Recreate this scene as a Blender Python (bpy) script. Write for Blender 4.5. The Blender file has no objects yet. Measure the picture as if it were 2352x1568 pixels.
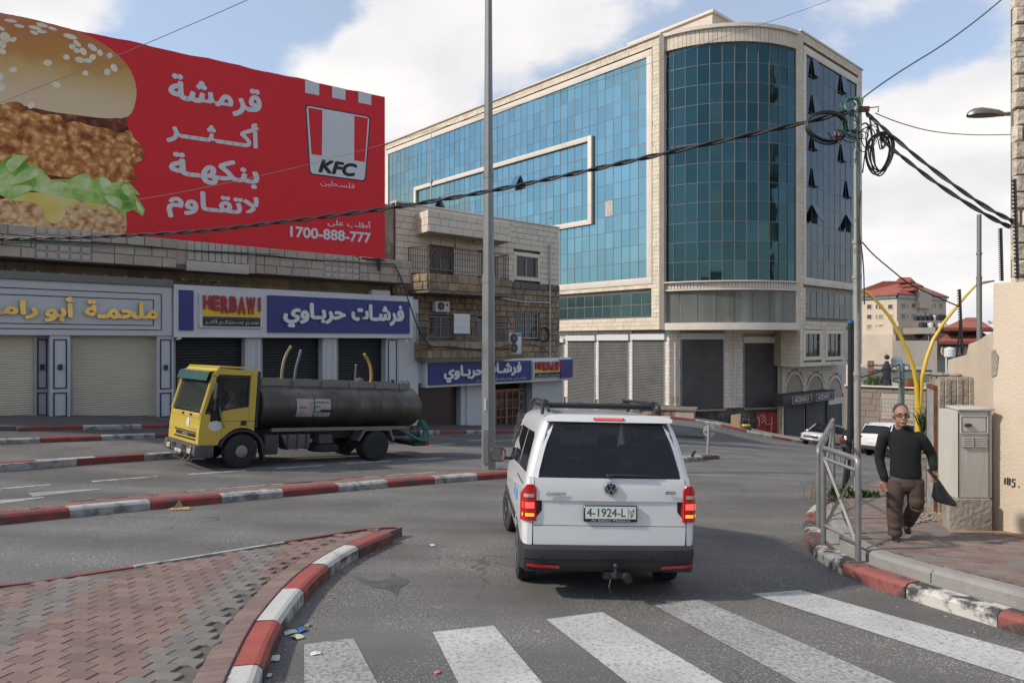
import bpy,bmesh,math,random
import numpy as np
from mathutils import Vector,Matrix
from mathutils.geometry import delaunay_2d_cdt
random.seed(7)
SC=bpy.context.scene
COL=SC.collection
R=math.radians
# ------------------------------------------------------------------ camera, sky, sun, exposure
cam_data=bpy.data.cameras.new('camera')
cam_data.lens=24.0; cam_data.sensor_width=36.0; cam_data.clip_start=0.05; cam_data.clip_end=3000
cam=bpy.data.objects.new('camera',cam_data); COL.objects.link(cam)
CZ=2.6
cam.location=(0,0,CZ); cam.rotation_euler=(R(90),0,0)
SC.camera=cam
SC.view_settings.view_transform='Standard'; SC.view_settings.look='None'
SC.view_settings.gamma=1; SC.view_settings.use_curve_mapping=False
SC.view_settings.exposure=0.25
SC.cycles.max_bounces=8; SC.cycles.transparent_max_bounces=12; SC.cycles.caustics_reflective=False
SUN_DIR=Vector((-0.96,-0.24,0)).normalized(); SUN_EL=38
world=bpy.data.worlds.new('World'); SC.world=world; world.use_nodes=True
wn=world.node_tree.nodes; wl=world.node_tree.links; wn.clear()
def wnode(t,**k):
 n=wn.new(t)
 for a,b in k.items():setattr(n,a,b)
 return n
sky=wnode('ShaderNodeTexSky',sky_type='NISHITA',sun_disc=False,sun_elevation=R(SUN_EL),altitude=800,air_density=1.0,dust_density=1.2,ozone_density=1.5)
sky.sun_rotation=math.atan2(SUN_DIR.x,SUN_DIR.y)
tc=wnode('ShaderNodeTexCoord')
def M_(op,a,b=None,c=None,clamp=False):
 n=wnode('ShaderNodeMath',operation=op,use_clamp=clamp)
 for i,v in enumerate((a,b,c)):
  if v is None:continue
  if isinstance(v,(int,float)):n.inputs[i].default_value=v
  else:wl.new(v,n.inputs[i])
 return n.outputs[0]
sx=wnode('ShaderNodeSeparateXYZ'); wl.new(tc.outputs['Generated'],sx.inputs[0])
zz=M_('MAXIMUM',sx.outputs[2],0.0)
den=M_('ADD',zz,0.32)
cx=M_('DIVIDE',sx.outputs[0],den); cy=M_('DIVIDE',sx.outputs[1],den)
cv=wnode('ShaderNodeCombineXYZ'); wl.new(cx,cv.inputs[0]); wl.new(cy,cv.inputs[1]); cv.inputs[2].default_value=3.1
nz=wnode('ShaderNodeTexNoise'); nz.inputs['Scale'].default_value=1.5; nz.inputs['Detail'].default_value=9; nz.inputs['Roughness'].default_value=0.56; nz.inputs['Distortion'].default_value=0.15
wl.new(cv.outputs[0],nz.inputs['Vector'])
# soft preference for the cloud banks the photograph shows (directions of their centres)
def bank(px,py,rad,amp):
 d=Vector(((px-1176)/1568,1,(784-py)/1568)).normalized()
 dp=wnode('ShaderNodeVectorMath',operation='DISTANCE'); wl.new(tc.outputs['Generated'],dp.inputs[0]); dp.inputs[1].default_value=d
 mr=wnode('ShaderNodeMapRange',interpolation_type='SMOOTHSTEP'); mr.inputs[1].default_value=rad; mr.inputs[2].default_value=0
 mr.inputs[3].default_value=0; mr.inputs[4].default_value=amp
 wl.new(dp.outputs['Value'],mr.inputs[0]); return mr.outputs[0]
acc=nz.outputs['Fac']
for b in((1060,130,.26,.20),(790,210,.17,.14),(930,310,.12,.12),(1290,90,.12,.12),(2200,340,.19,.24),(2060,420,.2,.16),(2250,520,.25,.2),(1930,60,.12,.08),(1480,60,.12,.08),(100,10,.1,.05),(450,60,.25,-.10),(2060,150,.12,-.10),(1650,10,.16,-.05),(2290,110,.14,-.10),(720,30,.13,-.08),(2000,340,.05,-.05)):
 acc=M_('ADD',acc,bank(*b))
ramp=wnode('ShaderNodeMapRange',interpolation_type='SMOOTHSTEP'); ramp.inputs[1].default_value=0.53; ramp.inputs[2].default_value=0.63
wl.new(acc,ramp.inputs[0])
hz=wnode('ShaderNodeMapRange',interpolation_type='SMOOTHSTEP'); hz.inputs[1].default_value=0.26; hz.inputs[2].default_value=0.02; hz.inputs[4].default_value=.92
wl.new(sx.outputs[2],hz.inputs[0])
cov=M_('MAXIMUM',ramp.outputs[0],hz.outputs[0])
nz2=wnode('ShaderNodeTexNoise'); nz2.inputs['Scale'].default_value=3.2; nz2.inputs['Detail'].default_value=6
wl.new(cv.outputs[0],nz2.inputs['Vector'])
cr=wnode('ShaderNodeValToRGB'); cr.color_ramp.elements[0].position=.35; cr.color_ramp.elements[1].position=.62
cr.color_ramp.elements[0].color=(4.75,4.7,4.85,1); cr.color_ramp.elements[1].color=(5.75,5.6,5.5,1)
wl.new(nz2.outputs['Fac'],cr.inputs[0])
mixc=wnode('ShaderNodeMix',data_type='RGBA')
skb=wnode('ShaderNodeMix',data_type='RGBA',blend_type='MIX'); skb.inputs[0].default_value=.36  # thin veil of high cloud over the blue
wl.new(sky.outputs[0],skb.inputs[6]); skb.inputs[7].default_value=(4.6,5.1,5.8,1)
wl.new(cov,mixc.inputs[0]); wl.new(skb.outputs[2],mixc.inputs[6]); wl.new(cr.outputs[0],mixc.inputs[7])
bg=wnode('ShaderNodeBackground'); bg.inputs[1].default_value=0.15
wl.new(mixc.outputs[2],bg.inputs[0])
wo=wnode('ShaderNodeOutputWorld'); wl.new(bg.outputs[0],wo.inputs[0])
sd=bpy.data.lights.new('sun','SUN'); sd.energy=3.1; sd.angle=R(3.0); sd.color=(1,.925,.82)
sun=bpy.data.objects.new('sun',sd); COL.objects.link(sun)
S3=Vector((SUN_DIR.x*math.cos(R(SUN_EL)),SUN_DIR.y*math.cos(R(SUN_EL)),math.sin(R(SUN_EL))))
sun.rotation_euler=S3.to_track_quat('Z','Y').to_euler()
# ------------------------------------------------------------------ helpers
MATS={}
def mat(name,col,rough=.8,var=.12,scale=3.,bump=0.,bscale=40.,metal=0.,rnd=0.,spec=.5,dirt=None,dscale=1.2,damt=.5,dlo=.5,dhi=.7,emit=None,streak=False,coat=0.,grain=0.):
 """one procedural surface: base colour broken by noise, optional stains (dirt), per-piece variation (rnd), relief (bump)"""
 if name in MATS:return MATS[name]
 m=bpy.data.materials.new(name); m.use_nodes=True; MATS[name]=m
 n=m.node_tree.nodes; l=m.node_tree.links; b=n['Principled BSDF']
 geo=n.new('ShaderNodeNewGeometry'); pos=geo.outputs['Position']
 c=(*col,1)
 nt=n.new('ShaderNodeTexNoise'); nt.inputs['Scale'].default_value=scale; nt.inputs['Detail'].default_value=6; l.new(pos,nt.inputs['Vector'])
 mr=n.new('ShaderNodeMapRange'); mr.inputs[1].default_value=.3; mr.inputs[2].default_value=.7; mr.inputs[3].default_value=1-var; mr.inputs[4].default_value=1+var
 l.new(nt.outputs['Fac'],mr.inputs[0]); fac=mr.outputs[0]
 def mul(a,bb):
  x=n.new('ShaderNodeMath'); x.operation='MULTIPLY'; l.new(a,x.inputs[0]); l.new(bb,x.inputs[1]); return x.outputs[0]
 if rnd:
  oi=n.new('ShaderNodeObjectInfo'); ad=n.new('ShaderNodeMath'); ad.operation='ADD'; l.new(oi.outputs['Random'],ad.inputs[0]); l.new(geo.outputs['Random Per Island'],ad.inputs[1])
  fr=n.new('ShaderNodeMath'); fr.operation='FRACT'; l.new(ad.outputs[0],fr.inputs[0])
  m2=n.new('ShaderNodeMapRange'); m2.inputs[3].default_value=1-rnd; m2.inputs[4].default_value=1+rnd; l.new(fr.outputs[0],m2.inputs[0]); fac=mul(fac,m2.outputs[0])
 if grain:
  g=n.new('ShaderNodeTexNoise'); g.inputs['Scale'].default_value=120; g.inputs['Detail'].default_value=2; l.new(pos,g.inputs['Vector'])
  m3=n.new('ShaderNodeMapRange'); m3.inputs[1].default_value=.3; m3.inputs[2].default_value=.7; m3.inputs[3].default_value=1-grain; m3.inputs[4].default_value=1+grain; l.new(g.outputs['Fac'],m3.inputs[0]); fac=mul(fac,m3.outputs[0])
 vm=n.new('ShaderNodeVectorMath'); vm.operation='SCALE'; vm.inputs[0].default_value=col; l.new(fac,vm.inputs['Scale']); out=vm.outputs[0]
 if dirt:
  d=n.new('ShaderNodeTexNoise'); d.inputs['Scale'].default_value=dscale; d.inputs['Detail'].default_value=9; d.inputs['Roughness'].default_value=.62
  if streak:
   mp=n.new('ShaderNodeMapping'); mp.inputs['Scale'].default_value=(1,1,.12); l.new(pos,mp.inputs[0]); l.new(mp.outputs[0],d.inputs['Vector'])
  else:l.new(pos,d.inputs['Vector'])
  dr=n.new('ShaderNodeMapRange'); dr.inputs[1].default_value=dlo; dr.inputs[2].default_value=dhi; dr.inputs[4].default_value=damt; l.new(d.outputs['Fac'],dr.inputs[0])
  mx=n.new('ShaderNodeMix'); mx.data_type='RGBA'; l.new(dr.outputs[0],mx.inputs[0]); l.new(out,mx.inputs[6]); mx.inputs[7].default_value=(*dirt,1); out=mx.outputs[2]
 l.new(out,b.inputs['Base Color'])
 b.inputs['Roughness'].default_value=rough; b.inputs['Metallic'].default_value=metal; b.inputs['Specular IOR Level'].default_value=spec
 if coat:b.inputs['Coat Weight'].default_value=coat; b.inputs['Coat Roughness'].default_value=.08
 if emit:b.inputs['Emission Color'].default_value=(*emit[:3],1); b.inputs['Emission Strength'].default_value=emit[3]
 if bump:
  bt=n.new('ShaderNodeTexNoise'); bt.inputs['Scale'].default_value=bscale; bt.inputs['Detail'].default_value=5; l.new(pos,bt.inputs['Vector'])
  bp=n.new('ShaderNodeBump'); bp.inputs['Strength'].default_value=1; bp.inputs['Distance'].default_value=bump; l.new(bt.outputs['Fac'],bp.inputs['Height']); l.new(bp.outputs[0],b.inputs['Normal'])
 return m
def glass_mat(name,col,rough=.06,tint=None,wob=.0,ior=1.5,rnd=0.,metal=0.,wscale=.35):
 m=bpy.data.materials.new(name); m.use_nodes=True; MATS[name]=m
 n=m.node_tree.nodes; l=m.node_tree.links; b=n['Principled BSDF']
 b.inputs['Base Color'].default_value=(*col,1); b.inputs['Roughness'].default_value=rough; b.inputs['IOR'].default_value=ior; b.inputs['Metallic'].default_value=metal
 if tint:b.inputs['Specular Tint'].default_value=(*tint,1)
 geo=n.new('ShaderNodeNewGeometry')
 if rnd:
  oi=n.new('ShaderNodeObjectInfo'); ad=n.new('ShaderNodeMath'); ad.operation='ADD'; l.new(oi.outputs['Random'],ad.inputs[0]); l.new(geo.outputs['Random Per Island'],ad.inputs[1])
  fr=n.new('ShaderNodeMath'); fr.operation='FRACT'; l.new(ad.outputs[0],fr.inputs[0])
  mr=n.new('ShaderNodeMapRange'); mr.inputs[3].default_value=1-rnd; mr.inputs[4].default_value=1+rnd; l.new(fr.outputs[0],mr.inputs[0])
  vm=n.new('ShaderNodeVectorMath'); vm.operation='SCALE'; vm.inputs[0].default_value=col; l.new(mr.outputs[0],vm.inputs['Scale']); l.new(vm.outputs[0],b.inputs['Base Color'])
 if wob:
  bt=n.new('ShaderNodeTexNoise'); bt.inputs['Scale'].default_value=wscale; bt.inputs['Detail'].default_value=2; l.new(geo.outputs['Position'],bt.inputs['Vector'])
  bp=n.new('ShaderNodeBump'); bp.inputs['Strength'].default_value=1; bp.inputs['Distance'].default_value=wob; l.new(bt.outputs['Fac'],bp.inputs['Height']); l.new(bp.outputs[0],b.inputs['Normal'])
 return m
OFF={}
def tag(o,label=None,cat=None,group=None,kind=None):
 if label:o['label']=label
 if cat:o['category']=cat
 if group:o['group']=group
 if kind:o['kind']=kind
 return o
def thing(name,label,cat,loc=(0,0,0),group=None,rot=None,local=False,kind=None):
 o=bpy.data.objects.new(name,None); COL.objects.link(o); o.empty_display_size=.3
 o.location=loc
 if rot is not None:o.rotation_euler=rot
 OFF[o.name]=Vector((0,0,0)) if local else Vector(loc)
 return tag(o,label,cat,group,kind)
def link_mesh(me,name,parent=None,kind=None,label=None):
 o=bpy.data.objects.new(name,me); COL.objects.link(o)
 if parent is not None:
  o.parent=parent; OFF[o.name]=OFF[parent.name]
 else:OFF[o.name]=Vector((0,0,0))
 if kind:o['kind']=kind
 if label:o['label']=label
 return o
def piece(me,name,M,parent,kind=None):
 """another copy of a shared mesh placed by a world (or thing-local) matrix"""
 o=bpy.data.objects.new(name,me); COL.objects.link(o); o.parent=parent
 o.matrix_basis=Matrix.Translation(-OFF[parent.name])@M
 OFF[o.name]=OFF[parent.name]
 if kind:o['kind']=kind
 return o
class Frame:
 """upright plane: s runs along it to the viewer's right, z up, d outwards towards the street"""
 def __init__(f,ox,oy,ux,uy):
  k=math.hypot(ux,uy); f.u=Vector((ux/k,uy/k,0)); f.n=Vector((uy/k,-ux/k,0)); f.o=Vector((ox,oy,0))
  f.M=Matrix(((f.u.x,-f.n.x,0,ox),(f.u.y,-f.n.y,0,oy),(0,0,1,0),(0,0,0,1)))
  f.T=Matrix(((f.u.x,0,f.n.x,ox),(f.u.y,0,f.n.y,oy),(0,1,0,0),(0,0,0,1)))
 def p(f,s,z,d=0):return f.o+f.u*s+f.n*d+Vector((0,0,z))
 def inv(f,px,py,d=0):
  r=Vector(((px-1176)/1568,1,(784-py)/1568)); c=Vector((0,0,CZ)); o=f.o+f.n*d
  t=(o-c).dot(f.n)/r.dot(f.n); q=c+r*t
  return(q-f.o).dot(f.u),q.z
 def s(f,px,d=0):return f.inv(px,784,d)[0]
 def z(f,px,py,d=0):return f.inv(px,py,d)[1]
 def box(f,px0,px1,py0,py1,d=0):
  """rectangle on the frame whose top passes (mid, py0) and bottom (mid, py1)"""
  m=(px0+px1)/2
  return f.s(px0,d),f.s(px1,d),f.z(m,py1,d),f.z(m,py0,d)
class MB:
 def __init__(s,M=None):s.v=[]; s.f=[]; s.mi=[]; s.M=M
 def add(s,vs,fs,mi=0):
  k=len(s.v)
  s.v+=[(s.M@Vector(v)) if s.M is not None else Vector(v) for v in vs]
  s.f+=[tuple(i+k for i in f) for f in fs]; s.mi+=[mi]*len(fs); return s
 def box(s,x0,x1,y0,y1,z0,z1,mi=0):
  return s.add([(x0,y0,z0),(x1,y0,z0),(x1,y1,z0),(x0,y1,z0),(x0,y0,z1),(x1,y0,z1),(x1,y1,z1),(x0,y1,z1)],[(0,3,2,1),(4,5,6,7),(0,1,5,4),(1,2,6,5),(2,3,7,6),(3,0,4,7)],mi)
 def fb(s,F,s0,s1,z0,z1,d0,d1,mi=0):
  o=s.M; s.M=F.M; s.box(s0,s1,-d1,-d0,z0,z1,mi); s.M=o; return s
 def quad(s,*p,mi=0):return s.add(p,[tuple(range(len(p)))],mi)
 def prism(s,poly,a,b,axis='z',mi=0):
  """poly of 2D points swept from a to b along axis"""
  n=len(poly)
  def P(p,t):return{'z':(p[0],p[1],t),'y':(p[0],t,p[1]),'x':(t,p[0],p[1])}[axis]
  return s.add([P(p,a) for p in poly]+[P(p,b) for p in poly],[tuple(range(n-1,-1,-1)),tuple(range(n,2*n))]+[(i,(i+1)%n,n+(i+1)%n,n+i) for i in range(n)],mi)
 def tube(s,pts,r,n=8,mi=0,cap=True):
  pts=[Vector(p) for p in pts]; rr=r if isinstance(r,(list,tuple)) else[r]*len(pts); vs=[]; fs=[]
  up=None
  for i,p in enumerate(pts):
   t=(pts[min(i+1,len(pts)-1)]-pts[max(i-1,0)]).normalized()
   if up is None:up=Vector((0,0,1)) if abs(t.z)<.9 else Vector((1,0,0))
   a=t.cross(up).normalized(); b=a.cross(t).normalized(); up=b
   for k in range(n):
    an=2*math.pi*k/n; vs.append(p+(a*math.cos(an)+b*math.sin(an))*rr[i])
  for i in range(len(pts)-1):
   for k in range(n):fs.append((i*n+k,i*n+(k+1)%n,(i+1)*n+(k+1)%n,(i+1)*n+k))
  if cap:fs+=[tuple(range(n-1,-1,-1)),tuple(range((len(pts)-1)*n,len(pts)*n))]
  return s.add(vs,fs,mi)
 def lathe(s,prof,c=(0,0,0),axis='z',n=20,mi=0):
  vs=[]; fs=[]; c=Vector(c)
  for r,h in prof:
   for k in range(n):
    a=2*math.pi*k/n; x,y=r*math.cos(a),r*math.sin(a)
    vs.append(c+Vector({'z':(x,y,h),'y':(x,h,y),'x':(h,x,y)}[axis]))
  for i in range(len(prof)-1):
   for k in range(n):fs.append((i*n+k,i*n+(k+1)%n,(i+1)*n+(k+1)%n,(i+1)*n+k))
  fs+=[tuple(range(n-1,-1,-1)),tuple(range((len(prof)-1)*n,len(prof)*n))]
  return s.add(vs,fs,mi)
 def ball(s,c,r,n=12,m=8,mi=0):
  r=r if isinstance(r,(tuple,list)) else(r,r,r); vs=[]; fs=[]
  for i in range(m+1):
   th=math.pi*i/m
   for k in range(n):
    ph=2*math.pi*k/n; vs.append((c[0]+r[0]*math.sin(th)*math.cos(ph),c[1]+r[1]*math.sin(th)*math.sin(ph),c[2]+r[2]*math.cos(th)))
  for i in range(m):
   for k in range(n):fs.append((i*n+k,(i+1)*n+k,(i+1)*n+(k+1)%n,i*n+(k+1)%n))
  return s.add(vs,fs,mi)
 def mesh(s,name,mats,smooth=False,bevel=0,off=None,recalc=True,auto=None):
  me=bpy.data.meshes.new(name); o=off or Vector((0,0,0))
  me.from_pydata([tuple(v-o) for v in s.v],[],s.f)
  for m in(mats if isinstance(mats,(list,tuple)) else[mats]):me.materials.append(m)
  if len(set(s.mi))>1:me.polygons.foreach_set('material_index',s.mi)
  if bevel or recalc or smooth:
   bm=bmesh.new(); bm.from_mesh(me)
   if smooth:bmesh.ops.remove_doubles(bm,verts=bm.verts,dist=1e-5)
   if recalc:bmesh.ops.recalc_face_normals(bm,faces=bm.faces)
   if bevel:
    es=[e for e in bm.edges if len(e.link_faces)==2 and e.calc_face_angle(0)>.5]
    bmesh.ops.bevel(bm,geom=es,offset=bevel,segments=2 if bevel>.012 else 1,affect='EDGES',profile=.6,clamp_overlap=True)
   if smooth or bevel:
    for f in bm.faces:f.smooth=True
    lim=auto if auto is not None else R(38)
    for e in bm.edges:
     if len(e.link_faces)==2 and e.calc_face_angle(0)>lim:e.smooth=False
   bm.to_mesh(me); bm.free()
  return me
 def build(s,name,mats,parent=None,smooth=False,bevel=0,kind=None,label=None,recalc=True,auto=None):
  off=OFF[parent.name] if parent is not None else None
  return link_mesh(s.mesh(name,mats,smooth,bevel,off,recalc,auto),name,parent,kind,label)
def solo(mb,name,mats,label,cat,group=None,kind=None,base=None,**k):
 """a thing that is one mesh; origin at its base"""
 if base is None:
  xs=[v.x for v in mb.v]; ys=[v.y for v in mb.v]; base=Vector(((min(xs)+max(xs))/2,(min(ys)+max(ys))/2,min(v.z for v in mb.v)))
 me=mb.mesh(name,mats,k.get('smooth',False),k.get('bevel',0),Vector(base),True,k.get('auto'))
 o=link_mesh(me,name,None,kind); o.location=base; OFF[o.name]=Vector(base); return tag(o,label,cat,group,kind)
 # ------------------------------------------------------------------ lettering
_A={}
for ch,c,k in(('ا',0xFE8D,2),('أ',0xFE83,2),('ب',0xFE8F,4),('ة',0xFE93,2),('ت',0xFE95,4),('ث',0xFE99,4),('ج',0xFE9D,4),('ح',0xFEA1,4),('خ',0xFEA5,4),('د',0xFEA9,2),('ر',0xFEAD,2),('ز',0xFEAF,2),('س',0xFEB1,4),('ش',0xFEB5,4),('ص',0xFEB9,4),('ط',0xFEC1,4),('ع',0xFEC9,4),('ف',0xFED1,4),('ق',0xFED5,4),('ك',0xFED9,4),('ل',0xFEDD,4),('م',0xFEE1,4),('ن',0xFEE5,4),('ه',0xFEE9,4),('و',0xFEED,2),('ى',0xFEEF,2),('ي',0xFEF1,4),('ﻻ',0xFEFB,2)):_A[ch]=(c,k)
def shape(t):
 t=t.replace('لا','ﻻ')
 if not any(c in _A for c in t):return t
 out=[]
 for i,c in enumerate(t):
  if c not in _A:out.append(c); continue
  pv=t[i-1] if i else ' '; nx=t[i+1] if i+1<len(t) else ' '
  a=(pv=='ـ') or(pv in _A and _A[pv][1]==4); b=(nx=='ـ' or nx in _A) and _A[c][1]==4
  base=_A[c][0]
  out.append(chr(base+((3 if b else 1) if a else(2 if b else 0))))
 return ''.join(reversed(out))
def islands_split(me,step):
 """joined letters overlap where they meet: set neighbouring letters at slightly different heights"""
 n=len(me.vertices); par=list(range(n))
 def find(a):
  while par[a]!=a:par[a]=par[par[a]]; a=par[a]
  return a
 for e in me.edges:
  a,b=find(e.vertices[0]),find(e.vertices[1])
  if a!=b:par[a]=b
 ids={}
 for v in me.vertices:
  k=ids.setdefault(find(v.index),len(ids)); v.co.z+=(k%4)*step
def text(t,m,F,s0,s1,z0,z1,d,depth,parent,name='lettering',bold=0.,shear=0.,side=None,res=4,step=.0015,label=None,M=None):
 c=bpy.data.curves.new('t','FONT'); c.body=shape(t); c.shear=shear; c.resolution_u=res
 o=bpy.data.objects.new('t',c); me=bpy.data.meshes.new_from_object(o)
 bpy.data.objects.remove(o); bpy.data.curves.remove(c)
 me.name=name
 bm=bmesh.new(); bm.from_mesh(me); bmesh.ops.remove_doubles(bm,verts=bm.verts,dist=1e-6)
 xs=[v.co.x for v in bm.verts]; ys=[v.co.y for v in bm.verts]
 ax,bx,ay,by=min(xs)-bold,max(xs)+bold,min(ys)-bold,max(ys)+bold
 kx=(s1-s0)/(bx-ax); ky=(z1-z0)/(by-ay)
 for f in bm.faces:
  if f.normal.z<0:f.normal_flip()
 bm.to_mesh(me)
 if any(c_ in _A for c_ in t):islands_split(me,step)
 base=[v.co.copy() for v in me.vertices]; polys=[tuple(q.vertices) for q in me.polygons]; bm.free()
 vs=[]; fs=[]
 ring=[(0,0)]+[(math.cos(k*math.pi/4)*bold,math.sin(k*math.pi/4)*bold) for k in range(8)] if bold else[(0,0)]
 for k,(ox,oy) in enumerate(ring):  # heavy letters: the same outline laid down in a small ring
  n0=len(vs); vs+=[(s0+(v.x+ox-ax)*kx,z0+(v.y+oy-ay)*ky,v.z-k*.00012) for v in base]; fs+=[tuple(i+n0 for i in q) for q in polys]
 bm=bmesh.new(); bv=[bm.verts.new(v) for v in vs]
 for q in fs:bm.faces.new([bv[i] for i in q])
 if depth>0:
  r=bmesh.ops.extrude_face_region(bm,geom=list(bm.faces))
  for g in r['geom']:
   if isinstance(g,bmesh.types.BMVert):g.co.z+=depth
 me.clear_geometry(); bm.to_mesh(me); bm.free()
 me.materials.clear(); me.materials.append(m)
 T=F.T if F is not None else M
 me.transform(Matrix.Translation(-OFF[parent.name])@T@Matrix.Translation((0,0,d)))
 me.update()
 return link_mesh(me,name,parent,None,label)
 # ------------------------------------------------------------------ terrain height
def plane_z(x,y):return.49-.026*x-.0732*y
_cp=[(x,y,plane_z(x,y)) for x,y in((-3,0),(3,0),(0,4),(-4,6),(3,6),(.28,7.7),(-8,10),(5,10),(0,22),(4,25),(8,28),(7.1,23.3),(10,15),(0,-12),(-8,3),(8,3),(0,14),(-2,28))]
_cp+=[(-6.86,17.2,-.59),(-4.57,19.8,-.84),(-10.8,21.5,-.43),(-13.9,18.5,-.18),(-1.55,32,-1.68),(4,38,-2.3),(19.6,35.5,-3.3),(27,50,-5.7),(-22,30,.6),(-25,10,.9),(-10,60,-3),(40,80,-9),(60,60,-8),(0,100,-6),(90,130,-12),(-80,100,-2),(60,10,-3),(14,30,-2.55),(12,40,-3.0),(17,20,-1.7),(-60,-40,2),(60,-40,1),(0,-40,3)]
GK=[(1540,962,53),(1600,967,53),(1640,975,52.5),(1700,989,52),(1760,1003,51.7),(1830,1016,52),(1900,1021,54),(1960,1025,57)]
for _x,_y,_Y in GK+[(1560,952,58),(1700,980,58),(1790,1001,58),(1900,1012,61),(1600,985,46),(1800,1030,44),(1660,1000,44),(1950,1030,46)]:
 _cp.append(((_x-1176)/1568*_Y,_Y,CZ-(_y-784)/1568*_Y))
_cp=np.array(_cp,float); _n=len(_cp)
def _phi(r2):return np.where(r2>1e-9,r2*np.log(np.maximum(r2,1e-12))*.5,0)
_d=((_cp[:,None,:2]-_cp[None,:,:2])**2).sum(-1)
_K=np.zeros((_n+3,_n+3)); _K[:_n,:_n]=_phi(_d)+np.eye(_n)*6.0
_K[:_n,_n]=1; _K[:_n,_n+1:]=_cp[:,:2]; _K[_n,:_n]=1; _K[_n+1:,:_n]=_cp[:,:2].T
_w=np.linalg.solve(_K,np.concatenate([_cp[:,2],np.zeros(3)]))
def GZ(x,y):
 x=np.asarray(x,float); y=np.asarray(y,float); sh=x.shape; x=x.ravel(); y=y.ravel()
 xc=np.clip(x,-90,110); yc=np.clip(y,-45,140)
 r=_phi((xc[:,None]-_cp[:,0])**2+(yc[:,None]-_cp[:,1])**2)@_w[:_n]+_w[_n]+_w[_n+1]*xc+_w[_n+2]*yc
 return r.reshape(sh)
def gz(x,y):return float(GZ(np.array([x]),np.array([y]))[0])
def G(px,py,h=0.):
 """where the sight line through a photograph point meets the ground raised by h"""
 rx,rz=(px-1176)/1568,(784-py)/1568
 Y=np.geomspace(1.5,160,900); dz=CZ+rz*Y-GZ(rx*Y,Y)-h
 i=int(np.argmax(dz<0)); i=max(i,1)
 t=dz[i-1]/(dz[i-1]-dz[i]); y=Y[i-1]+(Y[i]-Y[i-1])*t
 return Vector((rx*y,y,CZ+rz*y))
def at(px,py,Y):return Vector(((px-1176)/1568*Y,Y,CZ+(784-py)/1568*Y))
# ------------------------------------------------------------------ materials
asphalt=mat('asphalt',(.128,.121,.113),.82,.10,.5,bump=.004,bscale=140,dirt=(.085,.081,.077),dscale=.45,damt=.7,dlo=.5,dhi=.72,spec=.35)
def add_speckle(m,lo=.57,hi=.64,col=(.40,.385,.355),sc=62,amt=.8):
 n=m.node_tree.nodes; l=m.node_tree.links; b=n['Principled BSDF']; src=b.inputs['Base Color'].links[0].from_socket
 g=n.new('ShaderNodeNewGeometry'); v=n.new('ShaderNodeTexNoise'); v.inputs['Scale'].default_value=sc; v.inputs['Detail'].default_value=1.5; l.new(g.outputs['Position'],v.inputs['Vector'])
 big=n.new('ShaderNodeTexNoise'); big.inputs['Scale'].default_value=.8; big.inputs['Detail'].default_value=4; l.new(g.outputs['Position'],big.inputs['Vector'])
 mr=n.new('ShaderNodeMapRange'); mr.inputs[1].default_value=lo; mr.inputs[2].default_value=hi; mr.inputs[4].default_value=amt; l.new(v.outputs['Fac'],mr.inputs[0])
 mb=n.new('ShaderNodeMapRange'); mb.inputs[1].default_value=.35; mb.inputs[2].default_value=.6; l.new(big.outputs['Fac'],mb.inputs[0])
 mu=n.new('ShaderNodeMath'); mu.operation='MULTIPLY'; l.new(mr.outputs[0],mu.inputs[0]); l.new(mb.outputs[0],mu.inputs[1])
 mx=n.new('ShaderNodeMix'); mx.data_type='RGBA'; l.new(mu.outputs[0],mx.inputs[0]); l.new(src,mx.inputs[6]); mx.inputs[7].default_value=(*col,1); l.new(mx.outputs[2],b.inputs['Base Color'])
add_speckle(asphalt)
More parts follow.
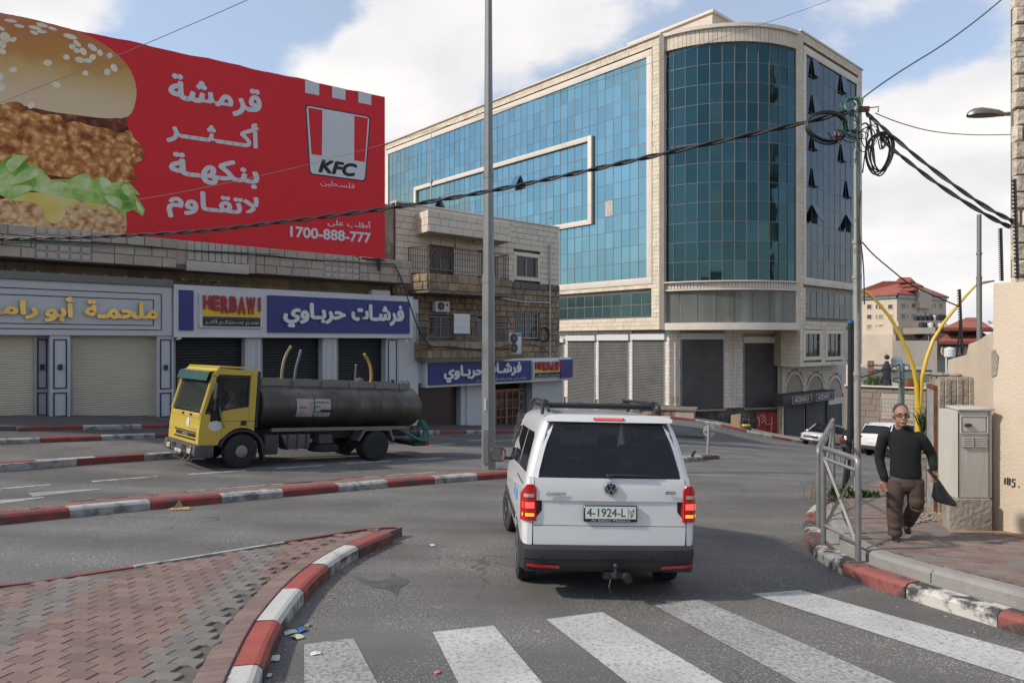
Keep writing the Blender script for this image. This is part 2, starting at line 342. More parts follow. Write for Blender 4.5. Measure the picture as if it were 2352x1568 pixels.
def add_cracks(m):
 n=m.node_tree.nodes; l=m.node_tree.links; b=n['Principled BSDF']; src=b.inputs['Base Color'].links[0].from_socket; g=n.new('ShaderNodeNewGeometry')
 def N(t,**k):
  x=n.new(t)
  for a,v in k.items():x.inputs[a].default_value=v
  return x
 ns=N('ShaderNodeTexNoise',Scale=1.6,Detail=6); l.new(g.outputs['Position'],ns.inputs['Vector']); ma=n.new('ShaderNodeVectorMath'); ma.operation='MULTIPLY_ADD'; ma.inputs[1].default_value=(.9,.9,.9); l.new(ns.outputs['Color'],ma.inputs[0]); l.new(g.outputs['Position'],ma.inputs[2])
 vo=N('ShaderNodeTexVoronoi',Scale=.34); vo.feature='DISTANCE_TO_EDGE'; l.new(ma.outputs[0],vo.inputs['Vector']); mr=N('ShaderNodeMapRange'); mr.inputs[1].default_value=.0; mr.inputs[2].default_value=.006; mr.inputs[3].default_value=.75; mr.inputs[4].default_value=0; l.new(vo.outputs['Distance'],mr.inputs[0])
 mk=N('ShaderNodeTexNoise',Scale=.22,Detail=3); l.new(g.outputs['Position'],mk.inputs['Vector']); m2=N('ShaderNodeMapRange'); m2.inputs[1].default_value=.50; m2.inputs[2].default_value=.58; l.new(mk.outputs['Fac'],m2.inputs[0]); mu=n.new('ShaderNodeMath'); mu.operation='MULTIPLY'; l.new(mr.outputs[0],mu.inputs[0]); l.new(m2.outputs[0],mu.inputs[1])
 mx=n.new('ShaderNodeMix'); mx.data_type='RGBA'; l.new(mu.outputs[0],mx.inputs[0]); l.new(src,mx.inputs[6]); mx.inputs[7].default_value=(.035,.034,.033,1)
 mp=N('ShaderNodeMapping'); mp.inputs['Rotation'].default_value=(0,0,-.74); mp.inputs['Scale'].default_value=(.07,.9,1); l.new(g.outputs['Position'],mp.inputs[0]); n3=N('ShaderNodeTexNoise',Scale=1.0,Detail=5); l.new(mp.outputs[0],n3.inputs['Vector']); m3=N('ShaderNodeMapRange'); m3.inputs[1].default_value=.35; m3.inputs[2].default_value=.65; m3.inputs[3].default_value=.80; m3.inputs[4].default_value=1.18; l.new(n3.outputs['Fac'],m3.inputs[0])
 vm=n.new('ShaderNodeVectorMath'); vm.operation='SCALE'; l.new(mx.outputs[2],vm.inputs[0]); l.new(m3.outputs[0],vm.inputs['Scale']); l.new(vm.outputs[0],b.inputs['Base Color'])
add_cracks(asphalt)
tar=mat('fresh_asphalt',(.06,.06,.062),.9,.1,.8,bump=.003,bscale=150)
road_paint=mat('road_paint',(.47,.47,.455),.8,.16,1.6,dirt=(.15,.145,.14),dscale=30,damt=.75,dlo=.50,dhi=.66,bump=.003,bscale=120)
worn_paint=mat('worn_road_paint',(.36,.355,.345),.8,.2,1.4,dirt=(.14,.135,.13),dscale=30,damt=.85,dlo=.44,dhi=.62,bump=.003,bscale=120)
dash_paint=mat('thin_line_paint',(.46,.46,.45),.8,.1,2,dirt=(.12,.12,.12),dscale=9,damt=.85,dlo=.48,dhi=.58)
kerb_red=mat('kerb_red_paint',(.27,.05,.042),.72,.15,3,dirt=(.085,.075,.07),dscale=3.2,damt=.85,dlo=.52,dhi=.64,bump=.003,bscale=60,rnd=.12)
kerb_white=mat('kerb_white_paint',(.43,.42,.395),.75,.1,3,dirt=(.13,.125,.12),dscale=3.6,damt=.85,dlo=.50,dhi=.62,bump=.003,bscale=60,rnd=.1)
kerb_dirty_white=mat('scuffed_kerb_white',(.50,.475,.43),.8,.1,3,dirt=(.035,.035,.035),dscale=2.6,damt=.95,dlo=.47,dhi=.55,bump=.004,bscale=50,rnd=.08)
kerb_dirty_red=mat('scuffed_kerb_red',(.26,.085,.07),.8,.1,3,dirt=(.05,.048,.045),dscale=3.0,damt=.95,dlo=.46,dhi=.55,bump=.004,bscale=50,rnd=.08)
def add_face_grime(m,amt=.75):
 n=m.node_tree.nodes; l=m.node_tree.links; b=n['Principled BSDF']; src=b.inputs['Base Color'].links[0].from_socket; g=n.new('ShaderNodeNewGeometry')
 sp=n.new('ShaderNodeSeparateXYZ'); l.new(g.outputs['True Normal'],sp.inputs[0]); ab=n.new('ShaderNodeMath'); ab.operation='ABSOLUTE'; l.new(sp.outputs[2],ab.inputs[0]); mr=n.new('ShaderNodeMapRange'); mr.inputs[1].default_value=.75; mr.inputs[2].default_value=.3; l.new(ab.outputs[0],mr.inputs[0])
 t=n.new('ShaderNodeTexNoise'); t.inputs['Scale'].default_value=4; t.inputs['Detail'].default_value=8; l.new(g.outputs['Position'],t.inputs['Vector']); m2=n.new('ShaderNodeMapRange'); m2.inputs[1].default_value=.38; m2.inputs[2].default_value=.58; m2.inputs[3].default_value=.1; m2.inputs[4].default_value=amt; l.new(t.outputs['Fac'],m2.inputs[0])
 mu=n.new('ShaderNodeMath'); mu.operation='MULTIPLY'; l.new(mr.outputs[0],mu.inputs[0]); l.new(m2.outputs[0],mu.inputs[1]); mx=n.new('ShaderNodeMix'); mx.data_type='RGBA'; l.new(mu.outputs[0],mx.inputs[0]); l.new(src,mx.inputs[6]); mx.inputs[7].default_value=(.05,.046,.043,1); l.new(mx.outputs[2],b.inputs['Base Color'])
kerb_red_n=mat('island_kerb_red',(.33,.072,.056),.72,.15,3,dirt=(.13,.10,.09),dscale=2.6,damt=.6,dlo=.50,dhi=.66,bump=.003,bscale=60,rnd=.1); kerb_white_n=mat('island_kerb_white',(.50,.49,.46),.75,.1,3,dirt=(.20,.19,.175),dscale=3,damt=.7,dlo=.48,dhi=.62,bump=.003,bscale=60,rnd=.08)
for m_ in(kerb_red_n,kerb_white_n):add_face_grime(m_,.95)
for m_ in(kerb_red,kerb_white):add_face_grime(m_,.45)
concrete=mat('concrete',(.27,.255,.235),.9,.14,2,dirt=(.15,.14,.125),dscale=1.8,damt=.7,bump=.006,bscale=35,grain=.1)
paver_red=mat('red_paver',(.20,.132,.112),.85,.12,5,rnd=.16,bump=.003,bscale=90,dirt=(.16,.13,.115),dscale=1.3,damt=.55)
paver_grey=mat('grey_paver',(.178,.158,.142),.85,.12,5,rnd=.14,bump=.003,bscale=90,dirt=(.13,.115,.10),dscale=1.3,damt=.5)
joint=mat('paver_joint_dirt',(.115,.098,.085),.95,.2,6)
shop_paver=mat('dark_paving',(.10,.088,.084),.85,.15,3,rnd=.1,bump=.003,bscale=70)
soil=mat('dry_soil',(.30,.20,.125),.95,.25,6,bump=.01,bscale=30,dirt=(.18,.14,.10),dscale=3)
# ------------------------------------------------------------------ ground
def axis(lo,hi,c0,c1,fine,grow):
 a=list(np.arange(c0,c1+1e-6,fine)); st=fine
 while a[-1]<hi:st*=grow; a.append(a[-1]+st)
 st=fine
 while a[0]>lo:st*=grow; a.insert(0,a[0]-st)
 return np.array(a)
gx=axis(-900,900,-18,34,.8,1.16); gy=axis(-500,1400,0,60,.8,1.16)
XX,YY=np.meshgrid(gx,gy); ZZ=GZ(XX,YY)
nx,ny=len(gx),len(gy)
mb=MB(); mb.v=[Vector(t) for t in zip(XX.ravel(),YY.ravel(),ZZ.ravel())]
mb.f=[(j*nx+i,j*nx+i+1,(j+1)*nx+i+1,(j+1)*nx+i) for j in range(ny-1) for i in range(nx-1)]; mb.mi=[0]*len(mb.f)
road=mb.build('road',asphalt,kind='structure',smooth=True,recalc=False); OFF['road']=Vector((0,0,0))
def decal(pts,h,name,m,parent,kind=None,seg=.5):
 """thin sheet that follows the road surface; pts are world xy corners (quad: a-b far edge, d-c near edge)"""
 a,b,c,d=[Vector((p[0],p[1],0)) for p in pts]
 nu=max(1,int(max((b-a).length,(c-d).length)/seg)); nv=max(1,int(max((d-a).length,(c-b).length)/seg))
 P=[]
 for j in range(nv+1):
  for i in range(nu+1):
   u,v=i/nu,j/nv; P.append((a*(1-u)+b*u)*(1-v)+(d*(1-u)+c*u)*v)
 z=GZ([p.x for p in P],[p.y for p in P])
 # raised a hair over the road mesh (the mesh is made of flat facets, so leave room)
 m_=MB(); m_.v=[Vector((p.x,p.y,zz+h)) for p,zz in zip(P,z)]
 m_.f=[(j*(nu+1)+i,j*(nu+1)+i+1,(j+1)*(nu+1)+i+1,(j+1)*(nu+1)+i) for j in range(nv) for i in range(nu)]; m_.mi=[0]*len(m_.f)
 return m_.build(name,m,parent,kind=kind,recalc=False)
def pxdecal(px,name,m,parent=None,h=.006,**k):return decal([G(*p) for p in px],h,name,m,parent if parent else road,**k)
C6=lambda x,y:(976.2+.585*x,1263.3+.585*y)
pxdecal([(698,1480),(812,1466),(905,1640),(700,1640)],'crosswalk_stripe',worn_paint,seg=.3)
pxdecal([C6(30,322),C6(270,297),C6(560,640),C6(190,640)],'crosswalk_stripe',road_paint,seg=.3)
pxdecal([C6(475,272),C6(695,243),C6(1390,650),C6(960,650)],'crosswalk_stripe',road_paint,seg=.3)
pxdecal([C6(900,217),C6(1080,193),C6(2260,700),C6(1640,620)],'crosswalk_stripe',worn_paint,seg=.3)
pxdecal([C6(1282,172),C6(1475,157),C6(2700,500),C6(2500,560)],'crosswalk_stripe',road_paint,seg=.3)
# lane dashes and worn arrow on the far carriageway (crop coordinates -> photograph)
C2=lambda x,y:(.4211*x,574.2+.4211*y)
for a,b in(((0,1302),(278,1278)),((500,1262),(857,1234)),((1028,1222),(1345,1202)),((1505,1190),(1768,1174)),((1884,1166),(2130,1150)),((2230,1144),(2420,1134))):
 (x0,y0),(x1,y1)=C2(*a),C2(*b)
 pxdecal([(x0,y0-1.1),(x1,y1-1.1),(x1,y1+1.1),(x0,y0+1.1)],'lane_dash',dash_paint)
for a,b in(((970,1024),(1045,1019)),((905,1018),(960,1016)),((1075,1012),(1110,1010)),((1135,1013),(1185,1010)),((780,1063),(840,1058))):
 pxdecal([(a[0],a[1]-.8),(b[0],b[1]-.8),(b[0],b[1]+.8),(a[0],a[1]+.8)],'lane_dash',dash_paint)
pxdecal([C2(150,1325),C2(540,1300),C2(545,1306),C2(180,1345)],'road_arrow',worn_paint)
pxdecal([C2(-60,1368),C2(250,1345),C2(240,1352),C2(-60,1392)],'road_arrow',worn_paint)
for q in(((900,1302),(940,1318),(905,1368),(872,1345)),((860,1322),(930,1330),(940,1345),(885,1338))):
 pass
 # ------------------------------------------------------------------ kerbs, islands, pavements
def resample(P,st):
 P=[Vector((p[0],p[1],0)) for p in P]; out=[P[0].copy()]; acc=0.
 for a,b in zip(P[:-1],P[1:]):
  L=(b-a).length; t=st-acc
  while t<=L:out.append(a+(b-a)*(t/L)); t+=st
  acc=(acc+L)%st
 return out
def smooth_path(P,it=2):
 P=[Vector((p[0],p[1],0)) for p in P]
 for _ in range(it):
  Q=[P[0]]
  for a,b in zip(P[:-1],P[1:]):Q+=[a*.75+b*.25,a*.25+b*.75]
  Q.append(P[-1]); P=Q
 return P
def kerb(path,parent,h=.15,w=.16,L=1.0,mats=None,first=0,inward=1,base=0.,gap=.012,smooth=True,slope=.02):
 """one kerb stone per colour; path is the kerb's foot on the road side, inward=+1 puts the stone to the left of the path"""
 mats=mats or[kerb_red,kerb_white]
 P=smooth_path(path) if smooth else[Vector((p[0],p[1],0)) for p in path]
 Q=resample(P,L/4)
 nst=(len(Q)-1)//4
 N=[]
 for i,p in enumerate(Q):
  t=(Q[min(i+1,len(Q)-1)]-Q[max(i-1,0)]).normalized(); N.append(Vector((-t.y,t.x,0))*inward)
 Z=GZ([p.x for p in Q],[p.y for p in Q])+base
 for k in range(nst):
  m_=MB(); vs=[]; fs=[]
  jz=random.uniform(-.006,.006); jo=random.uniform(-.006,.006)
  for j in range(5):
   i=4*k+j; p=Q[i].copy(); t=(Q[min(i+1,len(Q)-1)]-Q[max(i-1,0)]).normalized()
   if j==0:p+=t*gap*.5
   if j==4:p-=t*gap*.5
   n=N[i]; z=Z[i]
   pr=[(0+jo,-.25),(0+jo,h*.72+jz),(slope+.012+jo,h*.93+jz),(slope+.045+jo,h+jz),(w,h+jz),(w,-.25)]
   vs+=[(p.x+n.x*o,p.y+n.y*o,z+zz) for o,zz in pr]
  for j in range(4):
   for c in range(6):fs.append((j*6+c,j*6+(c+1)%6,(j+1)*6+(c+1)%6,(j+1)*6+c))
  fs+=[tuple(range(6)),tuple(range(29,23,-1))]
  m_.add(vs,fs); m_.build('kerb_stone',mats[(k+first)%len(mats)],parent)
 return Q
def inside(p,poly):
 c=False; n=len(poly)
 for i in range(n):
  a,b=poly[i],poly[(i+1)%n]
  if(a[1]>p[1])!=(b[1]>p[1]) and p[0]<(b[0]-a[0])*(p[1]-a[1])/(b[1]-a[1])+a[0]:c=not c
 return c
def edge_dist(p,poly):
 best=9
 for i in range(len(poly)):
  a,b=poly[i],poly[(i+1)%len(poly)]; dx,dy=b[0]-a[0],b[1]-a[1]; L=dx*dx+dy*dy
  t=0 if L==0 else max(0,min(1,((p[0]-a[0])*dx+(p[1]-a[1])*dy)/L)); best=min(best,math.hypot(p[0]-a[0]-dx*t,p[1]-a[1]-dy*t))
 return best
def slab(poly,h,name,m,parent=None,cuts=3,depth=.35,kind='structure',dz=0.):
 poly=[(float(p[0]),float(p[1])) for p in poly]; st=max(.6,1.2*cuts/3)
 xs=[p[0] for p in poly]; ys=[p[1] for p in poly]; pts=[Vector(p) for p in poly]; n0=len(pts)
 for x in np.arange(min(xs),max(xs),st):
  for y in np.arange(min(ys),max(ys),st):
   if inside((x,y),poly) and edge_dist((x,y),poly)>st*.35:pts.append(Vector((x,y)))
 r=delaunay_2d_cdt(pts,[(i,(i+1)%n0) for i in range(n0)],[],1,1e-5)
 bm=bmesh.new(); z=GZ([p.x for p in r[0]],[p.y for p in r[0]])
 vs=[bm.verts.new((p.x,p.y,zz+h)) for p,zz in zip(r[0],z)]
 for f in r[2]:
  c=sum((r[0][i] for i in f),Vector((0,0)))/len(f)
  if inside(c,poly):bm.faces.new([vs[i] for i in f])
 r=bmesh.ops.extrude_face_region(bm,geom=list(bm.faces))
 for g in r['geom']:
  if isinstance(g,bmesh.types.BMVert):g.co.z-=depth
 bmesh.ops.recalc_face_normals(bm,faces=bm.faces)
 if parent is not None:
  for v in bm.verts:v.co-=OFF[parent.name]
 me=bpy.data.meshes.new(name); bm.to_mesh(me); bm.free(); me.materials.append(m)
 o=link_mesh(me,name,parent,kind if parent is None else None); return o
def zig(L,W,j,t):
 """interlocking paving stone outline (dented long sides), slightly bevelled top"""
 o=[]
 xs=[-L/2,-L/4,0,L/4,L/2]
 for i,x in enumerate(xs):o.append((x,-W/2+(j if i%2 else-j)))
 for i,x in reversed(list(enumerate(xs))):o.append((x,W/2+(j if i%2 else-j)))
 m_=MB(); n=len(o); k=.94
 vs=[(x,y,-t) for x,y in o]+[(x,y,-.006) for x,y in o]+[(x*k,y*k+(y>0)*0,0) for x,y in o]
 fs=[(i,(i+1)%n,n+(i+1)%n,n+i) for i in range(n)]+[(n+i,n+(i+1)%n,2*n+(i+1)%n,2*n+i) for i in range(n)]+[tuple(range(2*n,3*n))]
 m_.add(vs,fs); return m_
def rectp(L,W,t):
 m_=MB(); a,b=L/2,W/2; c,d=a-.006,b-.006
 m_.add([(-a,-b,-t),(a,-b,-t),(a,b,-t),(-a,b,-t),(-a,-b,-.005),(a,-b,-.005),(a,b,-.005),(-a,b,-.005),(-c,-d,0),(c,-d,0),(c,d,0),(-c,d,0)],[(0,1,5,4),(1,2,6,5),(2,3,7,6),(3,0,4,7),(4,5,9,8),(5,6,10,9),(6,7,11,10),(7,4,8,11),(8,9,10,11)]); return m_
def pave(poly,parent,h,ang,unit,L,W,colour,limit,margin=.1,name='paver',region=None,seed=1,jit=.0025,gapx=.004):
 """running-bond paving; the stones that show largest are objects, the rest one joined mesh"""
 rg=random.Random(seed)
 ca,sa=math.cos(ang),math.sin(ang); xs=[p[0] for p in poly]; ys=[p[1] for p in poly]; cx0,cy0=sum(xs)/len(xs),sum(ys)/len(ys)
 rad=max(math.hypot(x-cx0,y-cy0) for x,y in zip(xs,ys))
 spots=[]
 nr=int(rad/W)+1; nc=int(rad/L)+1
 for r in range(-nr,nr+1):
  for c in range(-nc,nc+1):
   a=(c+(.5 if r%2 else 0))*L; b=r*W; x=cx0+a*ca-b*sa; y=cy0+a*sa+b*ca
   if y<.6 or not inside((x,y),poly) or edge_dist((x,y),poly)<margin:continue
   if region and not region(x,y):continue
   spots.append((x,y,a,b))
 if not spots:return
 z=GZ([s[0] for s in spots],[s[1] for s in spots]); e=.05
 zx=GZ([s[0]+e for s in spots],[s[1] for s in spots]); zy=GZ([s[0] for s in spots],[s[1]+e for s in spots])
 order=[]
 for i,s in enumerate(spots):
  X,Y=s[0],s[1]; px=1176+X/Y*1568; py=784+(CZ-z[i]-h)/Y*1568
  vis=-10<px<2362 and py<1575
  order.append((0 if vis else 1,Y,i))
 order.sort(); mes={}; rest={}
 for rank,(_,_,i) in enumerate(order):
  x,y,a,b=spots[i]; n=Vector((-(zx[i]-z[i])/e,-(zy[i]-z[i])/e,1)).normalized(); u=Vector((ca,sa,0)); u=(u-n*u.dot(n)).normalized(); v=n.cross(u)
  M=Matrix(((u.x,v.x,n.x,x),(u.y,v.y,n.y,y),(u.z,v.z,n.z,z[i]+h+rg.uniform(-jit,jit)),(0,0,0,1)))
  m_=colour(x,y,a,b)
  if rank<limit:
   if m_.name not in mes:mes[m_.name]=unit.mesh(name,m_,recalc=False)
   piece(mes[m_.name],name,M,parent)
  else:
   mm=rest.setdefault(m_.name,(MB(),m_))[0]; mm.M=M; mm.add(unit.v,unit.f); mm.M=None
 if rest:
  allm=MB(); ml=[]
  for k,(mm,m_) in rest.items():
   k0=len(allm.v); allm.v+=mm.v; allm.f+=[tuple(q+k0 for q in f) for f in mm.f]; allm.mi+=[len(ml)]*len(mm.f); ml.append(m_)
  allm.build('paving_field',ml,parent,kind='stuff',recalc=False)
C5=lambda x,y:(.4394*x,1148.4+.4394*y)
nearf=[Vector((-1.05,.3,0)),Vector((-1.12,2.2,0))]+[G(*C5(*p)) for p in((1405,820),(1540,600),(1655,455),(1805,340),(1950,265),(2135,190))]
farf=[G(*C5(*p),.15) for p in((2060,132),(1990,128),(1680,176),(1300,238),(860,308),(330,385),(0,440))]+[Vector((-8.2,5.6,0))]
N_poly=[(p.x,p.y) for p in smooth_path(nearf)+farf]+[(-8.5,.3)]
def shrink_path(P,w,inward):
 out=[]
 for i,p in enumerate(P):
  t=(P[min(i+1,len(P)-1)]-P[max(i-1,0)]); t.z=0; t.normalize(); out.append(Vector((p.x-t.y*w*inward,p.y+t.x*w*inward,0)))
 return out
island=thing('traffic_island',None,None,(-3,6,0),kind='structure')
isl_in=[(p.x,p.y) for p in shrink_path(smooth_path(nearf),.10,1)+shrink_path([Vector((p.x,p.y,0)) for p in farf],.06,1)]+[(-8.5,.3)]
slab(isl_in,.128,'paving_bed',joint,island)
nk=kerb(nearf,island,L=.92,w=.20,mats=[kerb_red_n,kerb_white_n],first=1,inward=1)
kerb([Vector((p.x,p.y,0)) for p in farf],island,L=1.75,w=.11,mats=[kerb_red,kerb_white],first=0,inward=1)
def nband(x,y,a,b):
 d=(x*.86+y*.52)  # grey bands run diagonally over the red field
 q=x*.982+y*.187  # distance across the bands
 return paver_grey if abs(q+1.435)<.19 or abs(q+2.89)<.20 or abs(q+4.35)<.2 else paver_red
inner=[(p.x,p.y) for p in shrink_path(smooth_path(nearf),.44,1)+shrink_path([Vector((p.x,p.y,0)) for p in farf],.17,1)]+[(-8.4,.35)]
pave(inner,island,.147,R(-10.6),zig(.214,.116,.006,.03),.219,.121,nband,300,margin=.03,seed=3)
sc_path=resample(shrink_path(smooth_path(nearf),.31,1),.105); um=rectp(.084,.2,.03).mesh('border_brick',paver_red,recalc=False)
for i,p in enumerate(sc_path[8:-6]):
 t=(sc_path[i+9]-sc_path[i+7]).normalized(); z=gz(p.x,p.y)+.147
 piece(um,'border_brick',Matrix.Translation((p.x,p.y,z))@Matrix(((t.x,-t.y,0,0),(t.y,t.x,0,0),(0,-.06,1,0),(0,0,0,1))),island)
 # --- long median that carries the street light, ends in the tip with the round sign
m_near=[G(*p) for p in((-60,1211),(0,1205),(198,1184),(480,1157),(800,1127),(976,1112),(1190,1096),(1400,1076),(1582,1060),(1650,1055))]
m_far=[G(*p,.15) for p in((1652,1043),(1610,1041),(1400,1056),(1160,1073),(976,1083),(800,1096),(535,1117),(300,1136),(0,1161.6),(-60,1167))]
median=thing('median_island',None,None,(-1,18,-.9),kind='structure')
slab([(p.x,p.y) for p in shrink_path(m_near,.1,1)+shrink_path(m_far,.08,1)],.13,'paving_bed',joint,median)
kerb(m_near,median,L=1.18,w=.2,first=0,inward=1)
kerb(m_far,median,L=1.9,w=.12,first=1,inward=1)
pave([(p.x,p.y) for p in shrink_path(m_near,.2,1)+shrink_path(m_far,.12,1)],median,.147,R(38),rectp(.19,.095,.03),.2,.105,lambda*a:paver_red,300,margin=.05,seed=5)
i_near=[G(*p) for p in((-60,1083),(0,1078),(210,1063),(421,1050),(470,1045))]
i_far=[G(*p,.15) for p in((470,1036),(366,1039.5),(180,1052),(0,1065),(-60,1070))]
side_isl=thing('side_island',None,None,(-11,17,-.4),kind='structure')
slab([(p.x,p.y) for p in shrink_path(i_near,.1,1)+shrink_path(i_far,.08,1)],.13,'paving_bed',paver_red,side_isl)
kerb(i_near,side_isl,L=1.25,w=.2,first=0,inward=1); kerb(i_far,side_isl,L=1.6,w=.12,first=1,inward=1)
SF=Frame(-15.83,21.1,.739,.674)
s_near=[G(*p) for p in((-60,1023),(0,1020),(385,1006),(700,999),(960,996),(1215,994),(1262,991))]
shop_pave=thing('shop_pavement',None,None,(-8,24,-.8),kind='structure')
sp=[(p.x,p.y) for p in shrink_path(s_near,.1,1)]+[tuple(SF.p(30,0,6)[:2]),tuple(SF.p(31,0,-2)[:2]),tuple(SF.p(-4,0,-2)[:2])]
slab(sp,.14,'paving_bed',shop_paver,shop_pave)
kerb(s_near,shop_pave,L=1.5,w=.18,first=1,inward=1)
t_near=[G(*p,.15) for p in((40,990),(120,987),(260,985),(400,982),(560,979))]
kerb(t_near,shop_pave,L=1.65,w=.18,first=0,inward=1,h=.14,base=.14)
slab([(p.x,p.y) for p in shrink_path(t_near,.1,1)]+[tuple(SF.p(13.5,0,-1.5)[:2]),tuple(SF.p(-3,0,-1.5)[:2]),tuple(SF.p(-3,0,1.2)[:2])],.27,'upper_paving',shop_paver,shop_pave)
C7=lambda x,y:(1722.7+.3297*x,861.3+.3297*y)
r_out=[G(*p) for p in((2560,1530),(2352,1459),(2111,1385),(1948,1328))]+[G(*C7(*p)) for p in((480,1300),(405,1215),(374,1130),(372,1050),(405,985),(470,925),(560,878),(700,815),(850,765),(1000,738),(1250,700))]+[Vector((13.5,19,0)),Vector((20,22,0))]
right_pave=thing('right_pavement',None,None,(6,9,0),kind='structure')
RP_poly=[(p.x,p.y) for p in shrink_path(smooth_path(r_out),.1,-1)]+[(24,20),(24,2),(3.9,2.0)]
slab(RP_poly,.145,'lower_bed',concrete,right_pave)
kerb(r_out,right_pave,h=.16,L=.95,w=.22,mats=[kerb_dirty_red,kerb_dirty_white],first=0,inward=-1)
r_in=shrink_path(smooth_path(r_out[:9]),.36,-1)
kerb([Vector((p.x,p.y,0)) for p in r_in],right_pave,h=.15,base=.14,L=.95,w=.2,mats=[concrete],inward=-1,smooth=False)
RU=[(p.x,p.y) for p in shrink_path([Vector(p) for p in r_in],.1,-1)]+[(p.x,p.y) for p in shrink_path(smooth_path(r_out[8:15]),.3,-1)][6:]+[(24,20),(24,2),(4.6,2.0)]
slab(RU,.272,'paving_bed',joint,right_pave)
RVIS=RU[:-3]+[(12.5,17.5),(6.95,9.6),(8,8),(9,4),(6,2)]
pave(RVIS,right_pave,.288,R(-18),rectp(.196,.096,.03),.2,.1,lambda x,y,a,b:paver_grey if random.random()<.5 else paver_red,300,margin=.2,seed=8)
g_near=[at(x,y,Y) for x,y,Y in GK]
glass_pave=thing('corner_pavement',None,None,(16,52,-4.3),kind='structure')
slab([(p.x,p.y) for p in shrink_path(g_near,.1,1)]+[(42,72),(20,64),(10,62)],.13,'paving_bed',mat('pale_paving',(.30,.27,.235),.9,.15,1.5,dirt=(.2,.18,.15)),glass_pave,cuts=3,depth=.6)
kerb(g_near,glass_pave,L=1.9,w=.25,h=.17,first=0,inward=1)
hx_,hy_=np.linspace(-700,900,90),np.geomspace(240,1500,40); HX,HY=np.meshgrid(hx_,hy_)
HZ=GZ(HX,HY)+.4+(np.sin(HX*.021)+np.sin(HX*.053+HY*.01)+1.6)*np.clip((HY-240)/300,0,1)*2.2
mb=MB(); mb.v=[Vector(t) for t in zip(HX.ravel(),HY.ravel(),HZ.ravel())]; mb.f=[(j*90+i,j*90+i+1,(j+1)*90+i+1,(j+1)*90+i) for j in range(39) for i in range(89)]; mb.mi=[0]*len(mb.f)
mb.build('hillside',mat('dry_hillside',(.24,.20,.15),.95,.35,.02,dirt=(.10,.11,.065),dscale=.03,damt=.8,rnd=0),kind='structure',smooth=True,recalc=False)
# ------------------------------------------------------------------ building materials
stone_sawn=mat('sawn_limestone',(.66,.565,.44),.85,.07,.8,rnd=.07,bump=.012,bscale=22,dirt=(.46,.385,.30),dscale=.9,damt=.4)  # one even limestone colour used on every face
stone_smooth=mat('smooth_limestone',(.68,.605,.51),.8,.05,.8,rnd=.05,dirt=(.5,.43,.35),dscale=.8,damt=.35,streak=True)
stone_backing=mat('mortar_backing',(.42,.36,.28),.95,.1,2)
frame_metal=mat('window_mullion',(.16,.15,.14),.5,.05,2,metal=.3)
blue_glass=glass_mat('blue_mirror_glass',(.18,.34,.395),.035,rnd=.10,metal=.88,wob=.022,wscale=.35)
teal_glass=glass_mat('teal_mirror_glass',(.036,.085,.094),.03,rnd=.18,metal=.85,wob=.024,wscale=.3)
dark_glass=glass_mat('dim_side_glass',(.040,.056,.063),.05,rnd=.14,metal=.85,wob=.012,wscale=.4)  # darker tint stands in for the dimmer sky this side reflects
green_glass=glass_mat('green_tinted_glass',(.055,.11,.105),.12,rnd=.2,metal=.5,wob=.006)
dusty_glass=glass_mat('dusty_clear_glass',(.30,.32,.285),.25,rnd=.1,metal=.12)
void_dark=mat('dark_interior',(.018,.018,.018),.9,.2,2)  # near-black for painted shade in openings and wells, also seats and print
shutter_grey=mat('galvanised_shutter',(.105,.10,.097),.5,.10,1.5,metal=.45,dirt=(.20,.19,.175),dscale=.5,damt=.4,dlo=.45,dhi=.75)
metal_grey=mat('grey_metal',(.30,.30,.30),.5,.08,3,metal=.4)
white_box=mat('white_painted_metal',(.62,.61,.58),.6,.06,2,dirt=(.45,.42,.38),dscale=2)
black_metal=mat('black_metal',(.022,.022,.024),.5,.15,3)
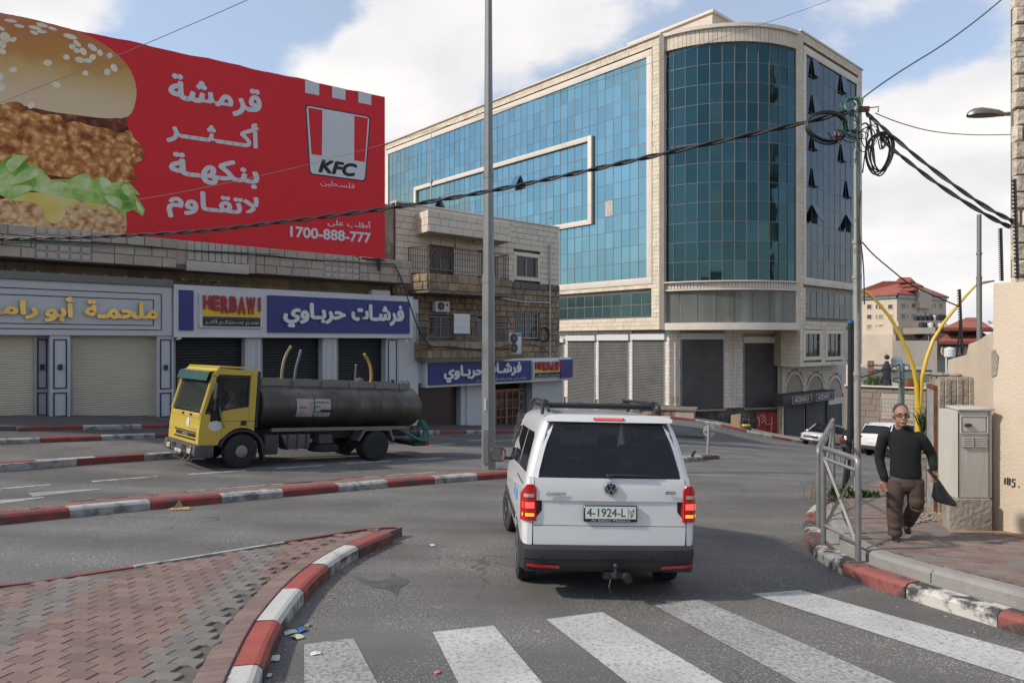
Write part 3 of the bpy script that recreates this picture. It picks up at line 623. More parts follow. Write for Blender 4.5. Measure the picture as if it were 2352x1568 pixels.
def clad(F,s0,s1,z0,z1,d,H,L,m,parent,name='stone_course',th=.03,gap=.012,holes=(),kind='stuff',seed=1,rough=0.,each=0,bevel=0,var=.35):
 """running-bond stone blocks on an upright plane; holes are (s0,s1,z0,z1). each>0: that many blocks become objects"""
 rg=random.Random(seed); n=max(1,round((z1-z0)/H)); H=(z1-z0)/n; mb=MB(); blocks=[]
 for r in range(n):
  za,zb=z0+r*H,z0+(r+1)*H; s=s0-rg.random()*L
  while s<s1:
   w=L*(1+rg.uniform(-var,var)); a,b=max(s,s0),min(s+w,s1); s+=w
   if b-a<.04:continue
   segs=[(a,b)]
   for h in holes:
    if zb-1e-3>h[2] and za+1e-3<h[3]:
     new=[]
     for p,q in segs:
      if q<=h[0] or p>=h[1]:new.append((p,q)); continue
      if p<h[0]:new.append((p,h[0]))
      if q>h[1]:new.append((h[1],q))
     segs=new
   for p,q in segs:
    if q-p>.05:blocks.append((p+gap/2,q-gap/2,za+gap/2,zb-gap/2,d+rg.uniform(0,rough)))
 if each:
  unit=MB(); g=.012
  unit.add([(0,0,0),(1,0,0),(1,0,1),(0,0,1),(0,-.7,0),(1,-.7,0),(1,-.7,1),(0,-.7,1),(.03,-1,.06),(.97,-1,.06),(.97,-1,.94),(.03,-1,.94)],[(0,1,5,4),(1,2,6,5),(2,3,7,6),(3,0,4,7),(4,5,9,8),(5,6,10,9),(6,7,11,10),(7,4,8,11),(8,9,10,11)])
  me=unit.mesh('stone_block',m,recalc=False)
  blocks.sort(key=lambda b:-(b[1]-b[0])*(b[3]-b[2])/((F.p(b[0],0)).y**2))
  for b in blocks[:each]:
   piece(me,'stone_block',F.M@Matrix.Translation((b[0],-b[4]+.02,b[2]))@Matrix.Diagonal((b[1]-b[0],th+.02,b[3]-b[2],1)),parent)
  blocks=blocks[each:]
 for b in blocks:
  if bevel:
   k=bevel; z_,s_=(b[3]-b[2]),(b[1]-b[0]); mb.M=F.M; dd=b[4]
   mb.add([(b[0],-dd+.02,b[2]),(b[1],-dd+.02,b[2]),(b[1],-dd+.02,b[3]),(b[0],-dd+.02,b[3]),(b[0],-dd-th*.5,b[2]),(b[1],-dd-th*.5,b[2]),(b[1],-dd-th*.5,b[3]),(b[0],-dd-th*.5,b[3]),(b[0]+k,-dd-th,b[2]+k),(b[1]-k,-dd-th,b[2]+k),(b[1]-k,-dd-th,b[3]-k),(b[0]+k,-dd-th,b[3]-k)],[(0,1,5,4),(1,2,6,5),(2,3,7,6),(3,0,4,7),(4,5,9,8),(5,6,10,9),(6,7,11,10),(7,4,8,11),(8,9,10,11)])
  else:mb.M=F.M; mb.add([(b[0],-b[4]+.01,b[2]),(b[1],-b[4]+.01,b[2]),(b[1],-b[4]+.01,b[3]),(b[0],-b[4]+.01,b[3]),(b[0],-b[4]-th,b[2]),(b[1],-b[4]-th,b[2]),(b[1],-b[4]-th,b[3]),(b[0],-b[4]-th,b[3])],[(0,1,5,4),(1,2,6,5),(2,3,7,6),(3,0,4,7),(4,5,6,7)])
 if blocks:mb.M=None; mb.build(name,m,parent,kind=kind,recalc=False)
def shutter(F,s0,s1,z0,z1,d,m,parent,pitch=.09,box=None,boxm=None,amp=.018,guides=True):
 """roller shutter: a curtain of curved slats, its guides and its box"""
 n=int((z1-z0)/pitch); mb=MB(F.M); vs=[]; fs=[]
 prof=[]
 for i in range(n):
  z=z0+(z1-z0)*i/n; h=(z1-z0)/n
  prof+=[(z,0),(z+h*.25,amp*.8),(z+h*.5,amp),(z+h*.75,amp*.8),(z+h*.97,0)]
 prof.append((z1,0))
 for z,a in prof:vs+=[(s0,-(d+a),z),(s1,-(d+a),z)]
 for i in range(len(prof)-1):fs.append((2*i,2*i+1,2*i+3,2*i+2))
 mb.add(vs,fs); sh=mb.build('roller_shutter',m,parent,smooth=False,recalc=False)
 if guides:
  for s in(s0,s1):g=MB(); g.fb(F,s-.05,s+.05,z0,z1,d-.03,d+.05); g.build('shutter_guide',metal_grey,parent)
 if box:
  g=MB(); g.fb(F,s0-.12,s1+.12,z1+.003,z1+box,d-.05,d+.22); g.build('shutter_box',boxm or white_box,parent,bevel=.01)
 return sh
def pane_grid(F,xs,zs,d,m,parent,limit,name='window_pane',skip=(),gap=.05,seed=1,tilt=.004,frame=True,th=.02,curve=None):
 """a pane per bay, each set a touch out of true, and the grid of mullions behind them"""
 rg=random.Random(seed); u=MB(); u.add([(0,0,0),(1,0,0),(1,0,1),(0,0,1)],[(0,1,2,3)]); me=u.mesh(name,m,recalc=False)
 cells=[]
 for i in range(len(xs)-1):
  for j in range(len(zs)-1):
   a,b,c,e=xs[i],xs[i+1],zs[j],zs[j+1]; sm,zm=(a+b)/2,(c+e)/2
   if any(h[0]<sm<h[1] and h[2]<zm<h[3] for h in skip):continue
   cells.append((a,b,c,e))
 cells.sort(key=lambda c:(F.p(c[0],0)).y)
 rest=MB(F.M)
 for k,(a,b,c,e) in enumerate(cells):
  g=gap/2; Mx=F.M@Matrix.Translation((a+g,-d-rg.uniform(0,.006),c+g))@Matrix.Rotation(rg.gauss(0,tilt),4,'Z')@Matrix.Rotation(rg.gauss(0,tilt),4,'X')@Matrix.Diagonal((b-a-gap,1,e-c-gap,1))
  if k<limit:piece(me,name,Mx,parent)
  else:rest.M=Mx; rest.add(u.v,u.f)
 rest.M=None
 if rest.v:rest.build('glazing_field',m,parent,kind='stuff',recalc=False)
 if frame:
  fr=MB(F.M); w=gap*.5
  fr.box(xs[0]-w,xs[-1]+w,-d+.03,-d+.06,zs[0]-w,zs[-1]+w)
  for x in xs:fr.box(x-w*.9,x+w*.9,-d-.022,-d+.03,zs[0],zs[-1])
  for z in zs:fr.box(xs[0],xs[-1],-d-.018,-d+.028,z-w*.9,z+w*.9)
  fr.build('mullion_grid',frame_metal,parent,recalc=False)
  # ------------------------------------------------------------------ glass office building
Yc=55.5
def lgpt(px):Y=Yc*(1519+253)/(px+253); return Vector(((px-1176)/1568*Y,Y,0))
def rgpt(px):Y=55.*(2949-1826)/(2949-px); return Vector(((px-1176)/1568*Y,Y,0))
A0,A1=lgpt(880),lgpt(1519); LG=Frame(A0.x,A0.y,A1.x-A0.x,A1.y-A0.y)
B0,B1=rgpt(1836),rgpt(1978.5); RG=Frame(B0.x,B0.y,B1.x-B0.x,B1.y-B0.y)
ob=thing('office_building','large limestone office building with blue mirror glass walls and a rounded teal glass corner','building',(20,58,-5))
Ls=lambda px:LG.s(px); Lz=lambda px,py:LG.z(px,py)
LT=Lz(1516,92); RT=RG.z(1836,72); TOP=(LT+RT)/2
Zov=LG.z(1400,758.5)  # underside of the overhang
zb0,zb1=Lz(1480,727),Lz(1480,671)  # green ribbon window
gz0,gz1=Lz(1480,638),Lz(1486,133)  # big glass field
se=Ls(1519); sg1=Ls(1486.5); sg0=Ls(893); srb=Ls(1497)
core=MB(); d0=-.3
back=24.
P=[LG.p(0,0,d0),LG.p(se,0,d0),RG.p(0,0,d0),RG.p((B1-B0).length,0,d0),RG.p((B1-B0).length,0,-back),LG.p(0,0,-back*1.05)]
core.prism([(p.x,p.y) for p in P],Zov+.01,TOP-.02); core.build('wall',stone_backing,ob)
low=MB(); P2=[LG.p(Ls(1283)-8,0,-.66),LG.p(LG.s(1537,-.6)-.3,0,-.66),LG.p(LG.s(1537,-.6)-.3,0,-6),LG.p(Ls(1283)-8,0,-6)]
low.prism([(p.x,p.y) for p in P2],-7,Zov-.01); low.build('ground_floor_wall',stone_backing,ob)
gh=(sg0,sg1,gz0,gz1)
fw=.55
clad(LG,0,se,Zov,TOP,0,.34,.85,stone_sawn,ob,name='facade_stones',th=.05,gap=.02,seed=11,holes=[(sg0-fw,sg1+fw,gz0-fw,gz1+fw),(Ls(1283)-20,srb,zb0,zb1)],rough=.02)
mbf=MB()
for a,b,c,e in((sg0-fw,sg1+fw,gz1,gz1+fw),(sg0-fw,sg1+fw,gz0-fw,gz0),(sg1,sg1+fw,gz0,gz1),(sg0-fw,sg0,gz0,gz1)):mbf.fb(LG,a+.003,b-.003,c,e,-.04,.12)
mbf.build('glazing_surround',stone_smooth,ob,bevel=.02)
ia,ib=Ls(955),Ls(1352); it,ibt=Lz(1352,338),Lz(1352,504); bw=.45
nc=44; xs=[sg0+(sg1-sg0)*i/nc for i in range(nc+1)]
nr=13; zs=[gz0+(gz1-gz0)*j/nr for j in range(nr+1)]
def near_(v,arr):return min(arr,key=lambda t:abs(t-v))
ia,ib=near_(ia,xs),near_(ib,xs); it,ibt=near_(it,zs),near_(ibt,zs)
band=MB()
band.fb(LG,ia-bw,ib,it,it+bw,0,.28); band.fb(LG,ib,ib+bw,ibt-bw,it+bw,0,.283); band.fb(LG,ia-bw,ib,ibt-bw,ibt,0,.28); band.fb(LG,ia-bw,ia,ibt,it,0,.277)
band.build('stone_band',stone_smooth,ob,bevel=.02)
open_=[(Ls(1178),Ls(1198),Lz(1188,421),Lz(1188,398)),(Ls(1004),Ls(1017),Lz(1010,466),Lz(1010,450))]
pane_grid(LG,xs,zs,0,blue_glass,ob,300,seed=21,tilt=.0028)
pp=MB(); i=int((Ls(1401)-sg0)/(sg1-sg0)*nc); j=int((Lz(1401,478)-gz0)/(gz1-gz0)*nr)
pp.fb(LG,xs[i]+.03,xs[i+1]-.03,zs[j]+.03,zs[j+1]-.03,.01,.03); pp.build('pale_panel',mat('grey_board',(.42,.40,.38),.7),ob,label='plain grey board in place of one pane')
def open_window(F,sa,sb,za,zb,d,m,parent,ang=30):
 M=F.M@Matrix.Translation((0,-d-.03,zb))@Matrix.Rotation(R(-ang),4,'X')
 b=MB(M); h=zb-za; b.box(sa,sb,-.03,.02,-h,0); o=b.build('open_casement',m,parent)
 q=MB(); q.fb(F,sa+.03,sb-.03,za+.02,zb-.05,d-.01,d+.012); q.build('opening_shade_sheet',void_dark,parent)  # black sheet over the pane paints in the shade of the open window
for px,py in((1188,410),(1010.5,458)):
 s=Ls(px); i=min(range(nc),key=lambda k:abs((xs[k]+xs[k+1])/2-s)); z=Lz(px,py); j=min(range(nr),key=lambda k:abs((zs[k]+zs[k+1])/2-z))
 open_window(LG,xs[i]+.02,xs[i+1]-.02,zs[j]+.02,zs[j+1]-.02,.03,blue_glass,ob)
rx0=Ls(1283)-9*1.05
pane_grid(LG,[rx0+(srb-rx0)*i/19 for i in range(20)],[zb0,(zb0+zb1)/2,zb1],-.06,green_glass,ob,60,name='ribbon_pane',seed=5,gap=.08)
C0=LG.p(se,0,0); cyl_d0=Vector((at(1523.5,700,56.2).x,56.2,0))
Lp=Vector(((1523.5-1176)/1568*55.9,55.9,0)); Rp=Vector(((1826-1176)/1568*55.3,55.3,0)); ch=(Rp-Lp); W_=ch.length; sag=1.75
rad=(W_*W_/4+sag*sag)/(2*sag); mid=(Lp+Rp)/2; nrm=Vector((ch.y,-ch.x,0)).normalized(); cen=mid-nrm*(rad-sag); half=math.asin(W_/2/rad); a_mid=math.atan2(nrm.y,nrm.x)
def bay(t,r=0.):  # t 0..1 left to right
 a=a_mid+half*(2*t-1)
 return cen+Vector((math.cos(a),math.sin(a),0))*(rad+r)
def bay_solid(t0,t1,n,z0,z1,r0,r1,mb):
 p=[bay(t0+(t1-t0)*i/n,r1) for i in range(n+1)]+[bay(t0+(t1-t0)*i/n,r0) for i in range(n,-1,-1)]
 return mb.prism([(q.x,q.y) for q in p],z0,z1)
if bay(0).x>bay(1).x:half=-half
def PZ(px,py,Y):return CZ+(784-py)/1568*Y
yb=bay(.5).y
cz0,cz1=PZ(1680,644,yb),PZ(1690,99,yb); ctop=PZ(1690,57,yb)
b_=MB(); bay_solid(0,1,24,PZ(1680,660,yb)-.1,ctop-.05,-1.2,-.1,b_); b_.build('bay_core',stone_backing,ob)
NCB,NRB=12,12
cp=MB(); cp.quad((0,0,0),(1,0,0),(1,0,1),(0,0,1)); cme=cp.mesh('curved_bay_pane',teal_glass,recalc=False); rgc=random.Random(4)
for i in range(NCB):
 p,q=bay(i/NCB,.03),bay((i+1)/NCB,.03); u=(q-p).normalized(); L=(q-p).length; n_=Vector((u.y,-u.x,0))
 for j in range(NRB):
  z=cz0+(cz1-cz0)*j/NRB; h=(cz1-cz0)/NRB
  M=Matrix(((u.x,-n_.x,0,p.x+u.x*.02),(u.y,-n_.y,0,p.y+u.y*.02),(0,0,1,z+.02),(0,0,0,1)))@Matrix.Rotation(rgc.gauss(0,.006),4,'Z')@Matrix.Rotation(rgc.gauss(0,.005),4,'X')@Matrix.Diagonal((L-.04,1,h-.04,1))
  piece(cme,'curved_bay_pane',M,ob)
mu=MB()
for i in range(NCB+1):
 p=bay(i/NCB,.055); mu.lathe([(.035,cz0),(.035,cz1)],(p.x,p.y,0),n=6)
for j in range(NRB+1):
 z=cz0+(cz1-cz0)*j/NRB; bay_solid(0,1,NCB,z-.025,z+.025,-.02,.05,mu)
mu.build('bay_mullions',frame_metal,ob)
for i in range(34):
 m_=MB(); bay_solid(i/34+.0012,(i+1)/34-.0012,1,cz1+.05,ctop-.28,-.1,.22,m_); m_.build('crown_slab',stone_sawn,ob)
m_=MB(); bay_solid(0,1,30,ctop-.28,ctop,-.3,.42,m_); m_.build('crown_coping',stone_smooth,ob)
k0,k1=PZ(1680,662,yb),PZ(1680,647,yb)
m_=MB(); bay_solid(-.01,1.01,30,k1,cz0+.0,-.1,.45,m_); bay_solid(-.01,1.01,30,k0-.12,k0,-.1,.3,m_); bay_solid(0,1,30,k0,k1,-.3,.12,m_); m_.build('cornice',stone_smooth,ob)
for i in range(44):
 m_=MB(); bay_solid(i/44+.004,(i+1)/44-.004,1,k0+.05,k1-.05,.1,.2,m_); m_.build('cornice_flute',stone_smooth,ob)
w0,w1=PZ(1680,740,yb),k0-.13
m_=MB(); NS=8
for i in range(NS):
 g=MB(); bay_solid(i/NS+.002,(i+1)/NS-.002,3,w0,w1,.0,.03,g); g.build('show_window_pane',glass_mat('show_window_glass',(.9,.95,.93),.02,ior=1.45) if 'show_window_glass' not in MATS else MATS['show_window_glass'],ob)
b=MATS['show_window_glass'].node_tree.nodes['Principled BSDF']; b.inputs['Alpha'].default_value=.36; b.inputs['Base Color'].default_value=(.22,.24,.215,1)
m_=MB(); bay_solid(0,1,24,w0-.02,w1+.02,-2.5,-2.3,m_); m_.build('show_room_wall',mat('show_room_dim_wall',(.16,.15,.145),.9,.3,.6,dirt=(.05,.05,.05),dscale=.5,damt=.8),ob)  # wall colour darkened in patches to stand in for the dim interior
m_=MB(); bay_solid(0,1,24,w1,w1+.1,-2.5,-.1,m_); bay_solid(0,1,24,w0-.12,w0-.02,-2.5,-.1,m_); m_.build('show_room_floor',stone_smooth,ob)
for t in(.06,.57,.86):
 m_=MB(); bay_solid(t,t+.055,2,w0,w1,-1.1,-.6,m_); m_.build('show_room_column',mat('cream_column',(.52,.52,.44),.7,.1),ob)
m_=MB(); q=bay(.47,-.35); m_.box(q.x-.12,q.x+.12,q.y-.1,q.y+.1,w0,w0+.35); m_.build('red_carton',mat('red_carton_print',(.55,.25,.22),.6),ob)
m_=MB(); z3=PZ(1680,757,yb); bay_solid(-.0,1.0,30,z3,w0-.02,-4,.42,m_); m_.build('bay_sill',stone_smooth,ob)
pl=MB(); pl.prism([(q.x,q.y) for q in(LG.p(se-.02,0,.06),LG.p(se+.0,0,.3),Lp+nrm*.55+ch.normalized()*(-.02),Lp-nrm*.5)],Zov,LT+.25); pl.build('corner_pilaster',stone_sawn,ob)
Zr0=RG.z(1836,841.5); Zr0=PZ(1836,843,55)
ret0=Vector(((1795-1176)/1568*57.2,57.2,0)); ret1=B0
RF=Frame(ret0.x,ret0.y,ret1.x-ret0.x,ret1.y-ret0.y); rl=(ret1-ret0).length; RL=(B1-B0).length
rb=MB(); rb.prism([(q.x,q.y) for q in(ret0+Vector((.06,.12,0)),RG.p(.12,0,-.3),RG.p(RL-.02,0,-.3),RG.p(RL,0,-back),ret0+Vector((-2,10,0)))],Zr0,Zov+.02); rb.build('projecting_block',stone_backing,ob)
clad(RF,0,rl,Zr0,Zov+.4,0.02,.34,.8,stone_sawn,ob,name='return_stones',th=.05,gap=.02,seed=3)
pil=MB(); q0=Vector(((1826.5-1176)/1568*55.4,55.4,0)); pil.prism([(q.x,q.y) for q in(q0-nrm*.6,q0+nrm*.1,ret1-RG.u*.02+RG.n*.05,RG.p(0,0,-.4))],Zov+.1,RT+.02); pil.build('right_pilaster',stone_sawn,ob)
rz=lambda px,py:RG.z(px,py); rs=lambda px:RG.s(px)
rgx0,rgx1=rs(1849),rs(1966); rgz0,rgz1=rz(1849,637),rz(1849,125)
rr0,rr1=rz(1849,728),rz(1849,666)
wins=[]
for a,b in((1848,1882),(1898.5,1930),(1944,1966)):wins.append((rs(a),rs(b),rz(a,819),rz(a,766)))
wf=.3
clad(RG,0,RL,Zr0,RT,0.0,.34,.85,stone_sawn,ob,name='side_stones',th=.05,gap=.02,seed=12,holes=[(rgx0-.45,rgx1+.4,rgz0-.6,rgz1+.6),(rgx0,rgx1,rr0,rr1)]+[(a-wf,b+wf,c-wf,e+wf) for a,b,c,e in wins],rough=.02)
m_=MB()
for a,b,c,e in((rgx0-.45,rgx1+.4,rgz1,rgz1+.6),(rgx0-.45,rgx1+.4,rgz0-.6,rgz0),(rgx1,rgx1+.4,rgz0,rgz1),(rgx0-.45,rgx0,rgz0,rgz1)):m_.fb(RG,a+.003,b-.003,c,e,-.04,.12)
m_.build('glazing_surround',stone_smooth,ob,bevel=.02)
rxs=[rgx0+(rgx1-rgx0)*i/9 for i in range(10)]; rzs=[rgz0+(rgz1-rgz0)*j/12 for j in range(13)]
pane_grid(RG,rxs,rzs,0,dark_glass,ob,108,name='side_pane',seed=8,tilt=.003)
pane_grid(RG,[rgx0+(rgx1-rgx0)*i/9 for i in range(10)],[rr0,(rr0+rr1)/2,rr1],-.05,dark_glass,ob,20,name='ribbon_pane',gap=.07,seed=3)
for a,b,c,e in wins:
 fr=MB()
 for q in((a-wf,b+wf,e,e+wf),(a-wf,b+wf,c-wf,c),(a-wf,a,c,e),(b,b+wf,c,e)):fr.fb(RG,*q,-.03,.1)
 w=fr.build('window',stone_smooth,ob)
 pn=MB(); pn.fb(RG,a,b,c,e,-.1,-.06); pn.build('pane',dark_glass,w)
 br=MB()
 for t in(1/3,2/3):br.fb(RG,a+(b-a)*t-.03,a+(b-a)*t+.03,c,e,-.058,-.02)
 br.fb(RG,a,b,c+(e-c)*.62-.03,c+(e-c)*.62+.03,-.058,-.024); br.build('glazing_bar',frame_metal,w)
for px,py in((1871,162),(1938,202),(1872,238),(1873,335),(1942,360),(1875,424),(1943,447),(1877,512),(1943,530)):
 s=rs(px); z=rz(px,py); i=min(range(9),key=lambda k:abs((rxs[k]+rxs[k+1])/2-s)); j=min(range(12),key=lambda k:abs((rzs[k]+rzs[k+1])/2-z))
 open_window(RG,rxs[i]+.02,rxs[i+1]-.02,rzs[j]+.02,rzs[j+1]-.02,.03,dark_glass,ob,ang=26 if py>500 else 8)
cpn=MB(); cpn.fb(LG,-.1,se+.05,TOP,TOP+.12,-.5,.22); cpn.build('coping',stone_smooth,ob)
cpn=MB(); cpn.fb(RG,.02,RL+.1,RT+.003,RT+.14,-.5,.15); cpn.build('coping',stone_smooth,ob)
lh=MB(); c0=at(1636,30,63); zt=c0.z; fl=LG.u; fr_=RG.u
pp_=[Vector((c0.x,c0.y,0)),Vector((c0.x,c0.y,0))-fl*9.5,Vector((c0.x,c0.y,0))-fl*9.5+fr_*5,Vector((c0.x,c0.y,0))+fr_*5]
lh.prism([(q.x,q.y) for q in pp_],TOP-.5,zt); lh.build('lift_house',stone_sawn,ob)
lh=MB(); pq=[pp_[0]-fr_*.2+fl*.2,pp_[1]-fl*.2-fr_*.2,pp_[2]+fr_*.2-fl*.2,pp_[3]+fr_*.2+fl*.2]; lh.prism([(q.x,q.y) for q in pq],zt+.002,zt+.25); lh.build('coping',stone_smooth,ob)
white_stone=mat('white_sawn_stone',(.70,.63,.55),.75,.06,1,rnd=.05,dirt=(.42,.37,.31),dscale=1.1,damt=.45,streak=True)
K3=lambda x,y:(1234.6+.3296*x,631.6+.3296*y)
dg=-.6
gl0=LG.s(1255,dg); gl1=LG.s(1537,dg); zb_=LG.z(1500,925,dg)
lsh=[]
for x0,x1,ybx,ysh,ybt in((-75,185,440,470,905),(215,403,420,458,905),(430,636,412,456,910),(665,887,406,452,917)):
 a,b=K3(x0,0)[0],K3(x1,0)[0]; m2=(a+b)/2
 lsh.append((LG.s(a,dg),LG.s(b,dg),LG.z(m2,K3(0,ybt)[1],dg),LG.z(m2,K3(0,ysh)[1],dg),LG.z(m2,K3(0,ybx)[1],dg)))
clad(LG,gl0-3,gl1,zb_-.1,Zov-.02,dg,.31,.62,white_stone,ob,name='pier_stones',th=.04,gap=.018,seed=6,holes=[(q[0]-.06,q[1]+.06,q[2]-2,q[4]) for q in lsh])
for q in lsh:shutter(LG,q[0],q[1],q[2]-1,q[3],dg+.03,shutter_grey,ob,pitch=.13,box=q[4]-q[3],amp=.03)
f0=LG.p(gl1,0,dg); f1=RG.p(RG.s(1797,-2.5),0,-2.5); FG=Frame(f0.x,f0.y,f1.x-f0.x,f1.y-f0.y); FL=(f1-f0).length
Zpl=FG.z(1640,938); Ztop=Zov+.02
fs=[]
for x0,x1,ybx,ysh,ybt in((988,1303,405,448,932),(1425,1700,430,473,934)):
 a,b=K3(x0+10,0)[0],K3(x1-10,0)[0]; m2=(a+b)/2
 fs.append((FG.s(a),FG.s(b),FG.z(m2,K3(0,ybt)[1]),FG.z(m2,K3(0,ysh)[1]),FG.z(m2,K3(0,ybx)[1])))
fw_=MB(); fw_.fb(FG,0,FL,-8,Ztop,-4,-.05); fw_.build('bay_base_wall',stone_backing,ob)
clad(FG,0,FL,Zpl,Ztop,0,.31,.66,white_stone,ob,name='pier_stones',th=.04,gap=.018,seed=9,holes=[(q[0]-.06,q[1]+.06,q[2]-.1,q[4]) for q in fs],each=90)
for q in fs:shutter(FG,q[0],q[1],q[2],q[3],.03,shutter_grey,ob,pitch=.13,box=q[4]-q[3],amp=.03)
char=mat('charred_concrete',(.07,.06,.052),.95,.3,1.5,dirt=(.22,.19,.16),dscale=1.8,damt=.8,bump=.03,bscale=8)
m_=MB(); m_.fb(FG,-1.2,FL,-8,Zpl-.01,-.3,.12); m_.build('blackened_plinth',char,ob)
m_=MB()
for q in fs:m_.fb(FG,q[0]-.1,q[1]+.1,Zpl-.16,Zpl-.02,.1,.35)
m_.build('broken_sill',concrete,ob)
m_=MB(); a,b,c,e=FG.box(1543.5,1556,909,922.5); m_.fb(FG,a,b,c,e,.04,.07); m_.build('cardboard_patch',mat('cardboard',(.52,.33,.15),.8),ob)
m_=MB();
for px in(1550,1685):
 s=FG.s(px); m_.fb(FG,s-.06,s+.06,Zpl,Ztop,.03,.14)
m_.build('stone_joint_strip',stone_smooth,ob)
dl=-2.2; lr0,lr1=RG.s(1796,dl),RG.s(1942.5,dl)
LB=MB(); LB.fb(RG,lr0,lr1,-12,Zr0+.003,dl-.4,dl-.05); LB.build('lower_wall',stone_backing,ob)
arches=[]
for x0,x1,yt,yb2 in((1725,1850,690,818),(1878,1992,703,822),(2022,2120,717,838)):
 a,b=K3(x0,0)[0],K3(x1,0)[0]; m2=(a+b)/2
 arches.append((RG.s(a,dl),RG.s(b,dl),RG.z(m2,K3(0,yb2)[1],dl),RG.z(m2,K3(0,yt)[1],dl)))
sb0,sb1=RG.s(K3(1716,0)[0],dl),RG.s(K3(2015,0)[0],dl); sz1=RG.z(1860,K3(0,835)[1],dl)
s20,s21=RG.s(K3(2020,0)[0],dl),RG.s(K3(2120,0)[0],dl); s2z=RG.z(1915,K3(0,900)[1],dl)
def arch_holes(a,b,c,e,n=10):
 h=[]; r=(b-a)/2; zsp=e-r; m2=(a+b)/2
 h.append((a,b,c,zsp))
 for i in range(n):
  z0=zsp+r*i/n; z1=zsp+r*(i+1)/n; w=math.sqrt(max(0,1-((i+.5)/n)**2))*r; h.append((m2-w,m2+w,z0,z1))
 return h
hh=[]
for q in arches:hh+=arch_holes(q[0]-.28,q[1]+.28,q[2],q[3]+.28)
clad(RG,lr0,lr1,-9,Zr0-.01,dl,.3,.6,white_stone,ob,name='arcade_stones',th=.04,gap=.018,seed=14,holes=hh+[(sb0,sb1,-12,sz1),(s20,s21,-12,s2z)])
for k,q in enumerate(arches):
 m_=MB(); r=(q[1]-q[0])/2; m2=(q[0]+q[1])/2; zs_=q[3]-r
 for i in range(11):
  a0,a1=math.pi*i/11+.012,math.pi*(i+1)/11-.012
  pts=[(m2+math.cos(t)*rr_,zs_+math.sin(t)*rr_) for t,rr_ in((a0,r),(a1,r),(a1,r+.28),(a0,r+.28))]
  v=MB(RG.M); v.prism(pts,-dl-.06,-dl+.3,axis='y'); v.build('arch_stone',white_stone,ob)
 pts=[(m2+math.cos(math.pi*i/14)*r,zs_+math.sin(math.pi*i/14)*r) for i in range(15)]+[(q[0],q[2]),(q[1],q[2])]
 pts=[(m2+math.cos(math.pi*i/14)*r,zs_+math.sin(math.pi*i/14)*r) for i in range(15)]+[(q[0],q[2]),(q[1],q[2])]
 v=MB(RG.M); v.prism(pts,-dl+.14,-dl+.2,axis='y'); v.build('arch_infill',[mat('grey_board',(.42,.40,.38),.7),dark_glass,shutter_grey][k],ob)
 if k==1:
  v=MB(); v.fb(RG,m2-.05,m2+.05,q[2],q[3],dl-.13,dl-.06); v.fb(RG,q[0],q[1],zs_-.1,zs_,dl-.13,dl-.06); v.build('arch_window_bar',black_metal,ob)
az=RG.z(1860,K3(0,900)[1],dl)
for a,b in((K3(1720,0)[0],K3(1858,0)[0]),(K3(1885,0)[0],K3(2010,0)[0])):shutter(RG,RG.s(a,dl),RG.s(b,dl),-8.5,az+.3,dl-.02,mat('dark_shutter',(.055,.053,.05),.6,.1,2,dirt=(.1,.09,.08)),ob,pitch=.12,guides=False)
shutter(RG,s20,s21,-8.5,s2z,dl-.02,MATS['dark_shutter'],ob,pitch=.12)
for px in(1802,1852,1899):
 m_=MB(); s=RG.s(px,dl); m_.fb(RG,s-.2,s+.2,-8.5,sz1,dl-.04,dl+.1); m_.build('shopfront_post',black_metal,ob)
sgn=thing('shop_sign','long black sign box reading AZZARO twice over dark shutters below the arches','sign',tuple(RG.p(3,RG.z(1860,935,dl),dl+.4)))
a0,a1,a2=RG.s(K3(1710,0)[0],dl+.9),RG.s(K3(1930,0)[0],dl+.9),RG.s(K3(2068,0)[0],dl+.9)
zt1,zb1_=RG.z(1820,K3(0,838)[1],dl+.9),RG.z(1820,K3(0,906)[1],dl+.9)
m_=MB(); m_.fb(RG,a0,a2,zb1_,zt1,dl+.05,dl+.9); m_.build('sign_box',black_metal,sgn,bevel=.02)
m_=MB(); m_.fb(RG,a0-.05,a2+.05,zt1+.003,zt1+.12,dl+.05,dl+.95); m_.build('sign_lid',mat('dark_lid',(.05,.045,.04),.7),sgn)
gold_l=mat('pale_gold_letters',(.50,.42,.27),.5); white_l=mat('off_white_letters',(.62,.60,.54),.5)
for x0,x1 in((1776,1908),(1940,2052)):
 sa,sb=RG.s(K3(x0,0)[0],dl+.9),RG.s(K3(x1,0)[0],dl+.9); h=zt1-zb1_
 fr=MB()
 for q in((sa,sb,zt1-.16*h,zt1-.13*h),(sa,sb,zb1_+.1*h,zb1_+.13*h),(sa,sa+.04,zb1_+.1*h,zt1-.13*h),(sb-.04,sb,zb1_+.1*h,zt1-.13*h)):fr.fb(RG,*q,dl+.905,dl+.93)
 fr.build('sign_border',white_l,sgn)
 text('AZZARO',white_l,RG,sa+(sb-sa)*.1,sa+(sb-sa)*.82,zb1_+.26*h,zt1-.27*h,dl+.905,.05,sgn)
rs_=thing('metal_hoarding','red painted metal sheets with white scrawled marks beside the dark shop','hoarding',tuple(FG.p(FG.s(1765),FG.z(1765,1000),.3)))
red_sheet=mat('rusty_red_sheet',(.40,.035,.025),.6,.2,1,dirt=(.09,.02,.015),dscale=1.0,damt=.8,dlo=.48,dhi=.62)
ha,hb,hz0,hz1=FG.box(K3(1521,0)[0],K3(1690,0)[0],K3(0,956)[1],K3(0,1128)[1],.2)
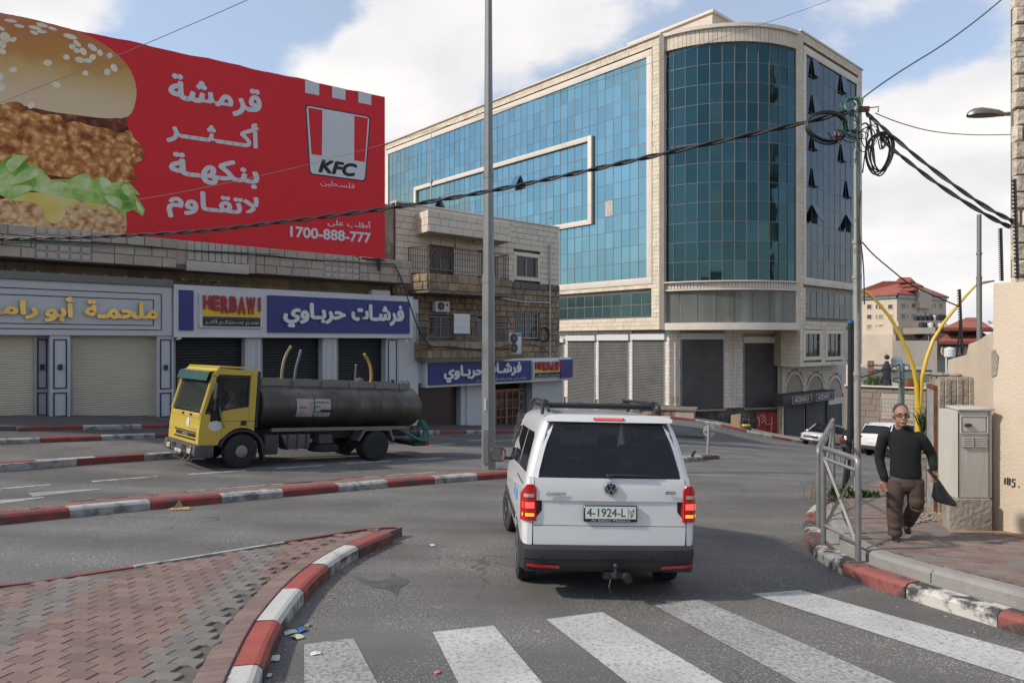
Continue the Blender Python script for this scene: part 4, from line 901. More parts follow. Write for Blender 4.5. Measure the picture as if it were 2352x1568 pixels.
for i in range(4):
 a,b=ha+(hb-ha)*i/4,ha+(hb-ha)*(i+1)/4
 v=MB(); v.fb(FG,a+.02,b-.02,hz0-.4,hz1,.16,.2); v.fb(FG,a+.0,a+.05,hz0-.4,hz1,.16,.225); v.build('metal_sheet',red_sheet,rs_)
sp_=mat('white_spray_paint',(.55,.5,.5),.8)
def scrawl(F,pts,d,w,m,parent,name='scrawl'):
 t=MB(); t.tube([F.p(F.s(x,d),F.z(x,y,d),d) for x,y in pts],w,5); t.build(name,m,parent)
for pts in(((1752,951),(1757,960),(1759,972),(1762,975),(1776,971)),((1773,956),(1772,982),(1771,992)),((1746,956),(1750,952),(1755,955),(1750,962),(1756,966),(1748,970)),((1742,955),(1745,965),(1743,978)),((1739,957),(1744,966))):
 scrawl(FG,pts,.225,.03,sp_,rs_)
 # ------------------------------------------------------------------ shops on the left
band_stone=mat('rough_band_stone',(.40,.335,.27),.92,.12,1.2,rnd=.10,bump=.03,bscale=18,dirt=(.27,.22,.175),dscale=1.5,damt=.55)
old_stone=mat('old_brown_stone',(.30,.215,.14),.92,.16,1.5,rnd=.16,bump=.05,bscale=9,dirt=(.10,.082,.065),dscale=1.3,damt=.65,dlo=.46,dhi=.66)
dark_course=mat('dark_brown_stone',(.17,.135,.10),.95,.2,1.5,rnd=.2,bump=.05,bscale=9,dirt=(.06,.052,.045),dscale=1.3,damt=.75)  # darker brown stone with still darker patches
new_stone=mat('cut_beige_stone',(.66,.58,.47),.85,.06,1,rnd=.055,bump=.006,bscale=60,dirt=(.47,.40,.30),dscale=1.0,damt=.45)
acp=mat('grey_white_panel',(.50,.50,.50),.45,.03,1,dirt=(.42,.42,.41),dscale=1,damt=.4)
acp_dark=mat('grey_trim',(.17,.165,.155),.5,.05,2)
blue_panel=mat('blue_sign_panel',(.028,.032,.17),.45,.04,1)
navy=mat('navy_line',(.012,.018,.06),.5)
cream_shut=mat('cream_shutter',(.50,.45,.34),.6,.05,1,dirt=(.22,.18,.13),dscale=.8,damt=.35,dlo=.58,dhi=.72,streak=True)
black_shut=mat('black_shutter',(.012,.012,.013),.5,.1,2)
brass=mat('polished_brass_letters',(.58,.39,.12),.25,.15,3,metal=.85)
white_let=mat('white_letters',(.66,.65,.63),.5,.02,2)
sb=thing('shop_building','low stone building with projecting balcony band above the cream and black shop shutters','building',tuple(SF.p(6,-.4,-2)))
def c2(x,y):return(.4211*x,574.2+.4211*y)
sx_=lambda x,d=0:SF.s(c2(x,0)[0],d)
szz=lambda x,y,d=0:SF.z(*c2(x,y),d)
db=.55  # the balcony band stands out over the street
S_L=-3.2
zbt,zbb=SF.z(200,531,db),szz(500,68,db)
zfA=szz(500,468); zcap=szz(500,160)
bw_=MB(); bw_.fb(SF,S_L,sx_(2245)+.6,-3,zbt-.1,-9,-.95); bw_.build('wall',old_stone,sb)
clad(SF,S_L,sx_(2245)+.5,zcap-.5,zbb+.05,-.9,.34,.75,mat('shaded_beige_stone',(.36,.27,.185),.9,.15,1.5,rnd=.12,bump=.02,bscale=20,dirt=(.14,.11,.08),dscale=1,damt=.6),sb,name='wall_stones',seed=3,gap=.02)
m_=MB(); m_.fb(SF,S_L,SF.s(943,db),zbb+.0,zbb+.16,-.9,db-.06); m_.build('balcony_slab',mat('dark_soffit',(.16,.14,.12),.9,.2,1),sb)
m_=MB(); m_.fb(SF,S_L,SF.s(943,db),zbb+.16,zbt,db-.35,db-.04); m_.build('balcony_wall',stone_backing,sb)
sA,sB_,sC_,sD_,sE_=sx_(960,db),sx_(1020,db),sx_(1345,db),sx_(1395,db),SF.s(943,db)
q0,q1=sx_(190,db),sx_(500,db); q2,q3=sx_(1765,db),sx_(1958,db)
clad(SF,S_L,sA,zbb,zbt,db,.30,.70,band_stone,sb,name='band_stones',th=.05,gap=.014,seed=5,holes=[(q0,q1,-9,99)],each=55,rough=.015)
clad(SF,sD_,sE_,zbb,zbt,db,.30,.70,band_stone,sb,name='band_stones',th=.05,gap=.014,seed=7,holes=[(q2,q3,-9,99)],each=45,rough=.015)
clad(SF,sA,sB_,zbb,zbt,db-.12,.30,.70,dark_course,sb,name='band_stones',seed=8,gap=.014)
tile=mat('pale_square_tile',(.44,.385,.335),.8,.08,1.5,rnd=.06,dirt=(.3,.25,.2),dscale=1.5)
for a,b,nn in((q0,q1,5),(q2,q3,5)):
 nh=4; w=(b-a)/nn; h=(zbt-zbb)/nh
 for i in range(nn):
  for j in range(nh):
   m_=MB(); m_.fb(SF,a+i*w+.035,a+(i+1)*w-.035,zbb+j*h+.035,zbb+(j+1)*h-.035,db-.03,db+.045); m_.build('square_tile',tile,sb,bevel=.015)
 m_=MB(); m_.fb(SF,a,b,zbb,zbt,db-.05,db+.01); m_.build('tile_backing',band_stone,sb)
nn=9; a,b=sB_,sC_; w=(b-a)/nn
for i in range(nn):
 m_=MB(); m_.fb(SF,a+i*w+.01,a+(i+1)*w-.01,zbb+.32,zbt-.02,db-.02,db+.10+.012*(i%2)); m_.build('upright_slab',tile,sb,bevel=.01)
m_=MB(); m_.fb(SF,a-.04,b+.04,zbb-.06,zbb+.3,db-.02,db+.14); m_.build('ledge',tile,sb,bevel=.02)
m_=MB(); m_.fb(SF,sC_+.05,sD_-.02,zbb,zbt,db-.1,db+.02); m_.build('narrow_pier',band_stone,sb)
zAt=szz(500,180); zAb=szz(500,466)
fa=thing('butcher_sign','grey-white shop fascia with brass Arabic letters and navy border lines above cream shutters','sign',tuple(SF.p(3,zAb,.02)))
sj=sx_(941.5)
m_=MB(); m_.fb(SF,S_L,sj-.012,zAb,zAt,-.9,.0); m_.build('fascia_panel',acp,fa,bevel=.01)
m_=MB(); m_.fb(SF,S_L,sj+.0,zAt+.003,zAt+.26,-.95,.10); m_.build('grey_cap',acp_dark,fa,bevel=.02)
for i in range(16):
 s=S_L+.4+i*.62; m_=MB(); m_.fb(SF,s,s+.1,zAt+.263,zAt+.31,-.5,.07); m_.build('roof_sheet_end',acp_dark,fa)
hA=zAt-zAb
for k,(o1,o2) in enumerate(((.15,.035),(.27,.09))):
 z1,z0=zAt-hA*o1,zAb+hA*o1*.75; r=sj-.36-k*.26; t=.026
 m_=MB(); m_.fb(SF,S_L,r,z1-t,z1,.004,.018); m_.fb(SF,S_L,r,z0,z0+t,.004,.018); m_.fb(SF,r-t,r,z0+t,z1-t,.004,.018); m_.build('border_line',navy,fa)
for t,x0,x1,yt,yb2 in(('ملحمـة',457,857,278,376),('أبو',240,400,254,393),('رامـي',-190,205,268,393)):
 text(t,brass,SF,sx_(x0),sx_(x1),szz((x0+x1)/2,yb2),szz((x0+x1)/2,yt),.03,.07,fa,bold=.045)
zBt,zBb=szz(1500,216),szz(1500,478)
fb_=thing('mattress_shop_sign','wide white fascia with blue Arabic mattress sign and red HERBAWI logo over black shutters','sign',tuple(SF.p(9,zBb,.1)))
sR=sx_(2245)
m_=MB(); m_.fb(SF,sj+.012,sR,zBb,zBt,-.9,.12); m_.build('fascia_panel',mat('white_panel',(.60,.60,.61),.4,.03,1,dirt=(.5,.5,.5)),fb_,bevel=.01)
def fbx(x0,x1,y0,y1):return sx_(x0,.12),sx_(x1,.12),szz((x0+x1)/2,y1,.12),szz((x0+x1)/2,y0,.12)
q=fbx(975,1053,219,437); m_=MB(); m_.fb(SF,*q,.123,.19); m_.build('blue_panel',blue_panel,fb_,bevel=.006)
q=fbx(1457,2230,264,452); m_=MB(); m_.fb(SF,*q,.123,.20); m_.build('blue_panel',blue_panel,fb_,bevel=.006)
for t,x0,x1,yt,yb2 in(('فرشـات',1900,2185,298,413),('حربـاوي',1530,1868,290,424)):
 text(t,white_let,SF,sx_(x0),sx_(x1),szz((x0+x1)/2,yb2),szz((x0+x1)/2,yt),.20,.09,fb_,bold=.045)
red_l=mat('red_logo_letters',(.33,.02,.02),.45,.05,2); yel=mat('yellow_dune',(.75,.46,.02),.5,.05,2); blk=mat('black_strip',(.02,.02,.022),.45); grey_l=mat('light_grey_lettering',(.55,.55,.55),.5)
def herbawi(F,s0,s1,z0,z1,d,par):
 h=z1-z0; w=s1-s0
 m_=MB(); m_.fb(F,s0,s1,z0,z1,d+.003,d+.09); m_.build('logo_box',white_box,par,bevel=.01)
 a,b=s0+w*.05,s1-w*.04; e=d+.092
 v=MB(F.M); n=24; pts=[(a,z0+h*.33)]+[(a+(b-a)*i/n,z0+h*(.53+.07*math.sin(i/n*9.5))) for i in range(n+1)]+[(b,z0+h*.33)]
 v.prism(pts,-e-.02,-e,axis='y'); v.build('yellow_dunes',yel,par)
 v=MB(); v.fb(F,a,b,z0+h*.285,z0+h*.325,e,e+.02); v.build('blue_line',blue_panel,par)
 v=MB(); v.fb(F,a,b,z0+h*.05,z0+h*.28,e,e+.02); v.build('black_strip',blk,par)
 text('نهتـم بصحتكـم أكثـر',grey_l,F,a+w*.03,b-w*.03,z0+h*.075,z0+h*.26,e+.021,.01,par,name='small_lettering')
 hs=[.0,-.03,-.10,-.07,-.12,-.12,-.03]
 for k,c in enumerate('HERBAWI'):
  ww=(b-a)/7.; wd=ww*(.5 if c=='I' else 1.12 if c=='W' else.92); x0=a+ww*k*1.04
  if k==6:wd=ww*.3; x0=b-wd
  text(c,red_l,F,x0,min(x0+wd,b),z0+h*(.53+hs[k]),z0+h*.95,e+.021,.05,par,name='logo_letter',bold=.06)
herbawi(SF,*fbx(1083,1427,243,425),.12,fb_)
zg=-1.6
pil_x=((190,270,-.55,acp),(272,383,-.05,acp),(858,948,-.05,acp),(1338,1423,-.08,acp),(1760,1836,-.08,acp),(2105,2175,-.08,acp))
for x0,x1,d,m in pil_x:
 m_=MB(); m_.fb(SF,sx_(x0,d),sx_(x1,d),zg,zAb-.003,-1.0,d); p_=m_.build('pillar',m,sb,bevel=.008)
 a,b=sx_(x0,d),sx_(x1,d); w=b-a; zb2=szz((x0+x1)/2,925,d)
 if d>-.5 or x0==190:
  top=zAb-.12; mid_=zb2+(top-zb2)*.34
  dark=x0 in(190,272,858,2105)
  for z0,z1 in(((zb2+.1,mid_),(mid_+.12,top)) if dark and x0!=2105 else((zb2+.1,top),)):
   t=.035; v=MB()
   for q in((a+w*.16,b-w*.16,z1-t,z1),(a+w*.16,b-w*.16,z0,z0+t),(a+w*.16,a+w*.16+t,z0+t,z1-t),(b-w*.16-t,b-w*.16,z0+t,z1-t)):v.fb(SF,*q,d+.003,d+.03)
   v.build('pillar_moulding',navy if dark else white_box,p_)
   if not dark:
    v=MB()
    for q in((a+w*.3,b-w*.3,z1-.12,z1-.1),(a+w*.3,a+w*.3+.02,z0,z1-.12),(b-w*.3-.02,b-w*.3,z0,z1-.12)):v.fb(SF,*q,d+.003,d+.022)
    v.build('pillar_bead',white_box,p_)
  v=MB(); zc=zb2+(top-zb2)*.62 if x0<900 else zb2+(top-zb2)*.45
  v.fb(SF,(a+b)/2-.06,(a+b)/2+.06,zc,zc+.18,d+.003,d+.07); v.build('wall_light',black_metal,p_)
for x0,x1,m in((-330,190,cream_shut),(385,857,cream_shut)):
 shutter(SF,sx_(x0,-.35),sx_(x1,-.35),szz((x0+x1)/2,925,-.35),zAb,-.35,m,sb,pitch=.075,amp=.018)
m_=MB(); m_.fb(SF,sx_(383,-.3),sx_(858,-.3),zg,szz(620,925,-.3),-1,-.28); m_.build('door_sill',band_stone,sb)
m_=MB(); m_.fb(SF,S_L,sx_(190,-.3),zg,szz(100,925,-.3),-1,-.28); m_.build('door_sill',band_stone,sb)
for x0,x1 in((948,1338),(1423,1760),(1836,2105)):
 shutter(SF,sx_(x0,-.5),sx_(x1,-.5),-2,zBb,-.5,black_shut,sb,pitch=.11,amp=.02)
m_=MB(); m_.fb(SF,sx_(2175,-.05),sx_(2282,-.05),-3,szz(2260,268),-1.2,-.05); m_.build('end_wall_panel',acp,sb,bevel=.01)
for x,y in((975,480),(2215,495)):
 v=MB(SF.M); s,z=sx_(x,.15),szz(x,y,.15); v.tube([(s,-.13,z+.08),(s,-.2,z)],.02,6); v.tube([(s-.1,-.24,z-.04),(s+.06,-.2,z)],.035,8)
 solo(v,'security_camera',white_box,'small white security camera under the %s end of the white shop fascia'%('left' if x<1000 else 'right'),'camera',group='security cameras under the fascia')
 # ------------------------------------------------------------------ billboard
Lb=at(0,784,22.35); Rb=at(884,784,29.4); BB=Frame(Lb.x,Lb.y,Rb.x-Lb.x,Rb.y-Lb.y); BW=(Rb-Lb).length
bz=lambda px,py:BB.inv(px,py)
bbt=thing('billboard','huge red fast food billboard with burger picture and white Arabic words above the shops','billboard',tuple(BB.p(6,6,0)))
red_print=mat('red_vinyl_print',(.66,.022,.03),.6,.03,.5,spec=.3)
zTL,zTR,zBL,zBR=BB.z(0,29),BB.z(884,223),BB.z(0,517.6),BB.z(884,594)
def edge_z(s,top):
 t=s/BW; return(zTL+(zTR-zTL)*t) if top else(zBL+(zBR-zBL)*t)
v=MB(BB.M); xs_=[(-1.5+(BW+1.5)*i/40) for i in range(41)]
topz=[edge_z(s,True)+(.022*math.sin(s*2.1)+.015*math.sin(s*5.3))-.02 for s in xs_]
pts=[(s,z) for s,z in zip(xs_,topz)]+[(xs_[-1],edge_z(BW,False)),(-1.5,edge_z(-1.5,False))]
v.prism(pts,-.0,.05,axis='y'); v.build('vinyl_sheet',red_print,bbt)
v=MB()
for i in range(9):
 s=-1+i*(BW+.8)/8; v.fb(BB,s-.05,s+.05,edge_z(s,False)-.5,edge_z(s,True)-.15,-.2,-.1)
for k in range(5):
 t=k/4; v.add([tuple(BB.p(s,edge_z(s,False)*(1-t)+edge_z(s,True)*t-.1+o,dd)) for s in(-1.3,BW-.03) for o in(0,.08) for dd in(-.1,-.055)],[(0,1,3,2),(4,5,7,6),(0,1,5,4),(2,3,7,6),(0,2,6,4),(1,3,7,5)])
v.build('steel_frame',black_metal,bbt)
for i in range(5):
 s=.5+i*(BW-.8)/4; v=MB(); v.tube([BB.p(s,zBR-.6,-.3),BB.p(s,edge_z(s,True)-.5,-.3)],.07,6); v.tube([BB.p(s,edge_z(s,True)-1,-.3),BB.p(s,zBR-.5,-3)],.05,6); v.build('support_post',black_metal,bbt)
def c1(x,y):return(.4028*x,.4028*y)
def bprint(pts,m,d,name,parent=bbt,smooth_=0):
 P=[BB.inv(*c1(x,y)) for x,y in pts]
 P=[Vector(p) for p in P]
 for _ in range(smooth_):
  Q=[]
  for i in range(len(P)):a,b=P[i],P[(i+1)%len(P)]; Q+=[a*.75+b*.25,a*.25+b*.75]
  P=Q
 r=delaunay_2d_cdt(P,[(i,(i+1)%len(P)) for i in range(len(P))],[],1,1e-6)
 v=MB(); v.add([tuple(BB.p(p.x,p.y,d)) for p in r[0]],[tuple(f) for f in r[2]]); return v.build(name,m,parent,recalc=False)
def nodes_of(m):return m.node_tree.nodes,m.node_tree.links,m.node_tree.nodes['Principled BSDF']
def ramp_mat(name,tex,scale,stops,rough=.6,detail=5,zgrad=None,dist=0,vscale=(1,1,1)):
 """flat print: colours picked by a noise / voronoi pattern, with an optional vertical printed gradient"""
 m=bpy.data.materials.new(name); m.use_nodes=True; MATS[name]=m; n,l,b=nodes_of(m)
 g=n.new('ShaderNodeNewGeometry'); mp=n.new('ShaderNodeMapping'); mp.inputs['Scale'].default_value=vscale; l.new(g.outputs['Position'],mp.inputs[0]); src=mp.outputs[0]
 if dist:
  nn_=n.new('ShaderNodeTexNoise'); nn_.inputs['Scale'].default_value=2.5; nn_.inputs['Detail'].default_value=4; l.new(src,nn_.inputs['Vector'])
  ma=n.new('ShaderNodeVectorMath'); ma.operation='MULTIPLY_ADD'; l.new(nn_.outputs['Color'],ma.inputs[0]); ma.inputs[1].default_value=(dist,)*3; l.new(src,ma.inputs[2]); src=ma.outputs[0]
 if tex=='V':
  t=n.new('ShaderNodeTexVoronoi'); t.feature='SMOOTH_F1'; t.inputs['Scale'].default_value=scale; l.new(src,t.inputs['Vector']); f=t.outputs['Distance']
  nn2=n.new('ShaderNodeTexNoise'); nn2.inputs['Scale'].default_value=scale*1.7; nn2.inputs['Detail'].default_value=5; l.new(src,nn2.inputs['Vector'])
  ad=n.new('ShaderNodeMath'); ad.operation='MULTIPLY_ADD'; l.new(nn2.outputs['Fac'],ad.inputs[0]); ad.inputs[1].default_value=.9; l.new(f,ad.inputs[2])
  sb2=n.new('ShaderNodeMath'); sb2.operation='SUBTRACT'; l.new(ad.outputs[0],sb2.inputs[0]); sb2.inputs[1].default_value=.35; f=sb2.outputs[0]
 else:
  t=n.new('ShaderNodeTexNoise'); t.inputs['Scale'].default_value=scale; t.inputs['Detail'].default_value=detail; l.new(src,t.inputs['Vector']); f=t.outputs['Fac']
 if zgrad:
  sp=n.new('ShaderNodeSeparateXYZ'); l.new(g.outputs['Position'],sp.inputs[0]); mr=n.new('ShaderNodeMapRange'); mr.inputs[1].default_value=zgrad[0]; mr.inputs[2].default_value=zgrad[1]; l.new(sp.outputs[2],mr.inputs[0])
  mm=n.new('ShaderNodeMath'); mm.operation='MULTIPLY_ADD'; l.new(f,mm.inputs[0]); mm.inputs[1].default_value=zgrad[2]; l.new(mr.outputs[0],mm.inputs[2]); f=mm.outputs[0]
 r=n.new('ShaderNodeValToRGB'); e=r.color_ramp.elements
 while len(e)<len(stops):e.new(.5)
 for k,(p,c) in enumerate(stops):e[k].position=p; e[k].color=(*c,1)
 l.new(f,r.inputs[0]); l.new(r.outputs[0],b.inputs['Base Color']); b.inputs['Roughness'].default_value=rough; b.inputs['Specular IOR Level'].default_value=.3
 return m
def Zc(x,y):return BB.z(*c1(x,y))
bun_top=ramp_mat('bun_print','N',1.0,[(.0,(.72,.55,.38)),(.30,(.68,.50,.31)),(.48,(.60,.40,.16)),(.62,(.52,.24,.06)),(.82,(.50,.17,.07)),(1.,(.56,.30,.19))],zgrad=(Zc(300,620)-.3,Zc(200,100)+1.2,.28))
chick=ramp_mat('fried_chicken_print','V',4.2,[(.0,(.88,.62,.32)),(.25,(.74,.42,.16)),(.5,(.52,.21,.06)),(.8,(.24,.06,.015))],dist=.35)
chick_d=ramp_mat('dark_chicken_print','V',4.0,[(.0,(.42,.16,.05)),(.35,(.22,.05,.02)),(.7,(.08,.015,.01))],dist=.3)
lett=ramp_mat('lettuce_print','N',1.6,[(.25,(.08,.20,.02)),(.42,(.20,.40,.05)),(.55,(.40,.55,.16)),(.72,(.58,.66,.36))],detail=3,dist=.6)
lett2=ramp_mat('lettuce_fold_print','N',2.2,[(.3,(.28,.45,.08)),(.55,(.52,.62,.28)),(.75,(.64,.70,.45))],detail=2,dist=.6)
saucem=ramp_mat('sauce_print','N',.9,[(.3,(.62,.48,.06)),(.5,(.68,.57,.18)),(.7,(.62,.60,.42))],detail=1)
bun_bot=ramp_mat('bottom_bun_print','V',5.5,[(.0,(.78,.58,.36)),(.45,(.64,.42,.20)),(.8,(.38,.14,.06))],dist=.15)
sesame=mat('sesame_print',(.74,.64,.48),.6,.1,3)
bprint([(-130,40),(0,75),(170,105),(330,148),(420,170),(520,212),(620,268),(700,338),(752,410),(778,490),(778,560),(757,640),(720,674),(600,682),(420,660),(300,640),(150,605),(0,596),(-130,590)],bun_top,.004,'bun_print',smooth_=1)
bprint([(-130,560),(300,600),(720,660),(745,800),(750,1000),(700,1150),(400,1130),(-130,1130)],chick_d,.003,'dark_chicken_print')
bprint([(300,640),(420,655),(600,678),(700,672),(735,720),(690,760),(560,740),(420,700),(310,690)],chick_d,.008,'dark_chicken_print',smooth_=1)
bprint([(-130,600),(0,605),(60,578),(120,585),(150,622),(200,640),(240,655),(340,650),(365,700),(440,690),(500,715),(620,735),(690,765),(745,735),(760,790),(800,822),(828,868),(815,915),(770,930),(760,980),(785,1025),(760,1040),(640,1045),(500,1020),(350,1010),(200,985),(0,930),(-130,900)],chick,.012,'fried_chicken_print',smooth_=1)
bprint([(-130,1130),(100,1145),(470,1150),(620,1175),(720,1210),(723,1290),(713,1349),(350,1312),(0,1284),(-130,1275)],bun_bot,.010,'bottom_bun_print',smooth_=0)
bprint([(-60,1150),(30,1135),(120,1095),(250,1100),(440,1105),(460,1140),(430,1172),(378,1165),(372,1230),(350,1265),(300,1277),(258,1255),(240,1170),(100,1140)],saucem,.014,'sauce_print',smooth_=1)
bprint([(465,1150),(600,1140),(612,1180),(560,1200),(490,1185)],saucem,.014,'sauce_print',smooth_=1)
bprint([(-130,900),(0,935),(50,890),(95,882),(165,890),(140,930),(205,950),(250,975),(290,1025),(400,1022),(440,1000),(490,988),(535,1030),(590,1000),(640,1042),(740,1045),(800,1112),(768,1108),(827,1190),(815,1234),(760,1195),(705,1220),(620,1170),(500,1155),(350,1120),(180,1088),(60,1142),(0,1112),(-130,1100)],lett,.018,'lettuce_print')
for q in([(20,930),(95,884),(150,892),(130,930),(60,1000)],[(150,960),(205,952),(240,985),(150,1040),(30,1060),(80,1010)],[(430,1010),(490,990),(530,1035),(480,1090)],[(560,1030),(590,1003),(650,1060),(600,1120)],[(680,1060),(740,1050),(790,1105),(730,1130)],[(770,1130),(822,1195),(812,1225),(780,1190)],[(280,1040),(380,1035),(440,1085),(300,1090)],[(60,1060),(180,1055),(190,1085),(90,1115)],[(580,1110),(700,1130),(690,1200),(620,1160)]):
 bprint(q,lett2,.022,'lettuce_fold_print',smooth_=2)
for x,y,w,h,a in((30,215,34,28,40),(75,228,22,14,-20),(15,255,26,20,60),(15,295,22,16,30),(110,150,30,10,12),(200,160,38,11,12),(240,145,36,12,14),(300,165,28,9,18),(195,188,26,10,20),(238,182,30,10,8),(400,210,42,14,16),(440,250,28,13,40),(412,268,20,15,10),(475,295,26,17,55),(437,290,20,15,20),(527,272,32,16,35),(570,303,20,16,60),(528,328,18,20,70),(455,343,30,17,15),(500,347,26,14,5),(378,328,20,16,15),(272,360,26,18,5),(625,318,17,17,45),(650,388,26,18,60),(612,412,20,20,20),(487,418,18,16,10),(322,485,28,17,25),(75,400,24,17,-10),(10,500,22,26,20),(5,440,16,22,0),(178,603,22,18,-30),(60,120,40,10,8),(10,165,22,10,30)):
 a=R(a); bprint([(x+w*math.cos(t)*math.cos(a)-h*math.sin(t)*math.sin(a),y+w*math.cos(t)*math.sin(a)+h*math.sin(t)*math.cos(a)) for t in[2*math.pi*i/10 for i in range(10)]],sesame,.008,'sesame_print')
white_print=mat('white_vinyl_print',(.60,.60,.60),.6,.02,1,spec=.3); black_print=mat('black_vinyl_print',(.025,.025,.028),.6,spec=.3)
for t,x0,x1,(tx,ty),(bx_,by_),bo in(('قرمشة',960,1492,(1160,450),(1365,668),.035),('أكـــثـــر',948,1475,(1155,657),(965,812),.035),('بنكهـة',963,1478,(1010,868),(1452,1083),.035),('لاتقـاوم',950,1482,(1205,1097),(1130,1255),.035)):
 text(t,white_print,BB,BB.s(c1(x0,0)[0]),BB.s(c1(x1,0)[0]),Zc(bx_,by_),Zc(tx,ty),.006,0,bbt,bold=bo,res=8,step=.0012)
text('فلسـطين',white_print,BB,BB.s(c1(1828,0)[0]),BB.s(c1(2022,0)[0]),Zc(2010,1083),Zc(1920,1036),.006,0,bbt,res=6,step=.0012)
text('أطلب على',white_print,BB,BB.s(c1(1868,0)[0]),BB.s(c1(2112,0)[0]),Zc(2090,1310),Zc(1960,1250),.006,0,bbt,bold=.012,res=6,step=.0012)
text('1700-888-777',white_print,BB,BB.s(c1(1655,0)[0]),BB.s(c1(2115,0)[0]),Zc(2000,1378),Zc(2000,1318),.006,0,bbt,bold=.03,res=6,step=.0002)
for a,b,yb2 in((1740,1820,545),(1894,1970,572),(2043,2117,600)):
 s0,s1=BB.s(c1(a,0)[0]),BB.s(c1(b,0)[0]); z0=Zc(b,yb2); v=MB()
 v.quad(BB.p(s0,z0,.005),BB.p(s1,z0,.005),BB.p(s1,edge_z(s1,True)-.03,.005),BB.p(s0,edge_z(s0,True)-.03,.005)); v.build('white_stripe',white_print,bbt,recalc=False)
def rquad(q,k):
 c=(sum(p[0] for p in q)/4,sum(p[1] for p in q)/4); return[(c[0]+(p[0]-c[0])*k,c[1]+(p[1]-c[1])*k) for p in q]
TZ=[(1740,595),(2114,664),(2084,1037),(1765,995)]
def rounded(q,r=.05,m=0):
 o=[]
 for i in range(4):
  a,b,c=q[i-1],q[i],q[(i+1)%4]
  for t in(0,.35,.65,1):
   p0=(b[0]+(a[0]-b[0])*r,b[1]+(a[1]-b[1])*r); p2=(b[0]+(c[0]-b[0])*r,b[1]+(c[1]-b[1])*r)
   o.append(((1-t)**2*p0[0]+2*t*(1-t)*b[0]+t*t*p2[0],(1-t)**2*p0[1]+2*t*(1-t)*b[1]+t*t*p2[1]))
 return o
bprint(rounded(TZ),black_print,.005,'logo_outline'); bprint(rounded(rquad(TZ,.965)),white_print,.008,'logo_field')
bprint([(1757,614),(1838,628),(1835,888),(1776,880)],red_print,.011,'logo_stripe'); bprint([(2020,661),(2098,675),(2080,925),(2019,915)],red_print,.011,'logo_stripe')
text('KFC',black_print,BB,BB.s(c1(1815,0)[0]),BB.s(c1(2037,0)[0]),Zc(1925,998),Zc(1925,920),.011,0,bbt,bold=.05,shear=.25,res=6)
# ------------------------------------------------------------------ stone apartment building right of the shops
BD=-.75
fpx=lambda x:(1530+x*.33166)/1.7415; fpy=lambda y:(780+y*.33166)/1.7415  # first close crop
gpx=lambda x:(1530+x*.33161)/1.7415; gpy=lambda y:(1280+y*.33161)/1.7415  # second close crop
ss=lambda px,d=BD:SF.s(px,d)
zz_=lambda px,py,d=BD:SF.z(px,py,d)
hb_=thing('apartment_building','old stone apartment building with two railed balconies above the blue corner sign','building',tuple(SF.p(17,-1.8,-2)))
e0,e1=ss(fpx(155)),ss(1283); zroof=zz_(fpx(2000),fpy(382)); zroofL=zz_(fpx(280),fpy(140)); zmid=zz_(fpx(1900),fpy(1075)); zlow=zz_(gpx(1900),gpy(452))
core=MB(); core.fb(SF,e0,e1,zlow-.1,zroof-.03,BD-7,BD-.3); core.fb(SF,e0,ss(fpx(408)),zroof-.03,zroofL-.03,BD-4,BD-.3); core.build('wall',stone_backing,hb_)
core=MB(); core.fb(SF,e0-.5,e0+.02,zmid+.3,zroofL,BD-7,BD-.1); core.build('concrete_side_wall',mat('board_marked_concrete',(.36,.31,.235),.9,.2,2,dirt=(.14,.125,.10),dscale=1.6,damt=.8,dlo=.42,dhi=.62),hb_)
def fwin(x0,x1,y0,y1,px=fpx,py=fpy,d=BD):m2=px((x0+x1)/2); return ss(px(x0),d),ss(px(x1),d),zz_(m2,py(y1),d),zz_(m2,py(y0),d)
wA=fwin(562,852,635,908); wB=fwin(1612,1866,745,990); dA=fwin(1140,1210,690,985)
wC=fwin(490,835,1440,1568+0); wD=fwin(1582,1884,-90,222,gpx,gpy); wE=fwin(560,850,-50,215,gpx,gpy); dE=fwin(1130,1215,-20,262,gpx,gpy)
wBf=(wB[0]-.2,wB[1]+.2,wB[2]-.2,wB[3]+.2)
clad(SF,e0,e1,zmid,zroof,BD,.295,.70,new_stone,hb_,name='upper_stones',th=.04,gap=.013,seed=31,holes=[wA,wBf,dA],each=300,var=.4)
clad(SF,e0,ss(fpx(408)),zroof+.0,zroofL,BD,.295,.70,new_stone,hb_,name='upper_stones',th=.04,gap=.02,seed=33)
clad(SF,e0-.2,e1,zlow,zmid-.36,BD,.30,.45,old_stone,hb_,name='old_stones',th=.09,gap=.012,seed=35,holes=[wD,wE,dE],bevel=.03,rough=.05,var=.45)
clad(SF,e0-.2,e1,zmid-.36,zmid,BD,.36,.6,dark_course,hb_,name='dark_brown_course',th=.10,gap=.012,seed=36,bevel=.03,rough=.03)
clad(Frame(SF.p(e1,0,BD).x,SF.p(e1,0,BD).y,-SF.n.x,-SF.n.y),0,6,zlow,zroof,0,.30,.6,new_stone,hb_,name='end_stones',th=.04,gap=.02,seed=38)
cpn=MB(); cpn.fb(SF,e0,e1+.05,zroof+.003,zroof+.07,BD-.4,BD+.08); cpn.build('parapet_coping',stone_smooth,hb_)
dC=.55; cs0,cs1=ss(fpx(562),dC),ss(fpx(1548),dC+.0)
cz1_,cz0_=zz_(fpx(900),fpy(228),dC),zz_(fpx(900),fpy(482),dC)
def rect_poly(F,s0,s1,d0,d1,back0,back1):return[(F.p(s,0,d).x,F.p(s,0,d).y) for s,d in((s0,d1),(s1,d1),(back1,d0),(back0,d0))]
